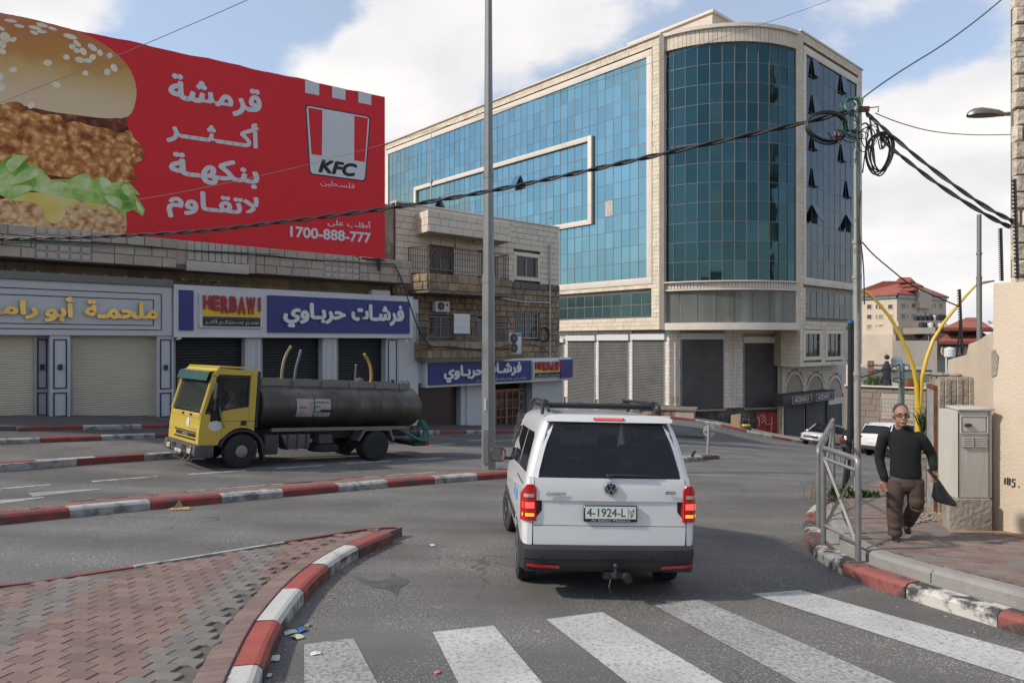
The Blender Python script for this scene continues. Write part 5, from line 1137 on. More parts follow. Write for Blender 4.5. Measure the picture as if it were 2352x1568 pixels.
can=MB(); can.prism(rect_poly(SF,cs0,cs1,BD-.02,dC-.05,ss(fpx(408)),cs1+.3),cz0_,cz1_); can.build('canopy_parapet',stone_backing,hb_)
clad(SF,cs0,cs1,cz0_,cz1_,dC-.05,.295,.7,new_stone,hb_,name='canopy_stones',th=.04,gap=.013,seed=41,each=70)
a_,b_2=SF.p(ss(fpx(408)),0,BD),SF.p(cs0,0,dC-.02); CF=Frame(a_.x,a_.y,b_2.x-a_.x,b_2.y-a_.y)
clad(CF,0,(b_2-a_).length,cz0_,cz1_,.0,.295,.6,new_stone,hb_,name='canopy_stones',th=.035,gap=.02,seed=43)
v=MB(); v.fb(SF,ss(fpx(1020)),ss(fpx(1020))+.3,cz0_-.14,cz0_-.01,-.3,-.05); v.build('soffit_lamp',mat('tan_lamp',(.35,.28,.18),.6),hb_)
def balcony(z0,z1,s0,s1,d,stones,tag_,rail_z,rail_mat,bars,slab_m,seed,horizontal=False,skew=.35):
 bp_=thing('x',None,None) if False else None
 v=MB(); v.prism(rect_poly(SF,s0,s1,BD-.02,d,s0-skew*.9,s1+.05),z0,z1); v.build('balcony_parapet',stone_backing,hb_)
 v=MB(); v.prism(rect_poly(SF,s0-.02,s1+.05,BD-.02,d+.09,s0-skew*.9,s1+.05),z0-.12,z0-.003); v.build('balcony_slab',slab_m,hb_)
 clad(SF,s0,s1,z0,z1,d,(z1-z0)/max(1,round((z1-z0)/.32)),.55,stones,hb_,name='balcony_stones',th=.09,gap=.012,seed=seed,bevel=.03,rough=.04,each=50)
 a,b=SF.p(s0-skew*.9,0,BD),SF.p(s0,0,d+.05); F2=Frame(a.x,a.y,b.x-a.x,b.y-a.y); clad(F2,0,(b-a).length,z0,z1,0,.32,.5,stones,hb_,name='balcony_stones',th=.07,gap=.012,seed=seed+1,bevel=.03)
 P=[SF.p(s0-skew*.7,0,BD+.1),SF.p(s0+.05,0,d-.06),SF.p(s1-.12,0,d-.06),SF.p(s1-.0,0,BD+.1)]
 r=MB()
 up=lambda p,z:Vector((p.x,p.y,z))
 r.tube([up(p,rail_z) for p in P],.022,5); r.tube([up(p,z1+.06) for p in P],.018,5)
 if horizontal:
  for k in range(1,5):r.tube([up(p,rail_z-(rail_z-z1)*.12*k) for p in P],.014,4)
 r.build('hand_rail',rail_mat,hb_)
 for a,b in zip(P[:-1],P[1:]):
  n=max(2,int((b-a).length/bars))
  for i in range(n+1):
   p=a.lerp(b,i/n); r=MB(); top=rail_z if not horizontal or i%6==0 else z1+(rail_z-z1)*.52
   r.tube([up(p,z1-.02),up(p,top)],.011 if i%n else.02,4); r.build('baluster',rail_mat,hb_)
rust=mat('brown_rusty_rail',(.055,.03,.026),.7,.2,4)
grey_rail=mat('grey_rail',(.17,.16,.15),.6,.1,4,metal=.3)
dB=.55
p0s,p1s=ss(fpx(548),dB),ss(fpx(1548),dB)
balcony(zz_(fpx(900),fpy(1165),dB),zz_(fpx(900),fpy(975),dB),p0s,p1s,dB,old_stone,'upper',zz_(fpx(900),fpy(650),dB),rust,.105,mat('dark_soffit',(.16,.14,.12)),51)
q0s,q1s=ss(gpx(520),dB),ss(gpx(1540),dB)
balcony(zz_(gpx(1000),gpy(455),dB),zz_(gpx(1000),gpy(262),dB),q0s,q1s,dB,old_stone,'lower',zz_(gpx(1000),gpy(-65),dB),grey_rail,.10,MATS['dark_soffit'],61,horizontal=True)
for px in(fpx(877),fpx(1212)):
 v=MB(); s=ss(px,dB-.06); v.tube([SF.p(s,zz_(px,fpy(650),dB),dB-.06),SF.p(s,cz0_,dB-.06)],.025,5); v.build('slim_post',rust,hb_)
def window(F,s0,s1,z0,z1,d,frame_m,parent,nx=2,surround=None,grille=None,shutter_part=0.,name='window',gm=None):
 v=MB(); t=.05
 for q in((s0,s1,z1-t,z1),(s0,s1,z0,z0+t),(s0,s0+t,z0+t,z1-t),(s1-t,s1,z0+t,z1-t)):v.fb(F,*q,d-.10,d-.04)
 for i in range(1,nx):m2=s0+(s1-s0)*i/nx; v.fb(F,m2-t/2,m2+t/2,z0+t,z1-t,d-.10,d-.045)
 w=v.build(name,frame_m,parent)
 for i in range(nx):
  g=MB(); g.fb(F,s0+(s1-s0)*i/nx+.03,s0+(s1-s0)*(i+1)/nx-.03,z0+.03,z1-.03,d-.12,d-.105); g.build('pane',gm or house_glass,w)
 if surround:
  v=MB(); k=surround[0]
  for q in((s0-k,s1+k,z1,z1+k),(s0-k,s1+k,z0-k,z0),(s0-k,s0,z0,z1),(s1,s1+k,z0,z1)):v.fb(F,*q,d-.12,d+.055)
  v.build('surround',surround[1],w,bevel=.01)
 if shutter_part:
  v=MB(); n=int((z1-z0)*shutter_part/.06)
  for i in range(n):za=z1-(i+1)*.06; v.fb(F,s0+.04,s1-.04,za+.006,za+.058,d-.05,d-.02)
  v.build('roller_blind',mat('brown_blind',(.14,.10,.075),.8),w,kind='stuff')
 if grille:
  v=MB(); kind,gmat=grille
  if kind=='wave':
   n=max(3,int((s1-s0)/.13))
   for i in range(n+1):
    s=s0+(s1-s0)*i/n; pts=[F.p(s+.035*math.sin(j*1.57+(0 if i%2 else math.pi)),z0+(z1-z0)*j/12,d+.05) for j in range(13)]; v.tube(pts,.009,4)
   for q in((s0,s1,z1-.03,z1),(s0,s1,z0,z0+.03),(s0,s0+.03,z0,z1),(s1-.03,s1,z0,z1)):v.fb(F,*q,d+.035,d+.065)
  else:
   n=max(3,int((s1-s0)/kind))
   for i in range(n+1):s=s0+(s1-s0)*i/n; v.tube([F.p(s,z0,d+.04),F.p(s,z1,d+.04)],.009,4)
   for j in range(5):z=z0+(z1-z0)*j/4; v.tube([F.p(s0,z,d+.045),F.p(s1,z,d+.045)],.009,4)
  v.build('window_grille',gmat,w,kind='stuff')
 return w
house_glass=glass_mat('house_window_glass',(.03,.032,.034),.08,ior=1.5)
alu=mat('white_aluminium',(.50,.49,.47),.5,.05,3); grille_m=mat('grey_grille',(.24,.225,.2),.6,.1,3)
window(SF,*wA,BD,alu,hb_,2,None,('wave',grille_m),.5)
window(SF,*wB,BD,alu,hb_,2,(.2,stone_smooth),('wave',grille_m))
window(SF,*wD,BD,alu,hb_,2,None,(.16,mat('pale_grille',(.45,.43,.40),.6)))
window(SF,*wE,BD,alu,hb_,2,None,(.10,grille_m))
v=MB(); v.fb(SF,*dA,BD-.12,BD-.05); v.build('balcony_door',mat('cream_door',(.50,.45,.33),.6),hb_)
v=MB(); v.fb(SF,*dE,BD-.12,BD-.05); v.build('balcony_door',mat('grey_blue_door',(.20,.22,.24),.6),hb_)
dp=MB(); s=ss(fpx(1997)); dp.tube([SF.p(s,zz_(fpx(1997),fpy(590)),BD+.14),SF.p(s,zlow-.1,BD+.14)],.05,8)
dp.tube([SF.p(ss(fpx(1390)),zz_(fpx(1390),fpy(1243)),BD+.16),SF.p(ss(fpx(1650)),zz_(fpx(1650),fpy(1286)),BD+.16),SF.p(s,zz_(fpx(1997),fpy(1300)),BD+.16)],.045,8)
dp.build('drain_pipe',mat('grey_plastic_pipe',(.42,.41,.39),.5,.08,3),hb_,smooth=True)
v=MB(); s=ss(fpx(2062)); z=zroof; v.tube([SF.p(s,z,BD-.1),SF.p(s,z+.45,BD-.1),SF.p(s-.1,z+.55,BD-.1),SF.p(s-.25,z+.57,BD-.1)],.025,6); v.build('vent_pipe',metal_grey,hb_)
v=MB(); px=990.5; s=ss(px,BD-2); v.tube([SF.p(s,zroof,BD-2),SF.p(s,zz_(px,305,BD-2),BD-2)],[.05,.02],6); v.tube([SF.p(s,zz_(px,420,BD-2),BD-2),SF.p(s,zz_(px,412,BD-2),BD-2)],.09,8)
solo(v,'antenna_mast',metal_grey,'thin grey antenna mast on the roof of the stone apartment building','mast')
v=MB(); v.fb(SF,ss(960),e1+.0,-3.6,zlow-.003,-7,-1.7); v.build('shop_back_wall',void_dark,hb_)
def gsz(x,d):return SF.s(gpx(x),d)
zd_t=SF.z(gpx(1500),gpy(760),-.6)
for x0,x1,d,m in((1016,1212+150,-.45,acp),(1808,2012,-.45,acp)):
 v=MB(); v.fb(SF,gsz(x0,d),gsz(x1,d),-3.4,zlow-.02,-1.6,d); v.build('shopfront_wall',m,hb_,bevel=.01)
v=MB(); v.fb(SF,gsz(2012,-.45),e1,-3.4,zlow-.02,-1.5,-.46); v.build('shopfront_wall',acp,hb_)
v=MB(); v.fb(SF,gsz(425,-.9),gsz(948,-.9),-3.2,zlow-.03,-1.3,-.9); v.build('brown_shutter',mat('brown_polished_shutter',(.060,.032,.026),.28,.1,1),hb_)
v=MB(); v.fb(SF,gsz(948,-.5),gsz(1014,-.5),-3.2,zlow-.02,-1.5,-.52); v.build('shopfront_jamb',acp,hb_)
v=MB(); v.fb(SF,gsz(430,-.5),gsz(990,-.5),-3.2,SF.z(gpx(700),gpy(1310),-.5),-1.3,-.4); v.build('door_step',band_stone,hb_)
wood=mat('orange_wood',(.30,.105,.035),.5,.15,4)
dz0,dz1=SF.z(gpx(1500),gpy(1300),-1.0),SF.z(gpx(1500),gpy(835),-1.0)
door=MB(); sa,sb2=gsz(1355,-1.),gsz(1735,-1.)
for x in(1355,1490,1640,1735):s=gsz(x,-1.); door.fb(SF,s-.07,s+.07,dz0,dz1 if x<1700 else zlow-.1,-1.05,-.95)
for z in(dz0+.08,dz1-.04):door.fb(SF,sa,sb2,z-.07,z+.07,-1.05,-.955)
dr=door.build('glazed_door',wood,hb_)
for x0,x1,n in((1355,1490,2),(1490,1640,2)):
 a,b=gsz(x0,-1.)+.07,gsz(x1,-1.)-.07
 v=MB()
 for i in range(1,n):s=a+(b-a)*i/n; v.fb(SF,s-.025,s+.025,dz0+.15,dz1-.11,-1.03,-.97)
 for j in range(1,4):z=dz0+.15+(dz1-dz0-.26)*j/4; v.fb(SF,a,b,z-.025,z+.025,-1.03,-.975)
 v.build('glazing_bar',wood,dr)
 g=MB(); g.fb(SF,a,b,dz0+.15,dz1-.11,-1.02,-1.0); g.build('pane',house_glass,dr)
for j in range(5):
 z=dz0+.25+j*.5; v=MB(); v.fb(SF,gsz(1655,-1.2),gsz(1725,-1.2),z,z+.12,-1.5,-1.2); v.build('folded_mattress',mat('pale_blue_fabric',(.30,.38,.45),.8,.2,3),hb_)
dS=.15
cs=thing('corner_shop_sign','blue and white Arabic mattress sign on the corner building with small red and yellow logo','sign',tuple(SF.p(18,zlow-.5,dS)))
zt_,zb_2=SF.z(gpx(1300),gpy(483),dS),SF.z(gpx(1300),gpy(775),dS)
v=MB(); v.fb(SF,gsz(527,dS),gsz(2280,dS),zb_2,zt_+.05,BD+.1,dS-.02); v.build('sign_backing',MATS['white_panel'],cs,bevel=.02)
v=MB(); v.fb(SF,gsz(418,dS-.3),gsz(527,dS-.3),zb_2+.2,zt_,BD+.1,dS-.32); v.build('sign_return',acp,cs)
v=MB(); v.fb(SF,gsz(549,dS),gsz(1788,dS),zb_2+.12,zt_-.06,dS-.017,dS+.06); v.build('blue_panel',blue_panel,cs,bevel=.01)
v=MB(); v.fb(SF,gsz(2135,dS+.05),gsz(2283,dS+.05),zb_2+.16,zt_-.06,dS-.017,dS+.14); v.build('blue_panel',blue_panel,cs,bevel=.01)
herbawi(SF,gsz(1806,dS),gsz(2150,dS),zb_2+.18,zt_-.10,dS-.017,cs)
def gz_(x,y):return SF.z(gpx(x),gpy(y),dS+.06)
for t,x0,x1,yt,yb2 in(('فرشـات',1215,1668,505,675),('حربـاوي',730,1207,540,745)):
 text(t,white_let,SF,gsz(x0,dS+.06),gsz(x1,dS+.06),gz_((x0+x1)/2,yb2),gz_((x0+x1)/2,yt),dS+.061,.07,cs,bold=.045)
text('نهتـم بصحتكـم أكثـر',white_let,SF,gsz(1130,dS+.06),gsz(1730,dS+.06),gz_(1500,728),gz_(1600,678),dS+.061,.01,cs,name='small_lettering')
def ac(s0,s1,z0,z1,d,label,fans,grp='air conditioners on the stone building'):
 t=thing('air_conditioner',label,'air conditioner',tuple(SF.p((s0+s1)/2,z0,d)),group=grp)
 v=MB(); v.fb(SF,s0,s1,z0,z1,d-.3,d); v.build('casing',white_box,t,bevel=.015)
 for fs_,fz,r in fans:
  v=MB(SF.M); v.lathe([(0.01,-d-.005),(r,-d-.005),(r,-d-.03),(r*.9,-d-.035)],(fs_,0,fz),axis='y',n=20)
  v.build('fan_grille',mat('dark_fan',(.05,.05,.05),.6),t)
  v=MB(SF.M); v.lathe([(.004,-d-.02),(r*.22,-d-.02),(r*.2,-d-.05),(.004,-d-.05)],(fs_,0,fz),axis='y',n=12); v.build('fan_hub',metal_grey,t)
 v=MB(); v.fb(SF,s0-.04,s1+.04,z0-.05,z0-.003,d-.35,d+.03); v.build('bracket',metal_grey,t)
 return t
dq=BD+.5
a,b,c,e=fwin(640,810,1280,1400,d=dq); t1=ac(a,b,c,e,dq,'small white air conditioner under the upper balcony',[(a+(b-a)*.38,(c+e)/2,(e-c)*.40)])
v=MB(); v.lathe([(.001,0),(.1,0),(.1,.01)],(0,0,0),n=10); v.M=None
v=MB(); v.fb(SF,b-.22,b-.1,(c+e)/2+.02,(c+e)/2+.12,dq+.003,dq+.012); v.build('red_badge',red_l,t1)
a,b,c,e=fwin(1530,1676,155,402,gpx,gpy,d=dq+.3); t2=ac(a,b,c,e,dq+.3,'tall white two-fan air conditioner beside the lower balcony',[(a+(b-a)*.36,c+(e-c)*.74,(b-a)*.3),(a+(b-a)*.36,c+(e-c)*.27,(b-a)*.3)])
v=MB(); v.fb(SF,b-.3,b-.04,e-.16,e-.03,dq+.303,dq+.312); v.build('cyan_badge',mat('cyan_badge',(.02,.28,.42),.5),t2)
a,b,c,e=SF.s(c2(2035,0)[0],.1),SF.s(c2(2135,0)[0],.1),szz(2085,246,.1),szz(2085,218,.1); ac(a,b,c,e,.0,'flat white air conditioner on top of the white shop fascia',[])
bn=thing('balcony_banner','small white printed banner tied to the lower balcony railing','banner',tuple(SF.p(ss(gpx(950),dB+.1),zz_(gpx(950),gpy(160),dB+.1),dB+.1)))
a,b,c,e=fwin(862,1055,-75,162,gpx,gpy,d=dB+.1)
v=MB(); v.fb(SF,a,b,c,e,dB+.09,dB+.1); v.build('cloth_sheet',white_box,bn)
for k,(zf,hh_) in enumerate(((.80,.1),(.62,.1))):text(['للمزيد','يمكنكم الاتصال'][k] if False else['نهتـم','بصحتكـم أكثـر'][k],mat('yellow_print',(.62,.58,.1),.6),SF,a+(b-a)*(.35 if k==0 else.3),b-(b-a)*.12,c+(e-c)*zf-.06,c+(e-c)*(zf+hh_)-.04,dB+.102,0,bn,name='banner_print')
for i in range(4):
 v=MB(SF.M); v.lathe([(.001,-dB-.103),(.07,-dB-.103),(.07,-dB-.1)],(a+(b-a)*(.15+.23*i),0,c+(e-c)*.28),axis='y',n=12); v.build('round_print',mat('pale_blue_print',(.40,.52,.56),.6),bn)
 # ------------------------------------------------------------------ vehicles
white_car=mat('white_car_paint',(.66,.66,.65),.30,.012,1,coat=.6,dirt=(.55,.53,.50),dscale=2.2,damt=.22)
car_glass=glass_mat('dark_car_glass',(.012,.013,.015),.03,ior=1.52)
tint_glass=glass_mat('tinted_rear_glass',(.012,.013,.015),.03,ior=1.5); tint_glass.node_tree.nodes['Principled BSDF'].inputs['Alpha'].default_value=.66
tyre_m=mat('tyre_rubber',(.022,.022,.022),.85,.15,8,bump=.002,bscale=90)
rim_m=mat('silver_rim',(.36,.36,.37),.35,.05,4,metal=.8)
plastic=mat('black_bumper_plastic',(.026,.026,.028),.55,.08,3,bump=.0008,bscale=400)
red_lens=mat('red_lamp_lens',(.42,.008,.010),.12,.04,2,coat=.7)
lit_red=mat('lit_brake_lamp',(.8,.03,.03),.3,.02,2,emit=(1,.05,.035,2.2))
amber_on=mat('lit_indicator',(.9,.35,.02),.3,.02,2,emit=(1,.24,.03,1.5))
chrome=mat('chrome',(.62,.62,.63),.12,.02,2,metal=1.)
black_gloss=mat('black_gloss',(.012,.012,.013),.2,.02,2,coat=.5)
plate_w=mat('number_plate_white',(.66,.67,.64),.5,.02,2); green_p=mat('plate_green_print',(.03,.10,.055),.5)
def loft(stations,ring_fn):
 """closed skin through cross-sections; ring_fn(station) -> list of (x, y, z), all the same length"""
 rings=[ring_fn(s) for s in stations]; n=len(rings[0]); m_=MB(); vs=[p for r in rings for p in r]; fs=[]
 for i in range(len(rings)-1):
  for k in range(n):fs.append((i*n+k,i*n+(k+1)%n,(i+1)*n+(k+1)%n,(i+1)*n+k))
 fs+=[tuple(range(n-1,-1,-1)),tuple(range((len(rings)-1)*n,len(rings)*n))]
 return m_.add(vs,fs)
def wheel(t,x,y,r,w,side,steer=0,spokes=8,rimm=None,name='wheel'):
 """wheel with tyre and rim, axle along x; side=+1 means its outer face looks to +x"""
 M=Matrix.Translation((x,y,r))@Matrix.Rotation(steer,4,'Z'); m_=MB(M)
 m_.lathe([(r*.58,-w/2),(r*.9,-w/2),(r*.975,-w/2+.012),(r,-w/2+.035),(r,-.03),(r*.985,-.026),(r*.985,-.018),(r,-.014),(r,.014),(r*.985,.018),(r*.985,.026),(r,.03),(r,w/2-.035),(r*.975,w/2-.012),(r*.9,w/2),(r*.58,w/2)],axis='x',n=36)
 ty=m_.build('wheel',tyre_m,t,smooth=True)
 m_=MB(M); o=side*(w/2)
 m_.lathe([(r*.62,o*.98),(r*.60,o*.7),(r*.1,o*.62)],axis='x',n=28)
 m_.lathe([(r*.64,o*1.0),(r*.60,o*1.03),(r*.59,o*.9)],axis='x',n=28)
 for k in range(spokes):
  a=2*math.pi*k/spokes; mm=M@Matrix.Rotation(a,4,'X'); sv=m_.M; m_.M=mm; m_.box(min(o*.7,o*.96),max(o*.7,o*.96),-r*.055,r*.055,r*.1,r*.6); m_.M=sv
 m_.lathe([(r*.16,o*.98),(r*.12,o*1.02),(.001,o*1.03)],axis='x',n=16)
 m_.build('rim',rimm or rim_m,ty,smooth=True,auto=R(30)); return ty
def rr(x,w,h,r,n=4):
 """rounded rectangle outline centred at 0"""
 o=[]
 for cx_,cz_,a0 in((w/2-r,h/2-r,0),(-w/2+r,h/2-r,90),(-w/2+r,-h/2+r,180),(w/2-r,-h/2+r,270)):
  for i in range(n+1):a=R(a0+90*i/n); o.append((cx_+r*math.cos(a),cz_+r*math.sin(a)))
 return o
 # ---- white van seen from behind; local axes: y forward, x right, z up, origin under the rear bumper's middle
c_l,c_r=G(1232,1332),G(1562,1326)
vh=R(3.0)
vp=Vector((.985,6.93,0)); fwd=Vector((-math.sin(vh),math.cos(vh),0)); zr=gz(*(vp+fwd*.85).xy); zf=gz(*(vp+fwd*3.53).xy)
pitch=math.atan2(zf-zr,2.68); roll=math.atan2(gz(vp.x+.75,vp.y+1)-gz(vp.x-.75,vp.y+1),1.5)
van=thing('van','white passenger van seen from behind with lit brake lamps and a black roof rack','van',(vp.x,vp.y,zr-.85*math.tan(pitch)+.005),rot=(pitch,-roll,vh),local=True)
HW=.897
def van_sec(y,inset=0.,roof=1.86,belt=1.20,sill=.30,rear=True):
 pts=[(0,sill),(HW-.16-inset,sill),(HW-.055-inset,sill+.05),(HW-.02-inset,sill+.17),(HW-inset,.62),(HW-inset,.90),(HW-.015-inset,1.06),(HW-.035-inset,belt),(HW-.075-inset,1.38),(HW-.135-inset,1.60),(HW-.175-inset,roof-.15),(HW-.215-inset,roof-.07),(HW-.29-inset,roof-.02),(HW-.45-inset,roof-.003),(0,roof+.012)]
 return pts
def slant(z):return 0. if z<1.18 else(z-1.18)*.20+max(0,z-1.74)**1.0*.35
def van_ring(st):
 y,ins,roof,k=st  # k: how strongly the rear slant acts
 h=van_sec(y,ins,roof); out=[]
 for x,z in h:out.append((x,y+slant(z)*k,z))
 for x,z in reversed(h[1:-1]):out.append((-x,y+slant(z)*k,z))
 return out
def front_slant(pts,y):return pts
sts=[(.02,.055,1.845,1),(.035,.03,1.855,1),(.07,.010,1.86,1),(.14,.0,1.865,.95),(.40,0,1.875,.6),(.9,0,1.885,.2),(1.5,0,1.89,0),(2.3,.0,1.885,0),(2.75,.005,1.865,0)]
body=loft(sts,van_ring)
def front_ring(st):
 y,hw,top,sh=st; h=[(0,.25),(hw-.12,.25),(hw-.03,.33),(hw,.55),(hw,.85),(hw-.02,min(top-.06,1.0+.0*sh)),(hw-.08-sh,top-.03),(hw-.2-sh,top),(0,top+.015)]
 return[(x,y,z) for x,z in h]+[(-x,y,z) for x,z in reversed(h[1:-1])]
m_=loft([(2.74,HW-.01,1.80,.10),(3.05,HW-.01,1.62,.08),(3.45,HW-.015,1.30,.03),(3.75,HW-.02,1.06,0),(4.15,HW-.06,.96,0),(4.36,HW-.16,.80,0)],front_ring)
body.v+=[v.copy() for v in m_.v] and[]
body.f=body.f[:-2]; body.mi=body.mi[:-2]  # open at the tailgate and towards the cab front
m_.f=[f for i,f in enumerate(m_.f[:-2]) if not(i<32 and i%16 in(7,8))]+[m_.f[-1]]; m_.mi=[0]*len(m_.f)
bo=body.build('body',white_car,van,smooth=True,auto=R(50))
fr=m_.build('front_body',white_car,van,smooth=True,auto=R(45))
def on_rear(x,z,o=0.):return Vector((x,.02+slant(z)-o,z))
def rear_patch(pts,o0,o1,name,m,parent=van,bevel=0,xs=7):
 """plate lying on the slanted rear; pts (x,z)"""
 mm=MB(); n=len(pts); mm.add([tuple(on_rear(x,z,o0)) for x,z in pts]+[tuple(on_rear(x,z,o1)) for x,z in pts],[tuple(range(n)),tuple(range(2*n-1,n-1,-1))]+[(i,(i+1)%n,n+(i+1)%n,n+i) for i in range(n)])
 return mm.build(name,m,parent,bevel=bevel)
tg=[(-.765,.46),(.765,.46),(.775,.62),(.775,.80),(.80,.815),(.80,1.16),(.775,1.18)]
def strip(zs_w,o0,o1,name,m,parent,curve=.018,nx=10,bevel=0,smooth=True):
 """horizontal strips (z, half width) joined into a gently crowned panel"""
 vs=[]; fs=[]
 for z,w in zs_w:
  for i in range(nx+1):
   x=-w+2*w*i/nx; vs.append(tuple(on_rear(x,z,o1-curve*(x/.8)**2*1.0)))
 for j in range(len(zs_w)-1):
  for i in range(nx):fs.append((j*(nx+1)+i,j*(nx+1)+i+1,(j+1)*(nx+1)+i+1,(j+1)*(nx+1)+i))
 mm=MB(); mm.add(vs,fs); k=len(vs); mm.add([(v[0],v[1]+.03,v[2]) for v in vs],[tuple(reversed(f)) for f in fs])
 nz_=len(zs_w)
 def br(i,j):mm.f.append((i,j,j+k,i+k)); mm.mi.append(0)
 for i in range(nx):br(i,i+1); br((nz_-1)*(nx+1)+i+1,(nz_-1)*(nx+1)+i)
 for j in range(nz_-1):br((j+1)*(nx+1),j*(nx+1)); br(j*(nx+1)+nx,(j+1)*(nx+1)+nx)
 return mm.build(name,m,parent,smooth=smooth,auto=R(35))
hatch=strip([(.445,.755),(.47,.772),(.60,.785),(.735,.79),(.75,.79)],0,.028,'tailgate_lower_panel',white_car,van)
h2=strip([(.757,.79),(.77,.79),(.80,.782),(.90,.70),(1.005,.70),(1.015,.79),(1.02,.79)],0,.020,'number_plate_recess',white_car,van,curve=.012)
h3=strip([(1.005,.79),(1.03,.79),(1.12,.782),(1.225,.775),(1.232,.774)],0,.036,'tailgate_upper_panel',white_car,van)
gap_m=MB();
gp=strip([(.44,.80),(1.0,.80),(1.235,.80)],0,.008,'tailgate_gap',black_gloss,van,curve=.012)
for s_ in(-1,1):
 for z0,z1 in((.43,.80),(1.15,1.24)):
  c=MB(); xa,xb=(.797,.847) if z0<1 else(.785,.83); P5=[on_rear(s_*x,z,o) for z in(z0,z1) for x,o in((xa,.014),(xb,.004),(xb+.012,-.06),(xa,-.03))]; c.add([tuple(p) for p in P5],[(0,1,5,4),(1,2,6,5),(2,3,7,6),(0,1,2,3),(4,5,6,7)]); c.build('corner_panel',white_car,van)
tp=strip([(1.795,.65),(1.83,.64),(1.875,.60)],0,.02,'roof_end',white_car,van,curve=.012)
for s_ in(-1,1):
 zz5=(1.20,1.30,1.40,1.50,1.60,1.70,1.78); xi=[np.interp(z,[1.25,1.50,1.66,1.745],[.765,.70,.65,.60])-.02 for z in zz5]; xo=[np.interp(z,[1.20,1.38,1.60,1.71,1.79],[.81,.768,.71,.67,.63]) for z in zz5]
 c=MB(); n5=len(zz5); c.add([tuple(on_rear(s_*x,z,.016)) for x,z in zip(xi,zz5)]+[tuple(on_rear(s_*x,z,.0)) for x,z in zip(xo,zz5)]+[tuple(on_rear(s_*x,z,-.05)) for x,z in zip(xi,zz5)],[(i,i+1,n5+i+1,n5+i) for i in range(n5-1)]+[(i,i+1,2*n5+i+1,2*n5+i) for i in range(n5-1)]); c.build('tailgate_pillar',white_car,van,smooth=True)
win=strip([(1.238,.765),(1.25,.768),(1.35,.745),(1.50,.712),(1.66,.668),(1.77,.635),(1.80,.61)],0,.030,'rear_window',tint_glass,van,curve=.03)
sp=strip([(1.803,.64),(1.812,.68),(1.84,.68),(1.868,.64)],0,.075,'roof_spoiler',white_car,van,curve=.03)
bl=strip([(1.822,.155),(1.830,.165),(1.840,.165),(1.848,.155)],0,.083,'high_brake_lamp',red_lens,van,curve=0,nx=4)
for i in range(12):
 x=-.135+.27*i/11; mm=MB(); mm.ball(tuple(on_rear(x,1.835,.083)),(.010,.004,.007),8,4); mm.build('brake_led',lit_red,bl)
 # seats, headrests, mirror and dash seen through the glass are dark shapes behind it
for sgn in(-1,1):
 lp=[(.765,.80),(.90,.80),(.905,.82),(.90,1.10),(.865,1.165),(.80,1.165),(.765,1.12)]
 mm=MB(); vs=[];
 pr=[(sgn*x,z) for x,z in lp]
 def corner(x,z,o):
  ax=abs(x); y=.02 if ax<.84 else.02+((ax-.84)/.065)**2*.11
  return(sgn*min(ax,.905)*1.0+sgn*o*(.4 if ax>.86 else 0),y-o,z)
 cols=[.765,.80,.84,.87,.893,.905]; rows=[.80,.83,.90,.98,1.06,1.12,1.165]
 vs=[]; fs=[]
 for z in rows:
  x0=.765 if z<1.13 else.795; x1=.905 if z<1.07 else.905-(z-1.06)*.45
  for i in range(6):vs.append(corner(x0+(x1-x0)*i/5,z,.032))
 for j in range(6):
  for i in range(5):fs.append((j*6+i,j*6+i+1,(j+1)*6+i+1,(j+1)*6+i))
 k=len(vs); mm.add(vs+[(v[0]-sgn*.03,v[1]+.05,v[2]) for v in vs],fs+[tuple(q+k for q in reversed(f)) for f in fs])
 for i in range(5):mm.f+=[(i,i+1,i+1+k,i+k),(36+i+1,36+i,36+i+k,37+i+k)]; mm.mi+=[0,0]
 for j in range(6):mm.f+=[((j+1)*6,j*6,j*6+k,(j+1)*6+k),(j*6+5,(j+1)*6+5,(j+1)*6+5+k,j*6+5+k)]; mm.mi+=[0,0]
 tl=mm.build('tail_lamp',red_lens,van,smooth=True,auto=R(40))
 def cell(x0,x1,z0,z1,m,name):
  c=MB(); pts=[]
  for z in(z0,z1):
   for i in range(4):x,y,zz=corner(x0+(x1-x0)*i/3,z,.036); pts.append((x,y,zz))
  c.add(pts,[(i,i+1,i+5,i+4) for i in range(3)]); c.build(name,m,tl,recalc=False)
 cell(.785,.875,1.035,1.07,mat('clear_lens',(.40,.33,.28),.2,coat=.5),'reversing_lamp')
 cell(.782,.885,.925,.985,lit_red,'brake_light'); cell(.782,.885,.990,1.02,red_lens,'rear_light')
 cell(.782,.888,.845,.875,amber_on,'indicator_light')
def bump_ring(st):
 x,yy=st; return None
mm=MB(); xs_b=[-.905,-.90,-.87,-.78,-.5,0,.5,.78,.87,.90,.905]; prof=[(.0,.30),(-.02,.31),(-.045,.36),(-.055,.42),(-.075,.43),(-.085,.47),(-.085,.53),(-.05,.56),(0.02,.565)]
vs=[]; fs=[]
for x in xs_b:
 yy={0:0,.5:.006,.78:.03,.87:.075,.90:.16,.905:.42}[abs(x)]
 for py_,z in prof:vs.append((x,yy+py_*(1 if abs(x)<.88 else.5),z+(0 if z>.35 else 0)))
n=len(prof)
for i in range(len(xs_b)-1):
 for k in range(n-1):fs.append((i*n+k,(i+1)*n+k,(i+1)*n+k+1,i*n+k+1))
k0=len(vs); mm.add(vs,fs); mm.box(-.86,.86,.03,.30,.29,.56)
bp=mm.build('rear_bumper',plastic,van,smooth=True,auto=R(40),recalc=True)
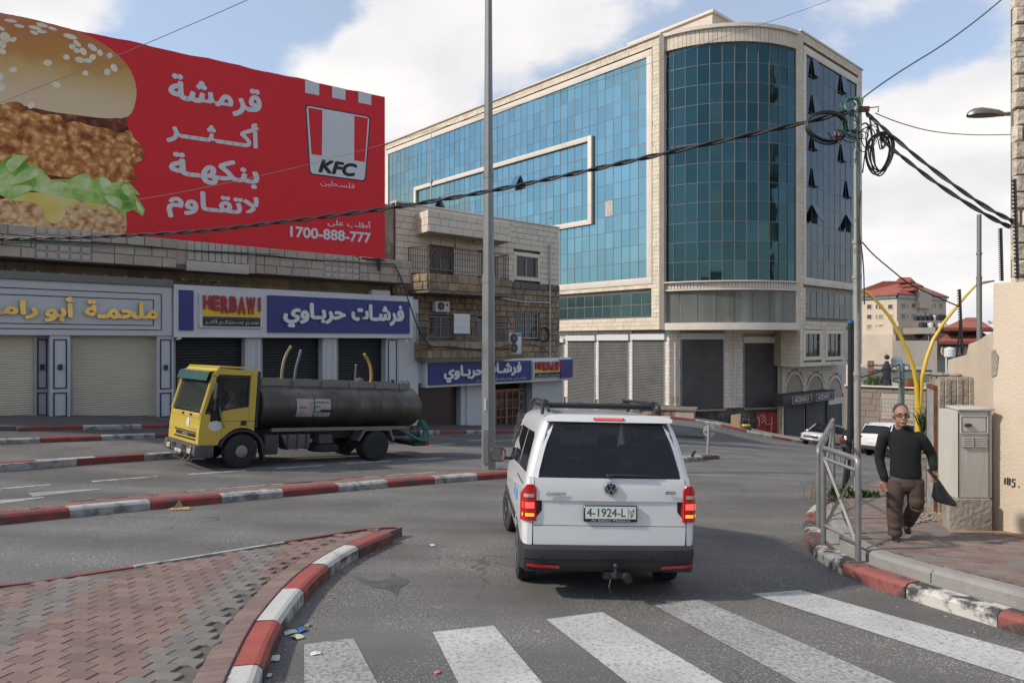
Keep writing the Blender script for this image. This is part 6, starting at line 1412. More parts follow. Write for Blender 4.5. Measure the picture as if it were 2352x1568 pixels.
for sgn in(-1,1):
 c=MB(); pts=[]
 for z in(.335,.365):
  for i in range(5):
   x=.52+.33*i/4; yy=.006+(0 if x<.78 else(x-.78)*.45)+(x-.5)*.06; pts.append((sgn*x,yy-.055-(z-.335)*.2,z+(x-.52)*.04))
 c.add(pts,[(i,i+1,i+6,i+5) for i in range(4)]); c.build('reflector',red_lens,bp,recalc=False)
 for x in(.42,.70):
  c=MB(); c.lathe([(.001,-.088),(.014,-.088),(.014,-.08)],(sgn*x,0,.45),axis='y',n=10); c.build('parking_sensor',black_gloss,bp)
for sgn in(-1,1):
 o=sgn*(HW+.004)
 def side_patch(pts,name,m,out=.004,parent=van):
  vs=[]
  for y,z in pts:
   hw=np.interp(z,[.3,.62,.9,1.06,1.2,1.38,1.6,1.73],[HW-.05,HW,HW,HW-.015,HW-.035,HW-.075,HW-.135,HW-.178]); vs.append((sgn*(hw+out),y,z))
  c=MB(); n=len(vs); c.add(vs+[(v[0]-sgn*.03,v[1],v[2]) for v in vs],[tuple(range(n)),tuple(range(2*n-1,n-1,-1))]+[(i,(i+1)%n,n+(i+1)%n,n+i) for i in range(n)]); return c.build(name,m,parent)
 side_patch([(.26,1.26),(1.25,1.235),(1.25,1.66),(.52,1.665),(.40,1.62)],'side_window',car_glass,.006)
 side_patch([(1.33,1.235),(2.25,1.20),(2.25,1.66),(1.33,1.66)],'side_window',car_glass,.006)
 side_patch([(2.33,1.19),(3.05,1.10),(2.80,1.50),(2.62,1.62),(2.33,1.655)],'side_window',car_glass,.006)
 for y0 in(1.29,2.29):side_patch([(y0-.004,.45),(y0+.004,.45),(y0+.004,1.68),(y0-.004,1.68)],'door_gap',black_gloss,.0015)
 side_patch([(.35,1.115),(1.28,1.115),(1.28,1.135),(.35,1.135)],'door_rail',black_gloss,.003)
 side_patch([(1.22,.60),(3.2,.60),(3.2,.68),(1.22,.68)],'rubbing_strip',plastic,.016)
 for y0 in(.85,3.53):  # wheel arches: flat dark patches painting in the shade of the wells
  a=[(y0+.37*math.cos(t),.31+.37*math.sin(t)) for t in[math.pi*i/14 for i in range(15)]]
  side_patch(a+[(y0-.37,.29),(y0+.37,.29)][::-1][:0] or a,'wheel_arch',void_dark,.003)
 c=MB(); c.add([(sgn*(HW-.03),2.86,1.12),(sgn*(HW+.05),2.84,1.13),(sgn*(HW+.06),2.90,1.17),(sgn*(HW-.03),2.92,1.16)],[(0,1,2,3)]);
 c.box(*sorted((sgn*(HW-.04),sgn*(HW+.07))),2.84,2.90,1.13,1.17)
 ar=c.build('mirror_arm',black_gloss,van)
 mx=MB(Matrix.Translation((sgn*(HW+.165),2.86,1.20)));
 sec=rr(0,.225,.20,.06); mx.prism([(x,z) for x,z in sec],-.035,.0,axis='y'); mx.prism([(x*.96,z*.95) for x,z in sec],.0,.05,axis='y'); mx.prism([(x*.75,z*.75) for x,z in sec],.05,.085,axis='y')
 mr_=mx.build('door_mirror',plastic if sgn<0 else white_car,van,bevel=.012)
 mx=MB(Matrix.Translation((sgn*(HW+.165),2.86,1.20))); mx.prism([(x*.86,z*.84) for x,z in sec],-.039,-.036,axis='y'); mx.build('mirror_glass',glass_mat('mirror_glass',(.35,.36,.37),.03,metal=1.) if 'mirror_glass' not in MATS else MATS['mirror_glass'],mr_)
 for y0,h_ in((.62,.1),(.98,.09)):
  side_patch([(y0+.3,.86),(y0+.45,.86),(y0+.45,.98),(y0+.36,1.0),(y0+.3,.95)],'blue_logo_sticker',mat('blue_sticker',(.03,.22,.50),.4),.006)
wheel(van,-HW+.105,.85,.318,.205,-1); wheel(van,HW-.105,.85,.318,.205,1)
wheel(van,-HW+.105,3.53,.318,.205,-1,steer=R(8)); wheel(van,HW-.105,3.53,.318,.205,1,steer=R(8))
mm=MB(); mm.box(-.62,.62,.5,4.1,.20,.31); mm.box(-.5,.5,.75,.95,.26,.34); mm.build('underbody',void_dark,van)
RM=Matrix(((1,0,0,0),(0,0,-1,0),(0,1,0,0),(0,0,0,1)))  # text plane facing backwards
def ctr(x,z,o):return Matrix.Translation((0,.02-o,0))
mm=MB(); mm.lathe([(.002,-.040),(.056,-.040),(.066,-.036),(.070,-.028),(.070,-.010)],(0,0,1.135),axis='y',n=28); bd=mm.build('round_badge',chrome,van,smooth=True)
mm=MB(); mm.lathe([(.001,-.0425),(.056,-.0425),(.056,-.040)],(0,0,1.135),axis='y',n=28); mm.build('badge_field',black_gloss,bd)
def poly_line(pts,w,y,m,parent,name):
 c=MB()
 for a,b in zip(pts[:-1],pts[1:]):
  a,b=Vector((a[0],0,a[1])),Vector((b[0],0,b[1])); t=(b-a).normalized(); n_=Vector((-t.z,0,t.x))*w
  c.add([tuple(p+Vector((0,yy,0))) for yy in(y,y-.003) for p in(a-n_,b-n_,b+n_,a+n_)],[(0,1,2,3),(7,6,5,4),(0,1,5,4),(1,2,6,5),(2,3,7,6),(3,0,4,7)])
 return c.build(name,m,parent)
poly_line([(-.022,1.185),(0,1.148),(.022,1.185)],.0055,-.0426,chrome,bd,'badge_letter')
poly_line([(-.048,1.163),(-.026,1.092),(0,1.136),(.026,1.092),(.048,1.163)],.0055,-.0427,chrome,bd,'badge_letter')
text('CADDY',chrome,None,-.66,-.455,1.056,1.088,.022,.006,van,M=RM,bold=.03,shear=.2)
text('ETCO',mat('dark_letters',(.03,.03,.03),.4),None,.575,.675,1.082,1.112,.022,.004,van,M=RM,bold=.03)
pl_=MB(); pl_.box(-.275,.275,-.034,-.005,.80,.965); po=pl_.build('number_plate',black_gloss,van,bevel=.006)
pl_=MB(); pl_.box(-.26,.26,-.037,-.0345,.832,.955); pl_.build('plate_face',plate_w,po)
text('4-1924-L',green_p,None,-.245,.155,.852,.938,.0172+.020,.0012,po,M=RM,bold=.012)
text('P',green_p,None,.205,.235,.842,.882,.0172+.020,.0012,po,M=RM,bold=.02); text('ف',green_p,None,.195,.24,.90,.94,.0172+.020,.0012,po,M=RM,bold=.02)
c=MB(); c.box(.178,.182,-.0385,-.0375,.84,.945); c.box(.19,.245,-.0385,-.0375,.889,.892); c.build('plate_rule',green_p,po)
text('Al Salam Motors',plate_w,None,-.2,.2,.808,.824,.0345,.0008,po,M=RM)
c=MB(); c.tube([(-.02,-.045+.02,1.262),(.02,-.05+.02,1.272),(.40,-.028,1.268),(.42,-.026,1.268)],[.014,.013,.008,.004],6); c.ball((-.03,-.02,1.262),.022,8,6); c.tube([(.12,-.022,1.258),(.52,-.010,1.262)],.006,5); c.build('rear_wiper',plastic,van,smooth=True)
c=MB(); c.tube([(.03,.08,.30),(.03,-.10,.27),(.03,-.16,.29),(.03,-.165,.37)],[.022,.022,.02,.017],8); c.ball((.03,-.165,.395),.026,10,8); c.box(-.06,.13,-.02,.10,.23,.30); c.tube([(.17,-.02,.26),(.17,-.10,.25)],.045,10); c.tube([(.0,-.07,.24),(-.02,-.09,.17),(.01,-.09,.10)],.006,4); c.build('tow_bar',plastic,van,smooth=True)
rk=MB()
for sgn in(-1,1):
 rk.tube([(sgn*.60,.45,1.90),(sgn*.60,.60,1.955),(sgn*.60,2.3,1.97),(sgn*.60,2.5,1.90)],.018,8)
 rk.tube([(sgn*.66,.55,1.86),(sgn*.655,.56,1.97),(sgn*.64,.62,2.005),(sgn*.58,1.1,2.01)],.02,8)
 rk.tube([(sgn*.66,2.15,1.86),(sgn*.655,2.15,1.98),(sgn*.6,2.15,2.01)],.02,8)
 rk.tube([(sgn*.60,.62,2.0),(sgn*.60,2.2,2.02)],.018,8)
for y in np.linspace(.62,2.15,9):rk.tube([(-.60,y,1.945),(.60,y,1.945)],.020,6)
rk.tube([(-.62,.60,1.975),(.62,.60,1.975)],.018,8)
rk.build('roof_rack',plastic,van,smooth=True)
c=MB();
for x in(-.38,.20):c.prism([(x+px_,z) for px_,z in rr(0,.20,.22,.07)],.0,0.01,axis='y')
fabric=mat('dark_seat_fabric',(.04,.042,.046),.9,.2,8)
for x,y,zt_ in((-.38,2.15,1.30),(.38,2.15,1.30),(-.45,1.25,1.24),(0,1.25,1.24),(.45,1.25,1.24)):
 c=MB(); c.box(x-.22,x+.22,y-.07,y+.07,.75,zt_); c.box(x-.22,x+.22,y,y+.5,.6,.78); st_=c.build('seat',fabric,van,bevel=.04)
 c=MB(Matrix.Translation((x,y,zt_+.15))); c.prism([(a,b) for a,b in rr(0,.26,.19,.07)],-.04,.05,axis='y'); c.M=None; c.tube([(x-.06,y,zt_),(x-.06,y,zt_+.08)],.008,5); c.tube([(x+.06,y,zt_),(x+.06,y,zt_+.08)],.008,5); c.build('headrest',fabric,st_,bevel=.012)
c=MB(); c.box(-.80,.80,2.95,3.3,.95,1.14); c.box(-.12,.12,2.72,2.75,1.56,1.62); c.box(-.85,.85,.1,3.3,.5,.56); c.build('dashboard',fabric,van)
c=MB(); c.quad((-.80,2.76,1.80),(.80,2.76,1.80),(.84,3.45,1.31),(-.84,3.45,1.31)); c.build('windscreen',glass_mat('clear_windscreen',(.5,.55,.53),.02),van,recalc=False); MATS['clear_windscreen'].node_tree.nodes['Principled BSDF'].inputs['Alpha'].default_value=.12
def car(name,label,loc_xy,heading,paint,L=4.7,W=1.86,H=1.68,roofpaint=None,cat='car',group=None,kind='suv',lit=False):
 """y forward; body lofted across x from a side silhouette so that the shape reads from every side"""
 x0,y0=loc_xy; f=Vector((-math.sin(heading),math.cos(heading),0)); r_=Vector((math.cos(heading),math.sin(heading),0))
 zc=gz(x0,y0); pf=gz(x0+f.x*1.35,y0+f.y*1.35); pb=gz(x0-f.x*1.35,y0-f.y*1.35); rl=gz(x0+r_.x*.8,y0+r_.y*.8)-gz(x0-r_.x*.8,y0-r_.y*.8)
 t=thing(name,label,cat,(x0,y0,(pf+pb)/2),group,rot=(math.atan2(pf-pb,2.7),-math.atan2(rl,1.6),heading),local=True)
 k=H/1.68; hl=L/2
 S=[(-hl,W*.36,.42,.95),(-hl+.05,W*.43,.36,1.03),(-hl+.22,W*.485,.30,1.07),(-hl+.9,W*.5,.25,1.05),(0,W*.5,.25,1.02),(hl-1.35,W*.5,.25,.99),(hl-.7,W*.485,.27,.93),(hl-.25,W*.45,.30,.84),(hl-.05,W*.38,.36,.72),(hl,W*.33,.42,.66)]
 def ring(s):
  y,hw,zb,zs=s; h=[(0,zb),(hw-.08,zb),(hw-.015,zb+.10),(hw,zb+.28),(hw-.005,zs-.16),(hw-.05,zs-.03),(hw-.14,zs+.005),(0,zs+.03)]
  h=[(x,z*k if z>.5 else z) for x,z in h]
  return[(x,y,z) for x,z in h]+[(-x,y,z) for x,z in reversed(h[1:-1])]
 loft(S,ring).build('body',paint,t,smooth=True,auto=R(50))
 G_=[(-hl+.16,W*.40,.98,1.10),(-hl+.42,W*.41,1.0,1.50),(-hl+.70,W*.405,1.0,1.63),(-.6,W*.41,1.0,1.68),(.15,W*.40,1.0,1.66),(.62,W*.40,1.0,1.52),(1.05,W*.42,.97,1.22),(1.32,W*.43,.95,1.02)]
 def ring2(s):
  y,hw,zb,zt=s; a=(zt-zb); h=[(0,zb),(hw+.02,zb),(hw-.12*a*.9,zb+a*.80),(hw-.14*a-.05,zb+a*.95),(hw-.14*a-.16,zt),(0,zt+.012)]
  h=[(x,z*k) for x,z in h]; return[(x,y,z) for x,z in h]+[(-x,y,z) for x,z in reversed(h[1:-1])]
 cab=loft(G_,ring2)
 cabo=cab.build('cabin',car_glass,t,smooth=True,auto=R(50))
 rf=MB(); ys=[(-hl+.36,1.47),(-hl+.62,1.615),(-hl+.72,1.645),(-.6,1.692),(.15,1.672),(.45,1.59)]
 def roofhw(y,z):
  hw=np.interp(y,[g[0] for g in G_],[g[1] for g in G_]); a=z-1.0; return hw-.14*a-.04
 vs=[];
 for y,z in ys:
  hw=roofhw(y,z)
  for x,dz in((-hw,-.05),(-hw+.06,-.005),(-hw*.5,.008),(0,.012),(hw*.5,.008),(hw-.06,-.005),(hw,-.05)):vs.append((x,y,(z+dz)*k+.006))
 rf.add(vs,[(j*7+i,j*7+i+1,(j+1)*7+i+1,(j+1)*7+i) for j in range(len(ys)-1) for i in range(6)]); rf.build('roof',roofpaint or paint,t,smooth=True)
 for sg in(-1,1):
  def cabx(y,z):
   hw=np.interp(y,[g[0] for g in G_],[g[1] for g in G_]); zt=np.interp(y,[g[0] for g in G_],[g[3] for g in G_]); a=zt-1.0; return sg*(hw+.03-(z-1.0)*.14)
  for pts in([(1.30,.99),(.50,1.57)],[(-hl+.25,1.08),(-hl+.55,1.56)],[(-.1,1.02),(-.12,1.60)],[(-hl+.98,1.05),(-hl+.74,1.57)]):
   p=MB(); p.tube([(cabx(y,z)-sg*.012,y,z*k) for y,z in pts],.032 if pts[0][0]!=-.1 else.022,6); p.build('pillar',paint if pts[0][0]!=-.1 else black_gloss,t)
  p=MB(); p.ball((sg*(W*.5+.10),.95,1.04*k),(.11,.06,.085),10,6); p.build('door_mirror',paint,t,smooth=True)
  for y in(-hl+.95,hl-.93):
   wheel(t,sg*(W*.5-.115),y,.36*min(k*1.0,1),.225,sg,spokes=5)
   p=MB(); a=[(y+.42*math.cos(q),.36+.42*math.sin(q)) for q in[math.pi*i/12 for i in range(13)]]; p.prism([(b_,c_) for b_,c_ in a],sg*(W*.5-.1),sg*(W*.5+.004),axis='x'); p.build('wheel_arch',plastic,t)
  p=MB(); p.box(*sorted((sg*(W*.5-.05),sg*(W*.5+.006))),-hl+1.35,hl-1.35,.25,.36); p.build('sill_cladding',plastic,t)
  p=MB(); p.prism([(hl-.30,.74*k),(hl-.08,.70*k),(hl-.55,.86*k),(hl-.60,.80*k)],*sorted((sg*W*.31,sg*W*.475)),axis='x'); p.build('headlight',mat('headlamp_glass',(.35,.36,.37),.12,coat=.8),t)
  p=MB(); p.prism([(-hl-.005,.96*k),(-hl+.35,1.0*k),(-hl+.30,.90*k),(-hl-.0,.86*k)],*sorted((sg*W*.28,sg*W*.488)),axis='x'); p.build('tail_light',red_lens,t)
  p=MB(); p.box(*sorted((sg*W*.28,sg*W*.42)),hl-.12,hl-.02,.40,.47); p.build('fog_lamp',MATS['headlamp_glass'],t)
  p=MB();
  for y in(.15,-.95):p.box(*sorted((sg*(W*.5-.01),sg*(W*.5+.02))),y-.09,y+.09,.90*k,.93*k)
  p.build('door_handle',chrome,t,kind='stuff')
 p=MB(); p.box(-W*.27,W*.27,hl-.12,hl+.012,.52*k,.74*k); gr=p.build('grille',chrome,t,bevel=.02)
 for i in range(4):p=MB(); p.box(-W*.25,W*.25,hl+.0,hl+.02,(.545+.05*i)*k,(.572+.05*i)*k); p.build('grille_slot',black_gloss,gr)
 p=MB(); p.box(-W*.42,W*.42,hl-.25,hl-.0,.28,.44); p.build('front_bumper',plastic,t,bevel=.03)
 p=MB(); p.box(-W*.42,W*.42,-hl-.01,-hl+.25,.30,.50); p.build('rear_bumper',plastic,t,bevel=.03)
 p=MB(); p.box(-.26,.26,hl+.0,hl+.025,.40,.51); p.build('number_plate',plate_w,t)
 p=MB(); p.box(-.26,.26,-hl-.03,-hl+.02,.62,.73); p.build('number_plate',plate_w,t)
 return t
pA=at(1886,1014,50.5)
car('parked_car','white sport utility car with black roof parked before the dark shop shutters',(pA.x+.5,pA.y+.4),R(128),white_car,roofpaint=black_gloss,L=4.7,group=None)
pB=at(2075,1052,34.0)
car('parked_car','white sport utility car seen from its rear corner, half hidden behind the walking man',(pB.x+.2,pB.y+.6),R(-62),white_car,L=4.6)
pC=at(1990,1030,43)
car('parked_car','dark saloon car parked behind the utility pole between the two white cars',(pC.x,pC.y),R(-45),mat('dark_car_paint',(.02,.022,.026),.3,.05,1,coat=.6),H=1.48,L=4.5)
# ---- tanker lorry: local axes: x forward, y to its left (towards the camera), z up; origin on the ground under the front axle
F_=G(549,1075); Rr_=G(861,1057)
yellow=mat('yellow_cab_paint',(.52,.375,.055),.42,.04,1,dirt=(.36,.25,.06),dscale=2,damt=.35,coat=.3)
tank_m=mat('sooty_tank_steel',(.095,.085,.073),.42,.25,.8,metal=.35,dirt=(.045,.038,.032),dscale=1.1,damt=.8,dlo=.42,dhi=.62,streak=True)
rail_tank=mat('worn_steel_rail',(.20,.19,.175),.5,.2,2,metal=.4,dirt=(.09,.075,.06),dscale=2,damt=.6)
chassis=mat('greasy_chassis',(.035,.032,.030),.75,.25,3)
dv=(Vector((F_.x,F_.y,0))-Vector((Rr_.x,Rr_.y,0))); hd=math.atan2(dv.y,dv.x); sl=math.atan2(F_.z-Rr_.z,dv.length)
# the photograph shows the near wheels; the axle middle lies half a track further
near_n=Vector((math.sin(-hd),0,0))
side=Vector((-math.sin(hd),math.cos(hd),0)); side=side if side.y<0 else-side
o_=Vector((F_.x,F_.y,F_.z))-side*1.02
truck=thing('tanker_lorry','yellow cab lorry with long sooty grey water tank and hoses driving along the street','lorry',tuple(o_),rot=(0,-sl,hd),local=True)
WB=dv.length; sy=1 if side.dot(Vector((-math.sin(hd),math.cos(hd),0)))>0 else-1
def tw(x,y,r,w,s_,dual=False,hub=True):
 M=Matrix.Translation((x,y,r)); m_=MB(M); m_.lathe([(r*.56,-w/2),(r*.86,-w/2),(r*.96,-w/2+.02),(r,-w/2+.06),(r,w/2-.06),(r*.96,w/2-.02),(r*.86,w/2),(r*.56,w/2)],axis='y',n=36)
 ty=m_.build('wheel',tyre_m,truck,smooth=True); m_=MB(M); o=s_*w/2
 if hub:m_.lathe([(r*.57,o*.95),(r*.53,o*.6),(r*.36,o*.55),(r*.34,o*1.15),(r*.22,o*1.2),(r*.2,o*1.3),(.001,o*1.32)],axis='y',n=28)
 else:m_.lathe([(r*.57,o*.95),(r*.50,o*.2),(r*.3,-o*.1),(r*.2,o*.2),(.001,o*.25)],axis='y',n=28)
 rm=m_.build('rim',mat('dull_steel_rim',(.27,.26,.25),.5,.2,5,metal=.6),ty,smooth=True,auto=R(30))
 for k in range(8):
  a=2*math.pi*k/8; n_=MB(M); n_.lathe([(r*.03,o*(.55 if hub else.05)),(r*.03,o*(.7 if hub else.2))],(r*.44*math.cos(a),0,r*.44*math.sin(a)),axis='y',n=6); n_.build('wheel_nut',chassis,ty)
RW=.43
for s_ in(-1,1):
 tw(0,s_*.96,RW,.25,s_); tw(-WB,s_*.97,RW,.26,s_,hub=False); tw(-WB,s_*.68,RW,.24,s_,hub=False)
W2=1.06
FX=lambda x:-.30+(x+.70)*(1.36/1.83)
FI=lambda x:(x+.30)*(1.83/1.36)-.70
cab_start=set(o.name for o in bpy.data.objects)
# cab side silhouette (x forward, z up); the near face carries door and windows
sil=[(.92,.62),(1.10,.62),(1.13,.95),(1.08,1.33),(.78,2.22),(.66,2.36),(.35,2.43),(-.62,2.41),(-.70,2.34),(-.70,.90),(-.52,.90),(-.46,.84),(.47,.84),(.60,.62)]
# shell: front, roof, back, with the sides left open for windows -> build as panels
def panel(pts,y0,y1,name,m,parent=truck,bevel=0,cab=False):
 c=MB(); c.prism([(FX(x),z) for x,z in pts] if cab else pts,y0,y1,axis='y'); return c.build(name,m,parent,bevel=bevel)
lowside=[(.60,.62),(1.10,.62),(1.12,.95),(1.08,1.33),(.84,1.36),(.68,1.33),(.28,1.42),(.05,1.42),(-.42,1.52),(-.70,1.52),(-.70,.90),(-.58,.95),(-.42,.93),(.30,.93),(.42,.86),(.52,.72)]
for s_ in(-1,1):
 a,b=sorted((s_*(W2-.05),s_*W2))
 panel([(.50,.60),(1.10,.60),(1.12,.95),(1.08,1.33),(.80,1.33),(.80,1.16),(.44,1.16),(.44,.72)],a,b,'cab_side_front',yellow)
 panel([(.44,.72),(.44,1.40),(-.42,1.50),(-.70,1.50),(-.70,.93),(FI(-.22),.96),(FI(-.1),1.0),(FI(.05),1.01),(FI(.2),.98),(FI(.34),.90),(FI(.45),.80)],a,b,'cab_side_lower',yellow)
 panel([(1.08,1.33),(.98,1.33),(.66,2.20),(.60,2.25),(-.46,2.25),(-.46,1.50),(-.70,1.50),(-.70,2.36),(.62,2.40),(.74,2.30)],a,b,'cab_side_upper',yellow)
 panel([(.80,1.16),(.80,1.33),(.98,1.33),(.66,2.20),(.56,2.20),(.56,1.42),(.44,1.40),(.44,1.16)],a+.012 if s_>0 else a+.005,b-.005 if s_>0 else b-.012,'quarter_window',car_glass)
 gl=panel([(.50,1.43),(.50,2.19),(-.40,2.19),(-.40,1.58)],a+.02,b-.02,'door_window',glass_mat('cab_side_glass',(.05,.055,.06),.04) if 'cab_side_glass' not in MATS else MATS['cab_side_glass'])
 MATS['cab_side_glass'].node_tree.nodes['Principled BSDF'].inputs['Alpha'].default_value=.35
 for q in([(.52,1.40),(.56,1.40),(.56,2.22),(.52,2.22)],[(-.44,1.53),(-.40,1.53),(-.40,2.22),(-.44,2.22)],[(.54,2.19),(-.44,2.19),(-.44,2.23),(.54,2.23)],[(.54,1.38),(.54,1.43),(-.42,1.58),(-.42,1.53)]):panel(q,s_*W2-.003 if s_>0 else s_*W2-.006,s_*W2+.006 if s_>0 else s_*W2+.003,'window_seal',black_gloss)
 panel([(.40,.80),(.405,.80),(.405,1.4),(.40,1.4)],s_*W2-.002,s_*W2+.002,'door_gap',black_gloss); panel([(-.475,.95),(-.47,.95),(-.47,2.3),(-.475,2.3)],s_*W2-.002,s_*W2+.002,'door_gap',black_gloss)
 panel([(.40,1.16),(-.69,1.16),(-.69,1.168),(.40,1.168)],s_*W2-.002,s_*W2+.002,'door_crease',black_gloss)
 panel([(-.22,1.06),(-.42,1.06),(-.42,1.18),(-.22,1.18)],s_*W2-.003,s_*W2+.005,'door_handle',black_gloss)
 c=MB(); c.lathe([(.001,s_*(W2+.004)),(.17,s_*(W2+.004)),(.17,s_*(W2+.0))],(0,0,0),axis='y',n=28)
 c.v=[Vector((.62+v.x*1.35,v.y,1.06+v.z*.68)) for v in c.v]; c.build('white_oval',mat('white_sticker',(.60,.58,.55),.6),truck)
c=MB(); c.quad((-.70,-W2,2.36),(-.70,W2,2.36),(.62,W2,2.40),(.62,-W2,2.40)); c.quad((.62,-W2,2.40),(.62,W2,2.40),(.74,W2,2.30),(.74,-W2,2.30)); c.box(-.70,.60,-W2+.01,W2-.01,2.41,2.44); c.build('cab_roof',yellow,truck)
c=MB(); c.box(-.72,-.66,-W2+.01,W2-.01,.9,2.34); c.build('cab_back',chassis,truck)
c=MB(); c.box(-.80,-.72,-W2-.02,W2+.02,1.0,2.36); c.build('air_duct',plastic,truck,bevel=.02)
c=MB(); n2=2; c.quad((1.06,-W2+.07,1.37),(1.06,W2-.07,1.37),(.765,W2-.09,2.22),(.765,-W2+.09,2.22)); ws=c.build('windscreen',glass_mat('windscreen_glass',(.045,.055,.05),.03),truck,recalc=False); MATS['windscreen_glass'].node_tree.nodes['Principled BSDF'].inputs['Alpha'].default_value=.6
for s_ in(-1,1):
 c=MB(); c.tube([(1.075,s_*(W2-.035),1.33),(.755,s_*(W2-.05),2.28)],.05,6); c.build('windscreen_pillar',yellow,truck)
c=MB(); c.box(.60,.78,-W2+.1,W2-.1,2.22,2.34); c.build('header',yellow,truck)
c=MB(); c.add([(1.0,-W2+.02,2.10),(1.0,W2-.02,2.10),(.92,W2-.02,2.30),(.92,-W2+.02,2.30),(.76,-W2+.05,2.33),(.76,W2-.05,2.33),(1.01,-W2+.02,2.10)],[(0,1,2,3),(3,2,5,4)]); c.build('sun_visor',mat('green_tinted_visor',(.03,.085,.085),.25,coat=.4),truck,recalc=False)
c=MB(); c.add([(1.12,y,z) if z<1.0 else(1.085,y,z) for y in(-W2+.0,W2-.0) for z in(.62,.97,1.34)],[(0,1,4,3),(1,2,5,4)]); c.v=[v for v in c.v]; c.box(1.02,1.11,-W2+.05,W2-.05,.62,1.33); fp=c.build('front_panel',yellow,truck)
c=MB(); c.box(1.085,1.125,-W2+.12,W2-.12,1.225,1.335); c.build('upper_lip',yellow,truck,bevel=.01)
for y in(.45,-.10):c=MB(); c.box(1.11,1.13,y-.09,y+.09,1.26,1.31); c.build('air_slot',black_gloss,truck)
for z0,z1 in((.875,.905),(.775,.86),(.70,.74)):
 c=MB(); c.box(1.115,1.13,-.62 if z1>.87 or z1<.75 else-.50,.86,z0,z1); gs=c.build('grille_slot',black_gloss,truck)
 for i in range(2):c=MB(); zz=z0+(z1-z0)*(i+1)/3; c.box(1.128,1.136,-.48,.84,zz-.004,zz+.004); c.build('grille_bar',plastic,gs)
FM=Matrix(((0,0,1,0),(1,0,0,0),(0,1,0,0),(0,0,0,1)))  # plane facing forward, text runs along +y
text('IVECO',mat('silver_letters',(.6,.6,.6),.3,metal=.6),None,-.02,.34,.785,.85,1.137,.006,truck,M=FM,bold=.03)
text('EuroCargo',MATS['silver_letters'],None,.38,.86,.935,.985,1.122,.004,truck,M=FM,bold=.02,shear=.2)
c=MB(); c.lathe([(.001,1.127),(.10,1.127),(.10,1.115)],(0,.28,1.10),axis='x',n=24); c.v=[Vector((v.x,v.y,1.10+(v.z-1.10)*1.15)) for v in c.v]; c.build('white_oval',MATS['white_sticker'],truck)
for y in(.55,-.15):c=MB(); c.tube([(1.115,y,1.35),(1.10,y+.12,1.40),(1.06,y+.42,1.41)],.010,4); c.build('wiper',plastic,truck)
bm_=mat('grey_truck_bumper',(.06,.062,.068),.55,.12,3,dirt=(.14,.12,.10),dscale=3,damt=.5)
c=MB(); c.prism([(1.20,.34),(1.24,.40),(1.22,.60),(1.05,.61),(.62,.61),(.62,.30),(1.10,.30)],-W2-.03,W2+.03,axis='y'); bmp=c.build('front_bumper',bm_,truck,bevel=.02)
for s_ in(-1,1):
 c=MB(); c.box(1.215,1.245,*sorted((s_*.58,s_*.92)),.37,.53); c.build('lamp_recess',black_gloss,bmp)
 c=MB(); c.box(1.24,1.262,*sorted((s_*.62,s_*.86)),.385,.515); c.build('headlight',mat('worn_headlamp',(.45,.44,.40),.25,coat=.5),bmp,bevel=.01)
 c=MB(); c.box(1.235,1.26,*sorted((s_*.80,s_*.90)),.545,.575); c.build('indicator',mat('amber_lens',(.55,.18,.02),.3),bmp)
 c=MB(); c.box(1.228,1.243,*sorted((s_*.22,s_*.48)),.44,.56); c.build('step_opening',black_gloss,bmp)
c=MB(); c.box(1.235,1.25,-.26,.20,.355,.425); np_=c.build('number_plate',plate_w,bmp); text('9-0920-92',green_p,None,-.24,.18,.365,.415,1.2505,.001,bmp,M=FM,bold=.02)
c=MB()
for y in(.75,.45,-.2):c.tube([(1.18,y,.34),(1.28,y,.22),(1.22,y+.1,.20),(1.1,y+.1,.30)],.015,5)
c.tube([(1.26,-.3,.215),(1.26,.8,.215)],.015,5); c.build('step_bar',plastic,truck)
for s_ in(-1,1):
 c=MB(); y=s_*(W2+.22); c.tube([(.78,s_*W2,2.22),(.80,y,2.20),(.78,y,1.45),(.74,s_*W2,1.42)],.014,5); c.build('mirror_arm',plastic,truck)
 c=MB(); c.box(.74,.82,y-.10,y+.10,1.68,2.06); c.build('mirror',plastic,truck,bevel=.03)
c=MB(); y=sy*(W2+.06); c.tube([(.56,y,1.50),(.50,y,1.30),(.40,y,1.12),(.34,y,1.02)],[.012,.02,.025,.02],5); c.build('green_ribbon',mat('green_cloth',(.13,.28,.05),.8),truck)
for o in list(bpy.data.objects):  # the cab as drawn is a little long: bring every cab piece to its true length
 if o.name not in cab_start and o.type=='MESH':
  for v_ in o.data.vertices:v_.co.x=FX(v_.co.x); v_.co.z+=max(0,v_.co.z-.84)*.055
for s_ in(-1,1):
 pts=[(.60*math.cos(a),.43+.55*math.sin(a)) for a in[R(15+i*12.5) for i in range(14)]]; inn=[(x*.88,.43+(z-.43)*.9) for x,z in reversed(pts)]
 panel(pts+inn,*sorted((s_*.80,s_*(W2+.03))),'mudguard',plastic)
 panel([(-.58,.50),(-.53,.52),(-.60,.16),(-.66,.16)],*sorted((s_*.82,s_*(W2+.0))),'mud_flap',plastic)
 c=MB(); c.box(-.30,.90,*sorted((s_*.55,s_*.80)),.62,.93); c.build('cab_underside',chassis,truck)
c=MB(); c.box(-.22,-.10,-.85,-.35,1.05,1.85); c.box(-.22,-.10,.35,.85,1.05,1.85); c.box(-.25,.3,-.9,.9,1.0,1.1); c.box(-.22,-.10,sy*.6-.1,sy*.6+.1,1.85,2.0); c.build('seat',void_dark,truck)
c=MB(); c.box(.70,.96,-W2+.1,W2-.1,1.15,1.34); c.build('dashboard',mat('dusty_dash',(.16,.16,.10),.8),truck)
c=MB();
for s_ in(-1,1):c.box(-WB-1.45,.9,s_*.40-.05,s_*.40+.05,.62,.82)
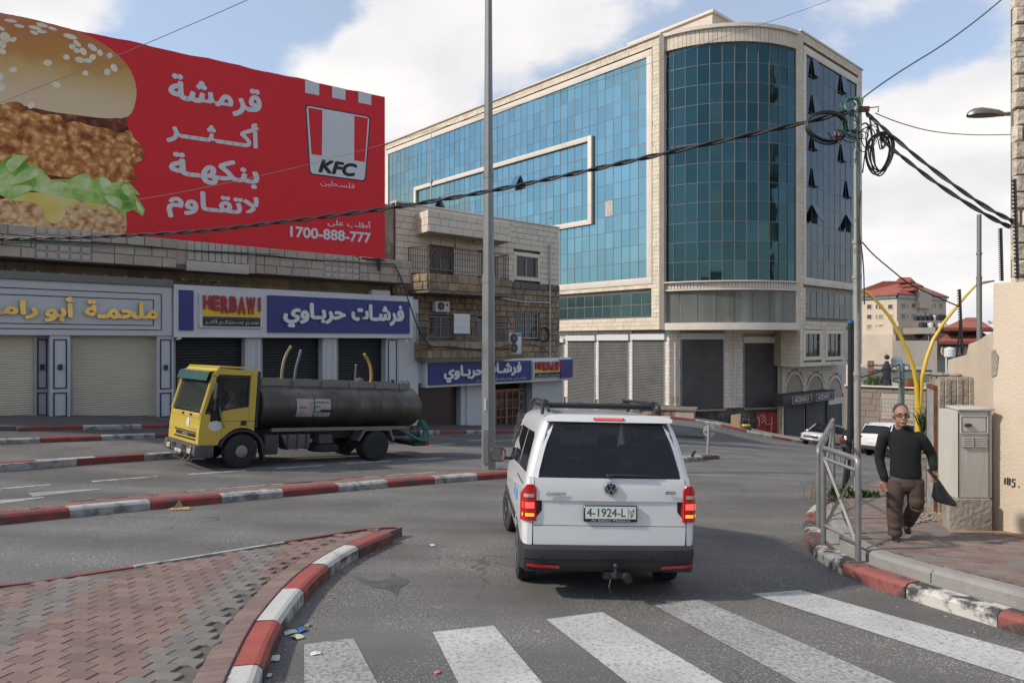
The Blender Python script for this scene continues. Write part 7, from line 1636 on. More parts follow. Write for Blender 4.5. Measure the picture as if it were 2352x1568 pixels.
c.build('chassis_rail',chassis,truck,kind='stuff')
c=MB(); c.tube([(-WB,-.9,RW),(-WB,.9,RW)],.08,8); c.tube([(0,-.9,RW),(0,.9,RW)],.06,8); c.ball((-WB,0,RW),.2); c.build('axle',chassis,truck)
TL0,TL1=-.50,-WB-1.62; TR=.655; tz=1.515; ty_=1.02
def tank_ring(x,k):return[(x,ty_*k*math.cos(a),tz+TR*k*math.sin(a)) for a in[2*math.pi*i/40 for i in range(40)]]
prof=[(TL0+.14,.05),(TL0+.12,.5),(TL0+.06,.82),(TL0+.0,.96),(TL0-.03,1.0),(TL0-.06,1.012),(TL0-.10,1.0)]
nb=7
for i in range(1,nb):
 x=TL0+(TL1-TL0)*i/nb; prof+=[(x+.03,1.0),(x+.02,1.008),(x-.02,1.008),(x-.03,1.0)]
prof+=[(TL1+.10,1.0),(TL1+.06,1.012),(TL1+.03,1.0),(TL1,.96),(TL1-.08,.82),(TL1-.16,.5),(TL1-.18,.05)]
loft([(x,k) for x,k in prof],lambda s:tank_ring(*s)).build('tank',tank_m,truck,smooth=True,auto=R(60))
for s_ in(-1,1):
 c=MB(); c.box(TL1+.15,TL0+.25,*sorted((s_*.46,s_*.50)),tz+TR-.12,tz+TR+.09); rl_=c.build('walkway_rail',rail_tank,truck)
 for i in range(6):
  x=TL0-.25+(TL1-TL0+.5)*i/5.2; c=MB(); c.box(x-.11,x+.11,*sorted((s_*.495,s_*.53)),tz+TR-.19,tz+TR+.10); c.build('rail_bracket',rail_tank,truck)
 c=MB(); c.box(TL1+.55,TL0-.28,*sorted((s_*.92,s_*1.05)),.90,.985); c.build('side_beam',rail_tank,truck)
 pts=[(-WB-.62,.58),(-WB-.46,.92),(-WB+.44,.92),(-WB+.62,.60),(-WB+.58,.58),(-WB+.40,.87),(-WB-.42,.87),(-WB-.56,.56)]
 panel(pts,*sorted((s_*.60,s_*1.08)),'rear_mudguard',rail_tank)
c=MB(); c.box(TL1+.2,TL0,-.35,.35,.80,1.05); c.build('tank_saddle',chassis,truck)
def on_tank(x,z,o=.006):
 s_=math.asin(max(-1,min(1,(z-tz)/TR))); return(x,sy*(ty_*math.cos(s_)+o),z)
c=MB(); xs_,zs2=(TL0-.95,TL0-1.95),[1.42+.48*i/6-.14 for i in range(7)]; vs=[]
for z in zs2:
 for x in xs_:vs.append(on_tank(x,z))
c.add(vs,[(2*i,2*i+1,2*i+3,2*i+2) for i in range(6)]); c.build('tank_poster',mat('faded_poster',(.32,.29,.27),.6,.25,5,dirt=(.45,.42,.42),dscale=14,damt=.4),truck,recalc=False)
TMt=Matrix(((-1 if sy>0 else 1,0,0,0),(0,0,sy,0),(0,1,0,0),(0,0,0,1)))
sgx=lambda x:(-x if sy>0 else x)
e1_,e2_=sorted((sgx(TL0-1.35),sgx(TL0-1.90)))
text('مياه صالحة للشرب',mat('dark_letters',(.03,.03,.03),.4),None,e1_,e2_,1.63,1.72,ty_*.965+.03,.002,truck,M=TMt,bold=.015)
e1_,e2_=sorted((sgx(TL0-1.02),sgx(TL0-1.22))); text('0045',red_l,None,e1_,e2_,1.50,1.56,ty_*.995+.012,.002,truck,M=TMt,bold=.02)
c=MB()
for pts in([(-1.0,1.42),(-1.0,1.56),(-1.12,1.56),(-1.14,1.42)],):
 pass
q=[on_tank(TL0-.45+x,z,.012) for x,z in((-.98,1.40),(-.98,1.57),(-1.14,1.57),(-1.18,1.40))]; c.add(q,[(0,1,2,3)]); c.build('poster_lorry_print',mat('poster_teal',(.06,.15,.17),.6),truck,recalc=False)
c=MB(); q=[on_tank(TL0-.45+x,z,.012) for x,z in((-1.19,1.40),(-1.19,1.47),(-1.56,1.47),(-1.56,1.40))]; c.add(q,[(0,1,2,3)]); c.build('poster_lorry_print',void_dark,truck,recalc=False)
hose_y=mat('tan_hose',(.30,.22,.11),.7,.1,5); hose_b=mat('blue_grey_hose',(.13,.16,.18),.7,.1,5); hose_o=mat('ochre_hose',(.42,.25,.06),.7,.1,5); hose_g=mat('green_hose',(.03,.14,.10),.55,.1,4)
zt3=tz+TR
def hose(x0,pts,r,m,nm='standing_hose'):
 c=MB(); P=[(x0+dx,sy*.3,zt3+dz) for dx,dz in pts]; c.tube([tuple(p) for p in smooth3(P)],r,8); c.build(nm,m,truck,smooth=True)
def smooth3(P,it=2):
 P=[Vector(p) for p in P]
 for _ in range(it):
  Q=[P[0]]
  for a,b in zip(P[:-1],P[1:]):Q+=[a*.75+b*.25,a*.25+b*.75]
  Q.append(P[-1]); P=Q
 return P
hose(TL0-.80,[(0,0),(-.01,.45),(-.08,.75),(-.22,1.0)],.042,hose_y); hose(TL0-1.18,[(0,0),(-.02,.4),(-.08,.65),(-.14,.92)],.038,hose_b)
hose(TL0-3.65,[(0,0),(.0,.35),(.08,.65),(.30,.92)],.045,hose_o)
c=MB(); c.tube([(TL0-3.1,sy*.3,zt3),(TL0-3.1,sy*.3,zt3+.55)],.025,6); c.ball((TL0-3.1,sy*.3,zt3+.56),.04,8,6); c.lathe([(.13,zt3),(.13,zt3+.16),(.02,zt3+.2)],(TL0-3.3,sy*.2,0),n=14); c.build('breather_pipe',rail_tank,truck,smooth=True)
for dx in(4.75,4.95):c=MB(); c.tube(smooth3([(TL0-dx+.14,sy*.3,zt3-.05),(TL0-dx+.08,sy*.3,zt3+.15),(TL0-dx-.08,sy*.3,zt3+.15),(TL0-dx-.14,sy*.3,zt3-.05)]),.018,6); c.build('grab_loop',rail_tank,truck,smooth=True)
c=MB(); y=sy*.98
c.tube(smooth3([(TL1+.95,y,.95),(TL1+.6,y+sy*.05,.80),(TL1+.2,y+sy*.05,.60),(TL1-.2,y,.50),(TL1-.33,y,.60),(TL1-.30,y-sy*.1,.95),(TL1-.18,y-sy*.2,1.15),(TL1-.1,y-sy*.3,1.0),(TL1-.2,y-sy*.3,.6)],3),.05,8)
c.tube(smooth3([(TL1-.05,y-sy*.1,1.12),(TL1-.22,y-sy*.1,.95),(TL1-.22,y-sy*.1,.62),(TL1-.02,y-sy*.1,.52),(TL1+.3,y-sy*.1,.56)],3),.045,8); c.build('green_hose',hose_g,truck,smooth=True)
c=MB()
for i in range(5):c.tube(smooth3([(TL1+.12-i*.05,sy*.7,.60),(TL1+.12-i*.05,sy*.85,.80),(TL1+.12-i*.05,sy*.7,1.0),(TL1+.12-i*.05,sy*.55,.80),(TL1+.12-i*.05,sy*.7,.60)]),.016,6)
c.build('coiled_pipe',rail_tank,truck,smooth=True)
c=MB(); c.box(TL1-.32,TL1+.2,-1.0,1.0,.36,.48); c.build('rear_bumper',chassis,truck); c=MB(); c.box(TL1-.34,TL1-.2,sy*.86 if sy>0 else-1.02,sy*1.02 if sy>0 else-.86,.37,.50); c.build('tail_light',red_lens,truck)
for s_ in(-1,1):
 c=MB(); a,b=sorted((s_*.62,s_*1.02)); c.box(-1.0,-.62,a,b,.30,.82); c.build('battery_box',mat('black_box_grime',(.05,.047,.045),.7,.2,3),truck,bevel=.03)
c=MB(); a,b=sorted((sy*.55,sy*1.0)); c.prism([(-1.06,.82),(-1.90,.82),(-1.90,.42),(-1.26,.42)],a,b,axis='y'); c.build('fuel_tank',mat('dirty_grey_tank',(.12,.11,.10),.6,.2,3,metal=.3),truck,bevel=.04)
for i in range(3):c=MB(); x=-1.25-.27*i; c.box(x-.02,x+.02,a-.01,b+.012,.41,.83); c.build('tank_strap',chassis,truck)
c=MB(); c.lathe([(.22,-.10),(.38,-.10),(.43,-.06),(.43,.06),(.38,.10),(.22,.10)],(-2.50,sy*.62,.40),n=28); c.build('spare_wheel',tyre_m,truck,smooth=True)
c=MB(); c.box(-2.66,-2.26,sy*.62-.2,sy*.62+.2,.52,.78); c.build('carrier',MATS['dirty_grey_tank'],truck,bevel=.02)
# ------------------------------------------------------------------ right-hand walls, cabinet, railing
render_m=mat('beige_render',(.55,.45,.345),.92,.06,1.0,bump=.010,bscale=30,dirt=(.43,.33,.235),dscale=.9,damt=.7,dlo=.46,dhi=.72)
rough_conc=mat('rough_shuttered_concrete',(.30,.265,.215),.95,.18,3,bump=.03,bscale=14,dirt=(.15,.125,.10),dscale=2.2,damt=.7)
HP=.288
def pv(px,py,h=HP):return G(px,py,h)
c0=pv(2283,1216); c1_=pv(2420,1242); W1=Frame(c0.x,c0.y,c1_.x-c0.x,c1_.y-c0.y)
wz=CZ+(784-652)/1568*c0.y
wall_=thing('rendered_wall','tall beige rendered boundary wall at the right edge with black sprayed letters','wall',(c0.x,c0.y,c0.z))
v=MB(W1.M); n=16; top=[(-.02+5*i/n,wz+.10*(i/n)*2+random.uniform(-.02,.02)) for i in range(n+1)]
v.prism([(-.02,-1.0)]+top+[(5,-1.0)],0,.35,axis='y'); v.build('wall_face',render_m,wall_,bevel=.03)
cF=at(2173,1000,13.2); cF.z=0; W2f=Frame(cF.x,cF.y,c0.x-cF.x,c0.y-cF.y); L2=(Vector((c0.x,c0.y,0))-cF).length
def w2(px,py):s,z=W2f.inv(px,py); return(min(s,L2),z)
v=MB(W2f.M); prof=[(0,-1.4)]+[w2(*p) for p in((2174,860),(2176,826),(2196,820),(2218,814),(2223,790),(2244,782),(2262,770),(2282,759))]+[(L2,w2(2282,740)[1]),(L2,-1.4)]
v.prism(prof,.01,.25,axis='y'); v.build('stepped_wall',render_m,wall_,bevel=.02)
blk_p=mat('black_spray_paint',(.03,.03,.03),.8)
def wtext(px,py,d=.004):return W1.inv(px,py,d)
for pts in(((2309,1097),(2308,1111)),((2315,1096),(2314,1112)),((2320,1098),(2319,1114)),((2333,1101),(2326,1100),(2325,1106),(2331,1108),(2331,1116),(2324,1117)),((2340,1117),(2342,1118))):
 scrawl(W1,pts,.0,.013,blk_p,wall_,'sprayed_letter')
v=MB(W1.M); v.prism([(-.03,wz-1.35),(.04,wz-1.32),(.07,wz-1.05),(.02,wz-.95),(-.03,wz-.98)],-.012,.1,axis='y'); v.build('broken_render_patch',rough_conc,wall_)
sh=thing('stone_house','rough stone corner of a house rising above the rendered wall at the right edge','building',(8.4,11.2,0))
hx=at(2328,400,11.2); HF=Frame(hx.x,hx.y,1,-.12)
v=MB(); hb2=Vector((hx.x,hx.y,0)); v.prism([(hx.x+.04,hx.y+.12),(hx.x+3,hx.y-.2),(hx.x+4.2,hx.y+3.2),(hx.x*1.3+.1,hx.y*1.3+.1)],-1,9); v.build('wall',stone_backing,sh)
clad(HF,0,1.4,wz-.6,8.9,-.08,.27,.42,mat('rough_pale_stone',(.58,.50,.38),.9,.12,3,rnd=.12,bump=.06,bscale=8,dirt=(.33,.27,.20),dscale=3,damt=.6),sh,name='stones',th=.09,gap=.015,seed=77,bevel=.035,rough=.06,each=80)
rb_m=mat('dark_serrated_steel',(.028,.024,.022),.7,.2,6)
def serr(px,y0,y1,Y,w,label,lean=0.):
 a=at(px+lean,y0,Y); b=at(px,y1,Y); v=MB(); n=26
 v.tube([a,b],w*.55,4)
 for i in range(n):p=a.lerp(b,(i+.5)/n); v.box(p.x-w*.9,p.x+w*.35,p.y-w*.4,p.y+w*.4,p.z-(a.z-b.z)/n*.30,p.z+(a.z-b.z)/n*.18)
 return solo(v,'steel_post',rb_m,label,'post',group='serrated steel posts behind the wall')
serr(2302,524,645,10.6,.042,'middle serrated black steel post standing on the wall top',-3)
serr(2338,411,640,10.4,.045,'tallest serrated black steel post in front of the stone house corner',-7)
serr(2211,664,824,12.6,.045,'thin serrated black post left of the tall grey pole',-7)
pb=pv(2156,1180); PF=Frame(pb.x,pb.y,1,-.05); pr=PF.s(2238); pt=PF.z(2190,866); pl0=Vector((((2135-1176)/1568*12.0),12.0,0))
pier=thing('concrete_pier','crumbling shuttered concrete pier with a grey metal door beside the cabinet','pier',tuple(pb))
v=MB(); v.prism([(pb.x,pb.y),(PF.p(pr,0).x,PF.p(pr,0).y),(PF.p(pr,0).x+.3,pb.y+1.3),(pl0.x,pl0.y)],-1.2,pt); v.build('pier_block',rough_conc,pier,bevel=.03)
for i in range(6):
 a=pr*i/6; v=MB(); v.fb(PF,a+.004,a+pr/6-.006,-1.2,pt-.03,-.02,.012+.010*(i%2)); v.build('board_mark',rough_conc,pier,bevel=.008)
DF=Frame(pl0.x,pl0.y,pb.x-pl0.x,pb.y-pl0.y); DL=(Vector((pb.x,pb.y,0))-pl0).length
v=MB(); v.fb(DF,.08,DL-.1,pb.z-.2,pt-.22,.01,.05); dr_=v.build('metal_door',mat('grey_door_posters',(.28,.27,.27),.6,.2,6,dirt=(.50,.48,.47),dscale=5,damt=.7),pier)
for q in((.05,.08,pb.z-.2,pt-.15),(DL-.1,DL-.085,pb.z-.2,pt-.15),(.08,DL-.1,pt-.22,pt-.15)):v=MB(); v.fb(DF,*q,.0,.058); v.build('door_frame',mat('rust_brown',(.14,.055,.03),.8,.3,6),pier)
for i in range(9):
 s=random.uniform(.1,pr-.1); q=PF.p(s,pt,-random.uniform(.1,.9)); v=MB(); r=random.uniform(.05,.11); v.ball((q.x,q.y,pt+r*.3),(r*1.3,r,r*.45),7,4); v.build('loose_stone',rough_conc,pier)
kb=pv(2180,1218); KF=Frame(kb.x,kb.y,1,-.03); ks1=KF.s(2281); kt=KF.z(2230,1146)
pth=thing('concrete_plinth','chipped concrete plinth under the roadside cabinet','plinth',tuple(kb))
bl_=at(2162,1141,kb.y+.55); v=MB(); v.prism([(kb.x,kb.y),(KF.p(ks1,0).x,KF.p(ks1,0).y),(KF.p(ks1,0).x,kb.y+.6),(bl_.x,bl_.y)],-.8,kt); v.build('plinth_block',rough_conc,pth,bevel=.035)
cab_m=mat('cream_cabinet_paint',(.49,.475,.42),.5,.05,1.5,dirt=(.33,.27,.185),dscale=3.5,damt=.55,dlo=.50,dhi=.68,streak=True)
cbt=thing('utility_cabinet','weathered cream roadside cabinet with black latch and two vents','cabinet',tuple(KF.p(.5,kt)))
ka=KF.s(2200,-.06); kbb=KF.s(2279,-.06); kz=KF.z(2240,944,-.06)
v=MB(); v.fb(KF,ka,kbb,kt+.002,kz,-.50,-.06); v.build('casing',cab_m,cbt,bevel=.012)
v=MB(); bx=KF.p(ka,0,-.06); sd_=at(2176,1000,bx.y+.46); v.prism([(bx.x,bx.y),(bx.x,bx.y+.44),(sd_.x,sd_.y)],kt+.002,kz-.005); v.build('side_panel',cab_m,cbt)
v=MB(); a=KF.p(ka-.02,0,-.03); b=KF.p(kbb+.03,0,-.03); v.prism([(a.x,a.y),(b.x,b.y),(b.x,b.y+.52),(sd_.x-.03,sd_.y+.02)],kz+.003,kz+.045); v.build('cabinet_lid',cab_m,cbt,bevel=.012)
def kbx(x0,x1,y0,y1):f=lambda x:2038.5+.293*x; g=lambda y:803.9+.293*y; m2=f((x0+x1)/2); return KF.s(f(x0),-.05),KF.s(f(x1),-.05),KF.z(m2,g(y1),-.05),KF.z(m2,g(y0),-.05)
q=kbx(570,788,515,655); t=.012; v=MB()
for w in((q[0],q[1],q[3]-t,q[3]),(q[0],q[1],q[2],q[2]+t),(q[0],q[0]+t,q[2]+t,q[3]-t),(q[1]-t,q[1],q[2]+t,q[3]-t)):v.fb(KF,*w,-.058,-.04)
v.build('hatch_frame',cab_m,cbt); q=kbx(588,770,530,638); v=MB(); v.fb(KF,*q,-.058,-.045); v.build('hatch',cab_m,cbt,bevel=.006)
q=kbx(600,652,575,597); v=MB(); v.fb(KF,*q,-.044,-.015); v.build('latch',black_metal,cbt,bevel=.006)
for x in(588,685):
 q=kbx(x,x+85,680,760); v=MB(); v.fb(KF,*q,-.058,-.05); lv=v.build('vent',MATS['dark_soffit'],cbt)
 for i in range(5):z=q[2]+(q[3]-q[2])*(i+.5)/5; v=MB(); v.fb(KF,q[0],q[1],z-.008,z+.012,-.05,-.03); v.build('louvre',cab_m,lv)
for x in(2202,2272):s=KF.s(x,-.05); v=MB(); v.fb(KF,s-.003,s+.003,kt+.02,kz-.02,-.058,-.052); v.build('door_gap',black_gloss,cbt)
v=MB(); a=at(2179,1063,kb.y+.40); v.box(a.x-.05,a.x+.0,a.y-.05,a.y+.12,a.z-.15,a.z+.15); v.build('black_side_box',black_metal,cbt,bevel=.01)
galv=mat('galvanised_tube',(.25,.255,.255),.5,.15,4,metal=.55,dirt=(.20,.11,.06),dscale=6,damt=.75,dlo=.60,dhi=.66)
flat_g=mat('flat_grey_bar',(.23,.225,.21),.65,.15,4,metal=.2,dirt=(.14,.09,.06),dscale=5)
b1,b2,b3,b4=G(1971,1287,.16),G(1891,1241,.2),G(1880,1206,.2),G(1914,1128,.2)
def rail_panel(a,b,h,label,cross=True):
 t=thing('pedestrian_railing',label,'railing',tuple(a),group='railing panels at the kerb corner')
 zt_=max(a.z,b.z)+h
 def P(u,z):p=a.lerp(b,u); return Vector((p.x,p.y,z))
 r=.036; v=MB(); k=.10
 v.tube(smooth3([P(0,a.z-.2),P(0,zt_-.16),P(0,zt_),P(k,zt_+.01),P(1-k,zt_+.01),P(1,zt_),P(1,zt_-.16),P(1,b.z-.2)],2),r,12); v.build('tube_frame',galv,t,smooth=True)
 za,zb=a.z+.22,b.z+.22
 for nm,p,q in(('top_bar',P(.03,zt_-.13),P(.97,zt_-.13)),('bottom_bar',P(.03,za),P(.97,zb)),('cross_bar',P(.05,za),P(.95,zt_-.13)),('cross_bar',P(.05,zt_-.13),P(.95,zb))):v=MB(); v.tube([p,q],.024,4); v.build(nm,flat_g,t)
 for u in(.3,.5,.7):v=MB(); v.tube([P(u,zt_-.13),P(u,zt_)],.014,4); v.build('spacer',flat_g,t)
 v=MB(); v.tube([P(.5,za),P(.5,za+.01)],.012,4)
rail_panel(b2,b1,1.22,'nearest grey tube railing panel with crossed bars beside the pavement')
rail_panel(b4,b3,1.18,'farther grey tube railing panel with crossed bars')
v=MB(); q=at(2000,1086,b1.y+4.);
# ------------------------------------------------------------------ poles and lamps
pole_g=mat('galvanised_pole',(.23,.235,.225),.5,.10,1.2,metal=.35,dirt=(.20,.20,.19),dscale=2.5,damt=.5)
bpole=G(1122,1076,.15); Yp=bpole.y
def octo(v,x,y,z0,z1,r0,r1,n=8):
 rr_=[(r0,z0),(r1,z1)]; v.lathe(rr_,(x,y,0),n=n)
lp_=thing('street_light_pole','tall grey octagonal street light pole standing on the long median','pole',tuple(bpole))
pz=lambda py:CZ+(784-py)/1568*Yp; wpx=lambda w:w/2/1568*Yp*1.05
cut=[(1076,640,31,27),(640,405,25,22),(405,-160,20,13.5)]
for a,b,wa,wb in cut:v=MB(); octo(v,bpole.x,Yp,pz(a)-(.1 if a>1000 else 0),pz(b)+.12,wpx(wa),wpx(wb)); v.build('pole_section',pole_g,lp_)
v=MB(); v.lathe([(wpx(29),0),(wpx(29),.14)],(bpole.x,Yp,pz(640)-.1),n=8); v.lathe([(wpx(24),0),(wpx(24),.10)],(bpole.x,Yp,pz(405)-.05),n=8); v.build('pole_collar',pole_g,lp_,kind='stuff')
v=MB(); v.box(bpole.x-.12,bpole.x+.0,Yp-.19,Yp-.15,pz(1062),pz(985)); v.build('hatch',pole_g,lp_)
v=MB(); v.box(bpole.x-.11,bpole.x-.05,Yp-.172,Yp-.166,pz(940),pz(912)); v.build('sticker',plate_w,lp_)
v=MB(); zt_=pz(-160); v.tube(smooth3([(bpole.x,Yp,zt_-.2),(bpole.x,Yp,zt_+.5),(bpole.x+.4,Yp-.5,zt_+.9),(bpole.x+1.2,Yp-1.6,zt_+1.0)]),.04,8); v.build('lamp_arm',pole_g,lp_,smooth=True)
def lamp_head(t,p,d,L=.72,name='lamp_head'):
 d=Vector((d.x,d.y,0)).normalized(); r_=Vector((d.y,-d.x,0)); M=Matrix(((d.x,r_.x,0,p.x),(d.y,r_.y,0,p.y),(0,0,1,p.z),(0,0,0,1)))
 v=MB(M); S=[(0,.05,.05),(.1,.06,.07),(.22,.09,.11),(.45,.14,.13),(.68,.155,.15),(.86,.13,.13),(.96,.08,.08),(1,.02,.03)]
 vs=[];
 for u,w,h in S:
  for k in range(10):a=math.pi*k/9; vs.append((u*L,w*math.cos(a),h*math.sin(a)))
 v.add(vs,[(i*10+k,i*10+k+1,(i+1)*10+k+1,(i+1)*10+k) for i in range(7) for k in range(9)]); hd_=v.build(name,mat('brushed_lamp_metal',(.27,.25,.225),.35,.08,3,metal=.7),t,smooth=True)
 v=MB(M); v.add([(u*L,s_*w*.96,-.004) for u,w,h in S[2:] for s_ in(-1,1)],[(2*i,2*i+1,2*i+3,2*i+2) for i in range(5)]); v.build('lamp_lens',mat('lamp_lens',(.05,.045,.04),.2),hd_,recalc=False)
lamp_head(lp_,Vector((bpole.x+1.2,Yp-1.6,zt_+.93)),Vector((.45,-.6,0)))
q0=at(2312,262,13.0); q1=at(2222,268,13.0); qe=at(2470,262,13.2)
rl_t=thing('street_lamp','grey street lamp head on an arm reaching in at the upper right edge','street lamp',(qe.x,qe.y,gz(qe.x,qe.y)))
v=MB(); v.tube(smooth3([(qe.x,qe.y,gz(qe.x,qe.y)),(qe.x,qe.y,qe.z-.6),(qe.x-.05,qe.y,qe.z-.05),(qe.x-.5,qe.y,qe.z+.03),tuple(q0)]),.04,8); v.build('lamp_pole',pole_g,rl_t,smooth=True)
lamp_head(rl_t,q0-Vector((0,0,.03)),q1-q0,(q1-q0).length)
ub=G(1968,1142,.27); Yu=ub.y; uz=lambda py:CZ+(784-py)/1568*Yu; ux=lambda px:(px-1176)/1568*Yu
up_=thing('utility_pole','weathered grey steel utility pole with a tangle of cables at its top','utility pole',tuple(ub))
pole_w=mat('peeling_grey_pole',(.33,.31,.28),.65,.15,5,metal=.15,dirt=(.16,.10,.06),dscale=5,damt=.7,dlo=.54,dhi=.64)
for a,b,r in((1142,862,.073),(862,560,.066),(560,230,.056)):v=MB(); v.tube([(ux(1968),Yu,uz(a)-(.1 if a>1100 else 0)),(ux(1968),Yu,uz(b)+.05)],r,14); v.build('pole_section',pole_w,up_,smooth=True)
v=MB();
for py in(862,560,640):v.lathe([(.083,0),(.083,.07)],(ux(1968),Yu,uz(py)),n=14)
v.build('pole_band',pole_w,up_,kind='stuff')
v=MB(); v.box(ux(1966),ux(1990),Yu-.12,Yu-.04,uz(260),uz(249)); v.tube([(ux(1985),Yu-.08,uz(252)),(ux(2012),Yu-.1,uz(250)),(ux(2010),Yu-.1,uz(262))],.012,5); v.build('cross_bracket',mat('rust_brown',(.14,.055,.03)),up_)
cab_k=mat('black_cable',(.018,.018,.019),.6,.1,5); cab_g=mat('green_cable',(.03,.11,.085),.55,.1,5); cab_l=mat('grey_wire',(.16,.16,.16),.6)
v=MB()
for px0,px1,px2 in((1958,1959,1952),(1962,1961,1958)):v.tube(smooth3([(ux(px0)-.035,Yu+.02,uz(742)),(ux(px0)-.035,Yu+.02,uz(930)),(ux(px1)-.07,Yu,uz(1010)),(ux(px2)-.12,Yu,uz(1138))]),.045,8)
v.build('black_conduit',cab_k,up_,smooth=True)
v=MB(); v.lathe([(.05,0),(.05,.06)],(ux(1958)-.035,Yu+.02,uz(742)),n=10); v.build('blue_conduit_end',mat('blue_plastic',(.03,.13,.30),.5),up_)
rgk=random.Random(5)
def coil(cx_,cy_,rx,ry,n,r,m,name,tilt=0.,jit=4,y=-.1,start=0.,turn=6.3):
 for k in range(n):
  ox,oy=rgk.uniform(-jit,jit),rgk.uniform(-jit,jit); kx,ky=rx+rgk.uniform(-jit,jit),ry+rgk.uniform(-jit,jit); yy=Yu+y+rgk.uniform(-.1,.1); P=[]
  for i in range(27):
   a=start+turn*i/26; px=kx*math.cos(a); py=ky*math.sin(a); P.append((ux(cx_+ox+px*math.cos(tilt)-py*math.sin(tilt)),yy+.04*math.sin(a*2),uz(cy_+oy+px*math.sin(tilt)+py*math.cos(tilt))))
  v=MB(); v.tube(P,r,5); v.build(name,m,up_,smooth=True)
coil(1893,296,46,33,5,.017,cab_k,'cable_coil',.12,3); coil(2014,356,25,46,5,.015,cab_k,'cable_coil',.12,3)
coil(1946,250,19,16,4,.013,cab_g,'cable_coil',0,4); coil(1948,294,16,20,3,.008,cab_g,'cable_coil',0,4); coil(1988,320,14,30,3,.009,cab_k,'cable_coil',.3,5); coil(2022,330,8,16,2,.012,cab_g,'cable_coil',.3,3); coil(1950,310,30,12,3,.009,cab_k,'cable_coil',.2,5)
for k in range(14):
 a=(rgk.uniform(1888,1925),rgk.uniform(302,325)); v=MB(); b=(a[0]+rgk.uniform(-14,8),a[1]+rgk.uniform(6,16)); v.tube([(ux(a[0]),Yu-.15,uz(a[1])),(ux(b[0]),Yu-.18,uz(b[1]))],.017,5); v.build('cable_end',cab_k if k%3 else mat('copper_end',(.16,.07,.05),.6),up_)
v=MB()
for pts in(((1976,232),(1963,300),(1962,420),(1964,640),(1966,720)),((1985,262),(2003,275),(2015,310),(2020,345)),((1975,250),(1990,262),(1996,300),(1999,350)),((1974,290),(1984,285),(1994,300),(2000,340),(2004,385))):v.tube(smooth3([(ux(a),Yu-.09,uz(b)) for a,b in pts]),.016,5)
v.build('green_drop_cable',cab_g,up_,smooth=True,kind='stuff')
v=MB(); v.tube(smooth3([(ux(1972),Yu-.1,uz(440)),(ux(1964),Yu-.1,uz(520)),(ux(1976),Yu-.12,uz(600)),(ux(1979),Yu-.1,uz(700))]),.012,5); v.tube(smooth3([(ux(1975),Yu-.1,uz(400)),(ux(1984),Yu-.1,uz(330)),(ux(1990),Yu-.1,uz(290))]),.012,5); v.build('drop_wire',cab_k,up_,smooth=True,kind='stuff')
def wire(name,pts,A,B,r,m,label,twist=False,grp=None):
 """pts are sight-line points; the wire hangs in the upright plane through plan points A and B"""
 F=Frame(A[0],A[1],B[0]-A[0],B[1]-A[1]); P=[]
 for px,py in pts:s,z=F.inv(px,py); P.append(F.p(s,z))
 P=smooth3(P,3)
 v=MB()
 if twist:
  Q=[P[0]]
  for a,b in zip(P[:-1],P[1:]):
   n=max(1,int((b-a).length/.09)); Q+=[a.lerp(b,(i+1)/n) for i in range(n)]
  for k in range(2):v.tube([q+Vector((0,0,1))*r*.8*math.sin(i*.55+k*math.pi)+F.n*r*.8*math.cos(i*.55+k*math.pi) for i,q in enumerate(Q)],r*.75,5,cap=False)
 else:v.tube(P,r,5)
 return solo(v,name,m,label,'cable',group=grp,smooth=True)
pu=(ux(1968),Yu)
wire('overhead_cable',[(-40,549),(120,548),(300,541),(450,533),(640,511),(880,481),(1125,440),(1350,392),(1600,336),(1845,283),(1925,262),(1965,256)],(-17,20.0),pu,.035,cab_k,'thick twisted black cable sagging across the billboard to the utility pole',True)
wire('overhead_cable',[(1990,262),(2020,286),(2060,322),(2120,372),(2200,432),(2270,480),(2326,508)],pu,(8.3,11.1),.028,cab_k,'upper of two twisted black cables from the utility pole to the stone house',True)
wire('overhead_cable',[(2014,300),(2035,332),(2080,366),(2140,414),(2220,467),(2290,508),(2328,525)],(ux(2000),Yu+.1),(8.35,11.3),.028,cab_k,'lower of two twisted black cables from the utility pole to the stone house',True)
wire('overhead_cable',[(1978,228),(2020,196),(2080,156),(2160,108),(2240,50),(2300,0),(2360,-50)],pu,(11.5,13.5),.014,cab_g,'green cable rising from the utility pole towards the upper right corner')
wire('overhead_cable',[(2010,260),(2060,281),(2130,301),(2200,309),(2280,311),(2400,306)],pu,(12.5,16),.010,cab_g,'thin green wire running level to the right from the pole top')
wire('overhead_cable',[(1980,556),(2005,585),(2050,622),(2090,655),(2130,672),(2165,688),(2203,704)],pu,(ux(2205)*12.6/Yu,12.6),.013,cab_k,'thin dark wire falling from the pole to the serrated post')
wire('overhead_cable',[(2207,706),(2204,760),(2196,830),(2188,880)],(8.2,12.55),(8.0,12.0),.015,cab_k,'dark wire hanging down the wall from the thin serrated post')
wire('overhead_cable',[(-40,252),(100,196),(300,116),(450,52),(570,0),(640,-34)],(-16,19),(-3,14),.008,cab_l,'thin grey wire crossing the burger picture to the top edge')
wire('overhead_cable',[(-40,500),(300,466),(700,384),(1100,268),(1400,180),(1640,92),(1800,40),(1910,0),(1980,-30)],(-15,18),(12,16),.006,cab_l,'faint thin wire crossing the whole sky above the twisted cable')
fc=[((-40,551),(100,553),(280,560),(430,576),(600,585),(700,596),(880,607),(905,606)),((-40,560),(120,556),(300,566),(380,572),(640,584))]
A_,B_=SF.p(0,0,db+.16),SF.p(20,0,db+.16)
wire('facade_cable',fc[0],(A_.x,A_.y),(B_.x,B_.y),.024,cab_k,'black cable along the stone balcony band above the shop signs')
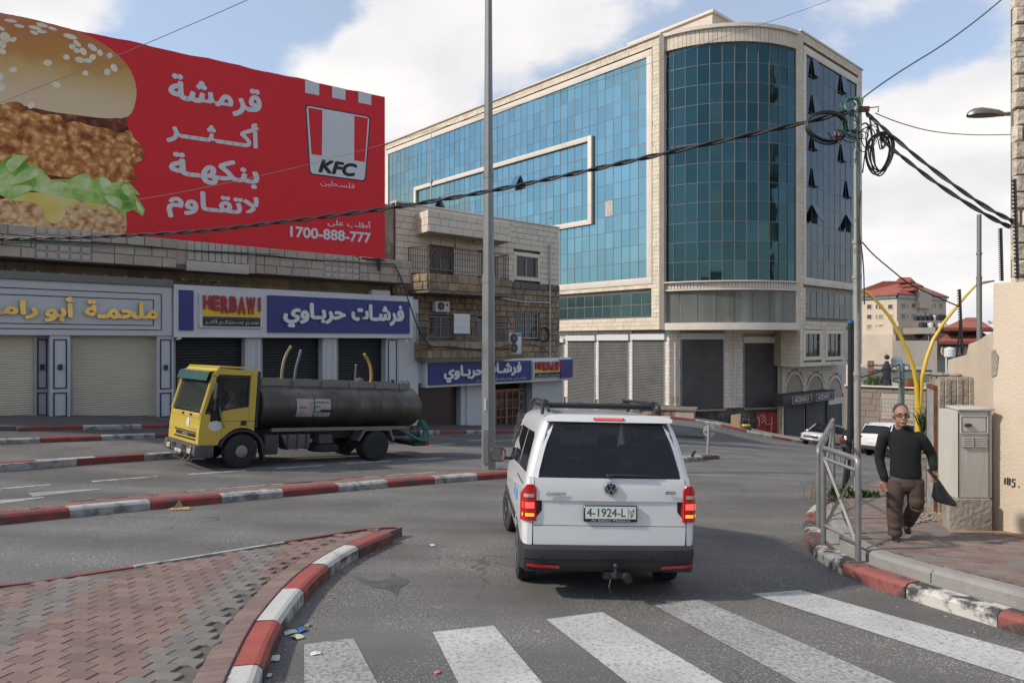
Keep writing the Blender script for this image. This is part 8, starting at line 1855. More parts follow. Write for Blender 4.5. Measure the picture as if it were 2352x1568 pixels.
wire('facade_cable',fc[1],(A_.x,A_.y),(B_.x,B_.y),.014,cab_g,'green cable looping along the stone balcony band at left')
wire('facade_cable',[(905,606),(922,640),(938,690),(955,740),(968,772),(990,797)],(A_.x,A_.y),(B_.x,B_.y),.03,cab_k,'black cable dropping past the white fascia end to the stone building')
A2,B2=SF.p(14,0,dB+.2),SF.p(26,0,dB+.2)
for i,(pp2,lb) in enumerate((([(965,790),(1000,796),(1060,800),(1120,803),(1172,792)],'black cable looped across the lower balcony stones'),([(968,800),(1040,794),(1090,806),(1172,800)],'second black cable sagging below the lower balcony railing'),([(1200,790),(1230,792),(1250,800),(1262,815)],'short black cables right of the tall air conditioner'))):
 wire('facade_cable',pp2,(A2.x,A2.y),(B2.x,B2.y),.022,cab_k,lb)
A3,B3=SF.p(18,0,BD+.2),SF.p(26,0,BD+.2); F3=Frame(A3.x,A3.y,B3.x-A3.x,B3.y-A3.y); s,z=F3.inv(gpx(1945),gpy(175)); v=MB()
for k in range(4):v.tube([F3.p(s+(.32+.03*k)*math.cos(a),z+(.36+.02*k)*math.sin(a),.02*k) for a in[2*math.pi*i/20 for i in range(21)]],.014,5,cap=False)
solo(v,'cable_ring',cab_k,'coil of black cable hung on the stone wall beside the drain pipe','cable',smooth=True)
v=MB(); g0=at(2249,785,15.5); v.tube([at(2249.5,800,15.5),at(2249,640,15.5)],.055,12); v.tube([at(2249,645,15.5),at(2249,493,15.5)],.047,12)
for py in(640,585,655):p=at(2249,py,15.5); v.lathe([(.06,0),(.06,.05)],tuple(p),n=12)
v.tube([at(2249,785,15.5),at(2249,1250,15.5)],.055,12)
solo(v,'grey_pole',pole_g,'plain grey steel pole rising behind the stepped wall','pole',smooth=True)
Yy=27.; yel_p=mat('yellow_lamp_paint',(.62,.40,.025),.4,.05,2,coat=.3); yb=at(2109,1060,Yy); yb.z=gz(yb.x,yb.y)
yl=thing('twin_street_lamp','yellow street lamp with two arching arms forming a V behind the man','street lamp',tuple(yb))
v=MB(); top=at(2109,932,Yy); v.lathe([(.125,yb.z),(.12,top.z)],(yb.x,Yy,0),n=18); v.lathe([(.15,0),(.15,.08)],tuple(at(2109,936,Yy)),n=18); v.build('column',yel_p,yl,smooth=True)
C8=lambda x,y:(1780+.293*x,516.8+.293*y)
for pts in(((1118,1410),(1110,1250),(1083,1100),(1040,990),(975,850),(900,720),(800,600),(730,533),(700,519),(688,519)),((1135,1410),(1150,1200),(1190,1040),(1240,900),(1320,770),(1400,670),(1500,550),(1582,466))):
 P=[at(*C8(*p),Yy) for p in pts]; v=MB(); n=len(P); v.tube(P,[.09-.05*i/(n-1) for i in range(n)],10); v.build('arm',yel_p,yl,smooth=True)
v=MB(); v.tube([at(*C8(1582,466),Yy),at(*C8(1640,450),Yy),at(*C8(1718,437),Yy)],[.03,.06,.04],6); v.build('lamp_head',metal_grey,yl); v=MB(); v.tube([at(*C8(700,519),Yy),at(*C8(640,521),Yy)],[.03,.05],6); v.build('lamp_head',metal_grey,yl)
sbp=G(1625,1042,.15); Ys=sbp.y; rs2=thing('round_sign','back of a round traffic sign on a thin post at the median tip','sign',tuple(sbp))
v=MB(); v.tube([(sbp.x,Ys,sbp.z-.1),tuple(at(1628,976,Ys))],.045,8); v.build('post',pole_w,rs2); p=at(1629,990,Ys+.07)
v=MB(); v.lathe([(.20,-.01),(.205,.0),(.20,.01)],tuple(p),axis='y',n=24); v.build('sign_disc',mat('grey_white_sign_back',(.50,.50,.48),.5,.1,4,dirt=(.3,.3,.28),dscale=6),rs2); v=MB(); v.box(p.x-.19,p.x+.19,p.y-.05,p.y-.015,p.z-.015,p.z+.02); v.build('clamp',pole_w,rs2)
p=G(1590,1049,.15); v=MB(); v.tube(smooth3([tuple(p),tuple(p+Vector((.02,0,.12))),tuple(p+Vector((.10,0,.2)))]),.05,8); solo(v,'pipe_stub',plastic,'short bent black pipe stub sticking out of the median paving','pipe',smooth=True)
cA=at(1497,945,54.5); cB=at(1596,962,53.4); CFm=Frame(cA.x,cA.y,cB.x-cA.x,cB.y-cA.y); cl=(Vector((cB.x,cB.y,0))-Vector((cA.x,cA.y,0))).length
kiosk=thing('rusty_container','low rust-stained metal container with a flat lid below the tall grey shutters','container',(cA.x+1.5,cA.y,-3.5))
rust2=mat('peeling_white_rust',(.42,.37,.31),.85,.2,1,dirt=(.12,.04,.028),dscale=.5,damt=.95,dlo=.44,dhi=.54)
zt2=CFm.z(1560,942); v=MB(); v.fb(CFm,-1,cl*.98,-5,zt2,-1.8,0); v.build('container_body',rust2,kiosk,bevel=.02); v=MB(); v.fb(CFm,-1.1,cl*1.03,zt2+.003,zt2+.14,-1.95,.12); v.build('container_lid',mat('weathered_lid',(.20,.17,.14),.9,.3,2),kiosk)
q=at(1690,975,53.6); cbd=MB(); cbd.prism([(q.x-.40,q.z-.95),(q.x+.35,q.z-.75),(q.x+.38,q.z+.85),(q.x-.35,q.z+.75)],q.y,q.y+.05,axis='y'); solo(cbd,'cardboard_sheet',mat('pale_cardboard',(.58,.40,.24),.8),'tall sheet of pale cardboard leaning against the blackened plinth','cardboard')
q=at(1714,975,53.4); bn_=thing('rubbish_bin','dark round bin with a yellow bag beside the leaning cardboard','bin',(q.x,q.y,q.z-.9)); v=MB(); v.lathe([(.32,q.z-.95),(.40,q.z-.1),(.42,q.z-.1)],(q.x,q.y,0),n=16); v.build('drum',char,bn_); v=MB(); v.ball((q.x,q.y,q.z-.05),(.36,.3,.16)); v.build('yellow_bag',mat('yellow_bag',(.55,.36,.05),.5,.4,5),bn_); v=MB(); v.ball((q.x-.1,q.y,q.z+.32),(.34,.3,.3)); v.build('black_bag',black_gloss,bn_)
def weeds(c,n,rad,hgt,label,m,name='weed_clump',seed=1,cat='weeds'):
 rg=random.Random(seed); v=MB()
 for i in range(n):
  a=rg.uniform(0,6.3); r=rad*math.sqrt(rg.random()); x,y=c.x+r*math.cos(a),c.y+r*math.sin(a); h=hgt*rg.uniform(.4,1); a2=rg.uniform(0,6.3); l=h*rg.uniform(.3,.9); w=(.012+rg.random()*.012)*(.35 if cat=='weeds' and n<60 else 1)
  p0=Vector((x,y,c.z)); p1=p0+Vector((math.cos(a2)*l*.4,math.sin(a2)*l*.4,h*.7)); p2=p0+Vector((math.cos(a2)*l,math.sin(a2)*l,h)); s_=Vector((-math.sin(a2),math.cos(a2),0))*w
  v.add([p0-s_*.5,p0+s_*.5,p1+s_,p1-s_,p2],[(0,1,2,3),(3,2,4)])
 return solo(v,name,m,label,cat,kind='stuff',base=tuple(c))
leaf=mat('dusty_green_leaf',(.075,.11,.035),.7,.35,8,rnd=.3); dry=mat('dry_stalk',(.26,.19,.11),.8,.3,8,rnd=.2)
weeds(G(1935,1138,.27),420,.42,.17,'low green weeds round the foot of the utility pole',leaf,seed=2); weeds(G(1985,1138,.28),220,.25,.12,'small patch of green weeds right of the pole foot',leaf,seed=3)
weeds(G(1862,1150,.05),26,.16,.5,'dry brown stalks growing outside the kerb by the railing',dry,seed=4)
weeds(at(2150,1000,14.2),300,.28,.6,'dark green palm-like fronds behind the concrete pier',mat('palm_frond',(.035,.065,.03),.7,.3,5,rnd=.3),'palm_fronds',seed=6,cat='plant')
sp_poly=[pv(*q) for q in((2130,1148),(2150,1160),(2170,1215),(2290,1222),(2420,1246),(2420,1230),(2290,1206),(2160,1125))]
slab([(p.x,p.y) for p in[pv(2105,1150),pv(2160,1205),pv(2182,1224),pv(2285,1224),pv(2430,1250),pv(2430,1236),pv(2283,1212),pv(2178,1200),pv(2150,1150),pv(2140,1135)]],.30,'dirt_strip',soil,cuts=1,depth=.05)
rg=random.Random(12); v=MB(); v2=MB()
for i in range(90):
 px,py=rg.uniform(2100,2180),rg.uniform(1140,1200); p=G(px,py,.305); r=rg.uniform(.008,.04); v.ball((p.x,p.y,p.z),(r*1.4,r,r*.6),6,4)
solo(v,'rubble',rough_conc,'small stones and crumbled concrete at the foot of the pier and plinth','rubble',kind='stuff')
def paper(px,py,s,col,label,h=.012,name='litter_paper',cat='litter',fold=.5,hgt=0.):
 p=G(px,py,h+hgt); v=MB(); a=rg.uniform(0,3); ca,sa=math.cos(a),math.sin(a); P=[(-1,-.6,0),(0,-.7,.3*fold),(1,-.5,.05),(.9,.6,.2*fold),(0,.6,.5*fold),(-.9,.7,.1)]
 v.add([(p.x+(x*ca-y*sa)*s,p.y+(x*sa+y*ca)*s,p.z+z*s) for x,y,z in P],[(0,1,4,5),(1,2,3,4)]); v.add([(p.x+(x*ca-y*sa)*s,p.y+(x*sa+y*ca)*s,p.z+z*s-.003) for x,y,z in P],[(5,4,1,0),(4,3,2,1)])
 return solo(v,name,col,label,cat)
wp=mat('crumpled_white_paper',(.60,.59,.56),.7,.1,9); bp_=mat('blue_wrapper',(.05,.13,.32),.5,.1,9); yp=mat('cream_wrapper',(.55,.54,.38),.6,.1,9)
C5p=lambda x,y:(.4394*x,1148.4+.4394*y)
paper(*C5p(1520,690),.055,wp,'crumpled white paper by the island kerb, left of the blue wrapper'); paper(*C5p(1568,680),.06,bp_,'blue wrapper lying by the red island kerb'); paper(*C5p(1553,712),.055,yp,'cream wrapper just below the blue wrapper'); paper(*C5p(1440,823),.05,wp,'dirty white scrap close to the end of the red kerb stone')
paper(*C5p(1650,800),.04,wp,'small white scrap lying on the worn crossing stripe'); paper(*C5p(2258,234),.045,wp,'white scrap on the road beyond the island tip'); paper(*C5p(1408,912),.025,wp,'tiny white scrap at the bottom of the island kerb'); paper(*C5p(1608,652),.03,mat('olive_scrap',(.25,.26,.12),.7),'olive scrap behind the blue wrapper')
p=G(*C5p(2286,898),.006); v=MB(); v.lathe([(.024,0),(.024,.004),(.02,.008)],tuple(p),n=14); solo(v,'bottle_cap',mat('red_white_cap',(.55,.12,.12),.4,.6,60),'red and white bottle cap on the asphalt left of the bright stripes','bottle cap')
p=G(406,1170,.01); v=MB(); v.add([(p.x-.17,p.y,p.z),(p.x+.19,p.y+.03,p.z),(p.x+.16,p.y+.12,p.z+.02),(p.x-.11,p.y+.10,p.z+.02),(p.x+.02,p.y+.05,p.z+.16),(p.x-.07,p.y+.01,p.z+.02),(p.x+.08,p.y+.06,p.z+.03)],[(0,1,2,3),(5,6,4)]); solo(v,'torn_carton',mat('tan_carton',(.36,.26,.12),.8,.2,4),'torn tan carton lying against the white kerb stone of the median','carton')
v=MB(); rg=random.Random(3)
for i in range(420):
 s=rg.random()**1.5; side_=rg.random();
 if side_<.6:a=nearf[2]; base=[G(*C5(*q)) for q in((1405,820),(1540,600),(1655,455),(1805,340),(1950,265),(2135,190))]; k=rg.uniform(0,4.99); i0=int(k); p=base[i0].lerp(base[i0+1],k-i0)+Vector((rg.uniform(.02,.3),rg.uniform(-.1,.05),0))
 else:k=rg.uniform(0,6.99); i0=int(k); p=r_out[i0+1].lerp(r_out[i0+2],k-i0)+Vector((-rg.uniform(.02,.35),rg.uniform(-.2,.0),0))
 r=rg.uniform(.003,.011); v.ball((p.x,p.y,gz(p.x,p.y)+.004),(r*1.3,r,r*.7),5,3)
solo(v,'kerb_grit',mat('grit',(.26,.23,.19),.9,.3,9,rnd=.4),'grit and small stones gathered along the kerbs','grit',kind='stuff')
st=mat('oil_stain',(.088,.083,.077),.8,.3,6)
def stain(pts,name='road_stain'):
 P=[G(*C5(x,y)) for x,y in pts]; P=[Vector((p.x,p.y)) for p in P]
 for _ in range(1):
  Q=[]
  for i in range(len(P)):a,b=P[i],P[(i+1)%len(P)]; Q+=[a*.75+b*.25,a*.25+b*.75]
  P=Q
 r=delaunay_2d_cdt(P,[(i,(i+1)%len(P)) for i in range(len(P))],[],1,1e-6); v=MB(); v.add([(p.x,p.y,gz(p.x,p.y)+.005) for p in r[0]],[tuple(f) for f in r[2]]); v.build(name,st,road,recalc=False)
stain([(1840,395),(1900,408),(1960,425),(2010,420),(2060,380),(2080,405),(2140,410),(2130,440),(2085,455),(2080,505),(2050,480),(2020,462),(1950,455),(1880,425)])
# ------------------------------------------------------------------ people: one continuous surface each, closed with a voxel skin
def skin(parts,vox,name,m,parent,smooth_it=6):
 v=MB()
 for p in parts:p(v)
 me=v.mesh('tmp',m); o=bpy.data.objects.new('tmp',me); COL.objects.link(o)
 r=o.modifiers.new('r','REMESH'); r.mode='VOXEL'; r.voxel_size=vox; r.use_smooth_shade=True
 s_=o.modifiers.new('s','SMOOTH'); s_.iterations=smooth_it; s_.factor=.5
 dg_=bpy.context.evaluated_depsgraph_get(); me2=bpy.data.meshes.new_from_object(o.evaluated_get(dg_)); bpy.data.objects.remove(o); me2.materials.clear(); me2.materials.append(m)
 for q in me2.polygons:q.use_smooth=True
 me2.name=name; return link_mesh(me2,name,parent)
def limb(pts,rs,n=14):return lambda v:v.tube([Vector(p) for p in pts],rs,n)
def blob(c,r,n=16,m=10):return lambda v:v.ball(c,r,n,m)
def torso(S,n=22):  # (centre x, centre y, z, half width, half depth)
 def f(v):
  vs=[(x+w*math.cos(2*math.pi*k/n),y+d*math.sin(2*math.pi*k/n)*(1 if True else 0),z) for x,y,z,w,d in S for k in range(n)]
  v.add(vs,[(i*n+k,i*n+(k+1)%n,(i+1)*n+(k+1)%n,(i+1)*n+k) for i in range(len(S)-1) for k in range(n)]+[tuple(range(n-1,-1,-1)),tuple(range((len(S)-1)*n,len(S)*n))])
 return f
skin_m=mat('tan_skin',(.33,.17,.11),.5,.1,12); sweater=mat('black_green_knit',(.006,.0085,.007),.92,.25,9,bump=.004,bscale=160); trouser=mat('brown_trousers',(.075,.050,.038),.85,.15,4,bump=.006,bscale=22)
hair_m=mat('greying_dark_hair',(.035,.033,.032),.8,.5,60); shoe_m=mat('black_shoe',(.02,.018,.018),.45,.2,8)
ft=G(2059,1240,HP); k_=.2381/1568*ft.y
hp=lambda cx_,cy_,y=0.:((cx_-540)*k_,y,(1462-cy_)*k_)
man=thing('person','man in dark knit jumper, brown trousers and glasses walking with a black bag','person',(ft.x+(540-455)*k_*.0+((1952.3+.2381*540)-2059)/1568*ft.y,ft.y,ft.z),rot=(0,0,-math.atan2(ft.x,ft.y)*.8),local=True)
P_=lambda*q:[hp(*p) for p in q]
sh_l,el_l,wr_l=hp(352,470,.03),hp(318,700,.07),hp(352,905,-.03); sh_r,el_r,wr_r=hp(668,470,.02),hp(765,640,.09),hp(768,775,-.02)
hip_l,kn_l,an_l=hp(460,880,0),hp(438,1150,-.04),hp(448,1405,-.02); hip_r,kn_r,an_r=hp(612,880,.02),hp(628,1120,.02),hp(572,1325,.30)
H0=hp(498,262,-.02)
def hand(wr,tip_dz,side):
 o=[]; x,y,z=wr
 o.append(torso([(x,y,z+.01,.026,.020),(x+side*.004,y,z-.03,.036,.018),(x+side*.006,y,z-.075,.040,.017),(x+side*.006,y,z-.09,.034,.014)]))
 for i in range(4):
  fx=x+side*.006+(i-1.5)*.020; L=(.055,.068,.072,.06)[i]; o.append(limb([(fx,y,z-.08),(fx,y-.012,z-.08-L*.5),(fx,y-.034,z-.08-L*.8),(fx,y-.05,z-.08-L*.7)],[.010,.0095,.009,.007],8))
 o.append(limb([(x-side*.03,y,z-.02),(x-side*.052,y-.015,z-.055),(x-side*.045,y-.035,z-.085)],[.012,.011,.008],8)); return o
body_parts=[blob((H0[0],H0[1]+.02,H0[2]+.035),(.078,.098,.095)),blob((H0[0]+.004,H0[1]-.008,H0[2]-.045),(.062,.078,.078)),blob((H0[0]+.006,H0[1]-.062,H0[2]-.10),(.030,.022,.022)),limb([(H0[0],H0[1]+.02,H0[2]-.07),(H0[0]+.004,.03,hp(0,400)[2]),(.0,.03,hp(0,450)[2])],[.058,.060,.085]),limb([(H0[0]+.012,H0[1]-.085,H0[2]+.012),(H0[0]+.014,H0[1]-.118,H0[2]-.030)],[.010,.016],8),blob((H0[0]-.082,H0[1]+.02,H0[2]-.01),(.012,.022,.034)),blob((H0[0]+.080,H0[1]+.03,H0[2]-.01),(.010,.022,.032)),blob((H0[0]+.008,H0[1]-.088,H0[2]-.066),(.026,.012,.010)),blob((H0[0]+.006,H0[1]-.075,H0[2]+.035),(.055,.022,.012)),torso([(.0,.02,hp(0,860)[2],.14,.10),(0,.02,hp(0,640)[2],.15,.11),(0,.02,hp(0,470)[2],.16,.09),(0,.03,hp(0,420)[2],.09,.07)]),limb([sh_l,el_l,wr_l],[.05,.042,.028]),limb([sh_r,el_r,wr_r],[.05,.042,.028]),limb([hip_l,kn_l,an_l],[.08,.055,.04]),limb([hip_r,kn_r,an_r],[.08,.055,.04]),torso([(0,.02,hp(0,960)[2],.13,.1),(0,.02,hp(0,840)[2],.14,.1)]),limb([an_l,hp(448,1445,-.03),hp(455,1450,-.14)],[.04,.038,.03]),limb([an_r,hp(570,1350,.32),hp(575,1375,.22)],[.04,.036,.03])]+hand(wr_l,0,1)+hand(wr_r,0,-1)
skin(body_parts,.0075,'body',skin_m,man,3)
skin([torso([(.0,.02,hp(0,868)[2],.165,.13),(.0,.02,hp(0,840)[2],.188,.145),(-.005,.02,hp(0,700)[2],.180,.138),(-.01,.02,hp(0,560)[2],.190,.132),(-.02,.02,hp(0,480)[2],.195,.108),(-.022,.025,hp(0,430)[2],.155,.09),(-.03,.025,hp(0,405)[2],.10,.08),(-.008,.02,hp(0,392)[2],.085,.075),(-.006,.012,hp(0,362)[2],.068,.068)]),blob((sh_l[0]+.03,.03,sh_l[2]+.01),(.085,.075,.07)),blob((sh_r[0]-.03,.03,sh_r[2]+.01),(.085,.075,.07)),limb([sh_l,(el_l[0]*.5+sh_l[0]*.5-.008,.05,(el_l[2]+sh_l[2])/2),el_l,(el_l[0]*.5+wr_l[0]*.5,.02,(el_l[2]+wr_l[2])/2),(wr_l[0],wr_l[1],wr_l[2]+.06),(wr_l[0],wr_l[1],wr_l[2]+.005)],[.072,.068,.063,.058,.054,.040]),limb([sh_r,(el_r[0]*.5+sh_r[0]*.5+.006,.05,(el_r[2]+sh_r[2])/2),el_r,(el_r[0]*.5+wr_r[0]*.5,.04,(el_r[2]+wr_r[2])/2),(wr_r[0],wr_r[1],wr_r[2]+.05),(wr_r[0],wr_r[1],wr_r[2]+.005)],[.072,.068,.062,.056,.051,.040])],.013,'jumper',sweater,man,4)
fold=lambda p,q,r0,r1,n,a:([tuple(Vector(p).lerp(Vector(q),i/n)+Vector((0,math.sin(i*2.3)*a,0))) for i in range(n+1)],[(r0+(r1-r0)*i/n)*(1+.05*math.sin(i*2.9)) for i in range(n+1)])
T_=[]
for a,b,c,(e,f_) in((hip_l,kn_l,an_l,(.118,.098)),(hip_r,kn_r,an_r,(.118,.098))):
 P1,R1=fold(a,b,e,f_,6,.006); P2,R2=fold(b,(c[0],c[1],c[2]-.025),f_,.084,8,.008); T_+=[limb(P1,R1),limb(P2,R2)]
skin(T_+[torso([(.0,.02,hp(0,985)[2],.12,.10),(.0,.02,hp(0,930)[2],.190,.135),(0,.02,hp(0,850)[2],.185,.132),(0,.02,hp(0,820)[2],.14,.11)])],.012,'trousers',trouser,man,3)
for c,hl,up in((hp(452,1448,0),0,0),(an_r,1,.0)):
 if not hl:skin([torso([(c[0],-.055,.004,.048,.135),(c[0],-.055,.03,.050,.138),(c[0],-.035,.06,.044,.11),(c[0],.0,.09,.045,.06)])],.009,'shoe',shoe_m,man,3)
 else:skin([limb([(c[0],c[1]+.03,c[2]-.0),(c[0],c[1]+.03,c[2]-.07),(c[0]+.005,c[1]-.07,c[2]-.125),(c[0]+.005,c[1]-.13,c[2]-.12)],[.045,.05,.045,.03])],.009,'shoe',shoe_m,man,3)
skin([blob((H0[0]-.002,H0[1]+.035,H0[2]+.052),(.082,.095,.088)),blob((H0[0],H0[1]+.07,H0[2]-.0),(.078,.06,.08))],.008,'hair',hair_m,man,2)
# cut the hair back from the face: the face sits in front as skin-coloured brow
v=MB(); v.ball((H0[0]+.006,H0[1]-.024,H0[2]+.026),(.069,.074,.066),20,12); v.build('forehead',skin_m,man,smooth=True)
v=MB()
for s_ in(-1,1):v.ball((H0[0]+.010+s_*.030,H0[1]-.086,H0[2]+.012),(.010,.006,.006),8,6)
v.build('eyes',mat('dark_eyes',(.02,.015,.012),.2),man); v=MB()
for s_ in(-1,1):
 cx_=H0[0]+.010+s_*.031; P=[(cx_+.026*math.cos(a)*1.0,H0[1]-.102+.012*abs(cx_-H0[0])/.03*.5,H0[2]+.008+.018*math.sin(a)) for a in[2*math.pi*i/14 for i in range(15)]]; v.tube(P,.0028,5,cap=False)
 v.tube([(cx_+s_*.026,H0[1]-.098,H0[2]+.014),(H0[0]+s_*.080,H0[1]+.01,H0[2]+.010)],.0028,4); v.tube([(cx_-.022,H0[1]-.094,H0[2]+.034),(cx_+.02,H0[1]-.094,H0[2]+.036)],.0045,5)
v.tube([(H0[0]+.004,H0[1]-.104,H0[2]+.012),(H0[0]+.017,H0[1]-.104,H0[2]+.012)],.003,4); v.build('glasses',black_gloss,man)
v=MB(); v.ball((H0[0]+.008,H0[1]-.101,H0[2]-.066),(.018,.004,.004),8,4); v.build('mouth',mat('lip',(.22,.08,.07),.5),man)
for o in bpy.data.objects:  # head a little larger: everything above the neck grows about its middle
 if o.parent is man and o.name.split('.')[0] in('body','hair','forehead','eyes','glasses','mouth'):
  for v_ in o.data.vertices:
   t=max(0,min(1,(v_.co.z-H0[2]+.17)/.07)); v_.co=Vector(H0)+(v_.co-Vector(H0))*(1+.16*t*t*(3-2*t))
bgo=man.matrix_basis.to_translation() if False else Vector(man.location); rz_=Matrix.Rotation(man.rotation_euler.z,4,'Z'); bag=thing('plastic_bag','thin black plastic carrier bag held in the walking man\'s hand','bag',tuple(bgo+(rz_@Vector(wr_r))),rot=(0,0,man.rotation_euler.z),local=True)
q=lambda cx_,cy_,y=0.:tuple(Vector(hp(cx_,cy_,y))-Vector(wr_r)); film=mat('black_plastic_film',(.016,.016,.017),.28,.2,6,bump=.01,bscale=14)
B_=[((735,765),.012,-.03),((765,815),.022,-.04),((790,850),.028,-.05),((802,900),.050,-.05),((822,970),.080,-.04),((848,1035),.108,-.03),((862,1066),.112,-.03),((866,1078),.09,-.03)]
v=MB(); rg=random.Random(9); vs=[]; n=18
for(cx_,cy_),w,y in B_:
 c=q(cx_,cy_,y)
 for k in range(n):a=2*math.pi*k/n; rr2=1+.10*math.sin(k*2.1+cy_*.02)+rg.uniform(-.05,.05); vs.append((c[0]+w*rr2*math.cos(a)*1.12,c[1]+w*.45*rr2*math.sin(a),c[2]+.022*w/.1*-math.cos(a)))
v.add(vs,[(i*n+k,i*n+(k+1)%n,(i+1)*n+(k+1)%n,(i+1)*n+k) for i in range(len(B_)-1) for k in range(n)]+[tuple(range(n-1,-1,-1)),tuple(range((len(B_)-1)*n,len(B_)*n))]); v.build('bag_body',film,bag,smooth=True)
v=MB(); v.tube([q(722,762,-.03),q(742,795,-.06),q(770,822,-.05)],[.02,.018,.02],6); v.build('bag_handle',film,bag,smooth=True)
dm=truck.matrix_basis.copy(); dp_=Matrix.Translation(truck.location)@truck.rotation_euler.to_matrix().to_4x4()@Vector((.12,sy*.62,1.12))
drv=thing('person','dark haired lorry driver in a checked shirt seen through the yellow cab window','person',tuple(dp_),rot=tuple(truck.rotation_euler),local=True)
skin([torso([(-.02,0,.0,.13,.18),(-.03,0,.3,.12,.20),(-.03,0,.5,.11,.19),(0,0,.58,.06,.08)]),blob((.02,0,.74),(.095,.078,.115)),limb([(0,0,.52),(.01,0,.68)],[.06,.055]),limb([(-.02,sy*.19,.48),(.08,sy*.25,.22),(.32,sy*.15,.28)],[.06,.05,.04]),limb([(-.02,-sy*.19,.48),(.08,-sy*.22,.22),(.34,-sy*.12,.30)],[.06,.05,.04]),limb([(.0,.1,.03),(.4,.12,.02),(.5,.12,-.3)],[.09,.07,.05]),limb([(.0,-.1,.03),(.4,-.12,.02),(.5,-.12,-.3)],[.09,.07,.05])],.014,'body',skin_m,drv)
skin([torso([(-.02,0,.0,.145,.19),(-.03,0,.3,.135,.215),(-.03,0,.48,.125,.21),(0,0,.57,.07,.1)]),limb([(-.02,sy*.2,.48),(.07,sy*.255,.22),(.2,sy*.21,.25)],[.075,.062,.055]),limb([(-.02,-sy*.2,.48),(.07,-sy*.23,.22),(.2,-sy*.2,.25)],[.075,.062,.055])],.014,'shirt',mat('grey_checked_shirt',(.12,.13,.15),.8,.5,25),drv)
skin([blob((-.005,0,.775),(.098,.085,.095))],.012,'hair',mat('black_hair',(.01,.009,.009),.7),drv)
v=MB(); v.tube([(.46+.0*math.cos(a),.20*math.cos(a),.22+.18*math.sin(a)) for a in[2*math.pi*i/20 for i in range(21)]],.014,6,cap=False); v.M=None; v.v=[p+Vector((0,sy*.62,1.12)) for p in v.v]; v.build('steering_wheel',black_gloss,truck)
# ------------------------------------------------------------------ houses beyond the right-hand street
far_st=mat('far_cream_render',(.55,.45,.345),.9,.05,.05,dirt=(.46,.38,.29),dscale=.08,damt=.4); roof_r=mat('red_roof_tiles',(.30,.085,.055),.8,.15,.5,dirt=(.20,.06,.045),dscale=.3,damt=.5); blind=mat('closed_blind',(.27,.235,.20),.8); far_g=glass_mat('far_window_glass',(.05,.07,.075),.1,metal=.2); teal_band=mat('teal_glass_band',(.10,.23,.25),.3,.3,.3,spec=.8)
def fl2(px,Y):return Vector(((px-1176)/1568*Y,Y,0))
def frame2(pa,Ya,pb,Yb):a,b=fl2(pa,Ya),fl2(pb,Yb); return Frame(a.x,a.y,b.x-a.x,b.y-a.y)
hb=thing('apartment_tower','distant cream apartment tower with a tiered red tiled roof','building',tuple(at(2060,870,200)))
FA,FBr=frame2(1940,214,2060,200),frame2(2060,200,2173,214); zt_=CZ+102/1568*200
a,b,c,d=fl2(1940,214),fl2(2060,200),fl2(2173,214),fl2(2060,232)
v=MB(); v.prism([(p.x,p.y) for p in(a,b,c,d)],-30,zt_); v.build('wall',far_st,hb)
def c8x(x):return 1780+.293*x
def c8y(y):return 516.8+.293*y
def fwindow(F,x0,x1,y0,y1,m,parent,d=0.,name='window'):
 s0,s1=F.s(c8x(x0)),F.s(c8x(x1)); m2=c8x((x0+x1)/2); z0,z1=F.z(m2,c8y(y1)),F.z(m2,c8y(y0)); v=MB(); k=(s1-s0)*.12
 for w in((s0-k,s1+k,z1,z1+k),(s0-k,s1+k,z0-k,z0),(s0-k,s0,z0,z1),(s1,s1+k,z0,z1)):v.fb(F,*w,d,d+k)
 w_=v.build(name,far_st,parent); v=MB(); v.fb(F,s0,s1,z0,z1,d+.01,d+.02+k*.15); v.build('pane',m,w_)
for r in range(7):
 for x0,x1 in((725,757),(791,804),(816,845),(890,922)):fwindow(FA,x0,x1,624+79*r,655+79*r,far_g if(r*3+x0)%4==0 or r<1 else blind,hb)
 if r<5:
  for x0,x1 in((990,1013),(1034,1042),(1072,1093),(1210,1231),(1250,1258),(1288,1308)):fwindow(FBr,x0,x1,616+80*r,648+80*r,far_g if r<1 or x0%3==0 else blind,hb)
for x0,y0 in((1117,565),(1173,600),(1117,647),(1173,682)):fwindow(FBr,x0,x0+12,y0,y0+32,far_g,hb)
zb1,zb2=CZ+(784-684)/1568*200,CZ+(784-674)/1568*200
for F,x0,x1 in((FA,600,955),(FBr,957,1103),(FBr,1197,1338)):v=MB(); v.fb(F,F.s(c8x(x0)),F.s(c8x(x1)),zb1,zb2,.1,.5); v.build('glazed_gallery',teal_band,hb)
v=MB(); v.fb(FBr,FBr.s(c8x(1103)),FBr.s(c8x(1200)),zt_-3,CZ+(784-c8y(508))/1568*207,-3,1.2); v.build('stair_tower',far_st,hb)
def hip(F0,pts_e,ez,ridge,rz,name='roof',m=roof_r,parent=None):
 n=len(pts_e); v=MB(); vs=[(p.x,p.y,ez) for p in pts_e]+[(p.x,p.y,ez-.5) for p in pts_e]+[(p.x,p.y,rz) for p in ridge]
 c=len(vs)-len(ridge); R0,R1=c,len(vs)-1; v.add(vs,[(0,1,R1 if R1!=R0 else R0,R0) if R1!=R0 else(0,1,R0),(1,2,R1),(2,3,R0,R1) if R1!=R0 else(2,3,R0),(3,0,R0)]+[(i,(i+1)%n,n+(i+1)%n,n+i) for i in range(n)]+[tuple(range(n,2*n))]); return v.build(name,m,parent)
cen_=(a+b+c+d)/4
def ring_(k,up=0):return[cen_+(p-cen_)*k for p in(a,b,c,d)]
e0z=CZ+(784-674)/1568*200; hip(None,ring_(1.06),e0z,[cen_+(a-cen_)*.25,cen_+(c-cen_)*.25],CZ+(784-645)/1568*214,parent=hb)
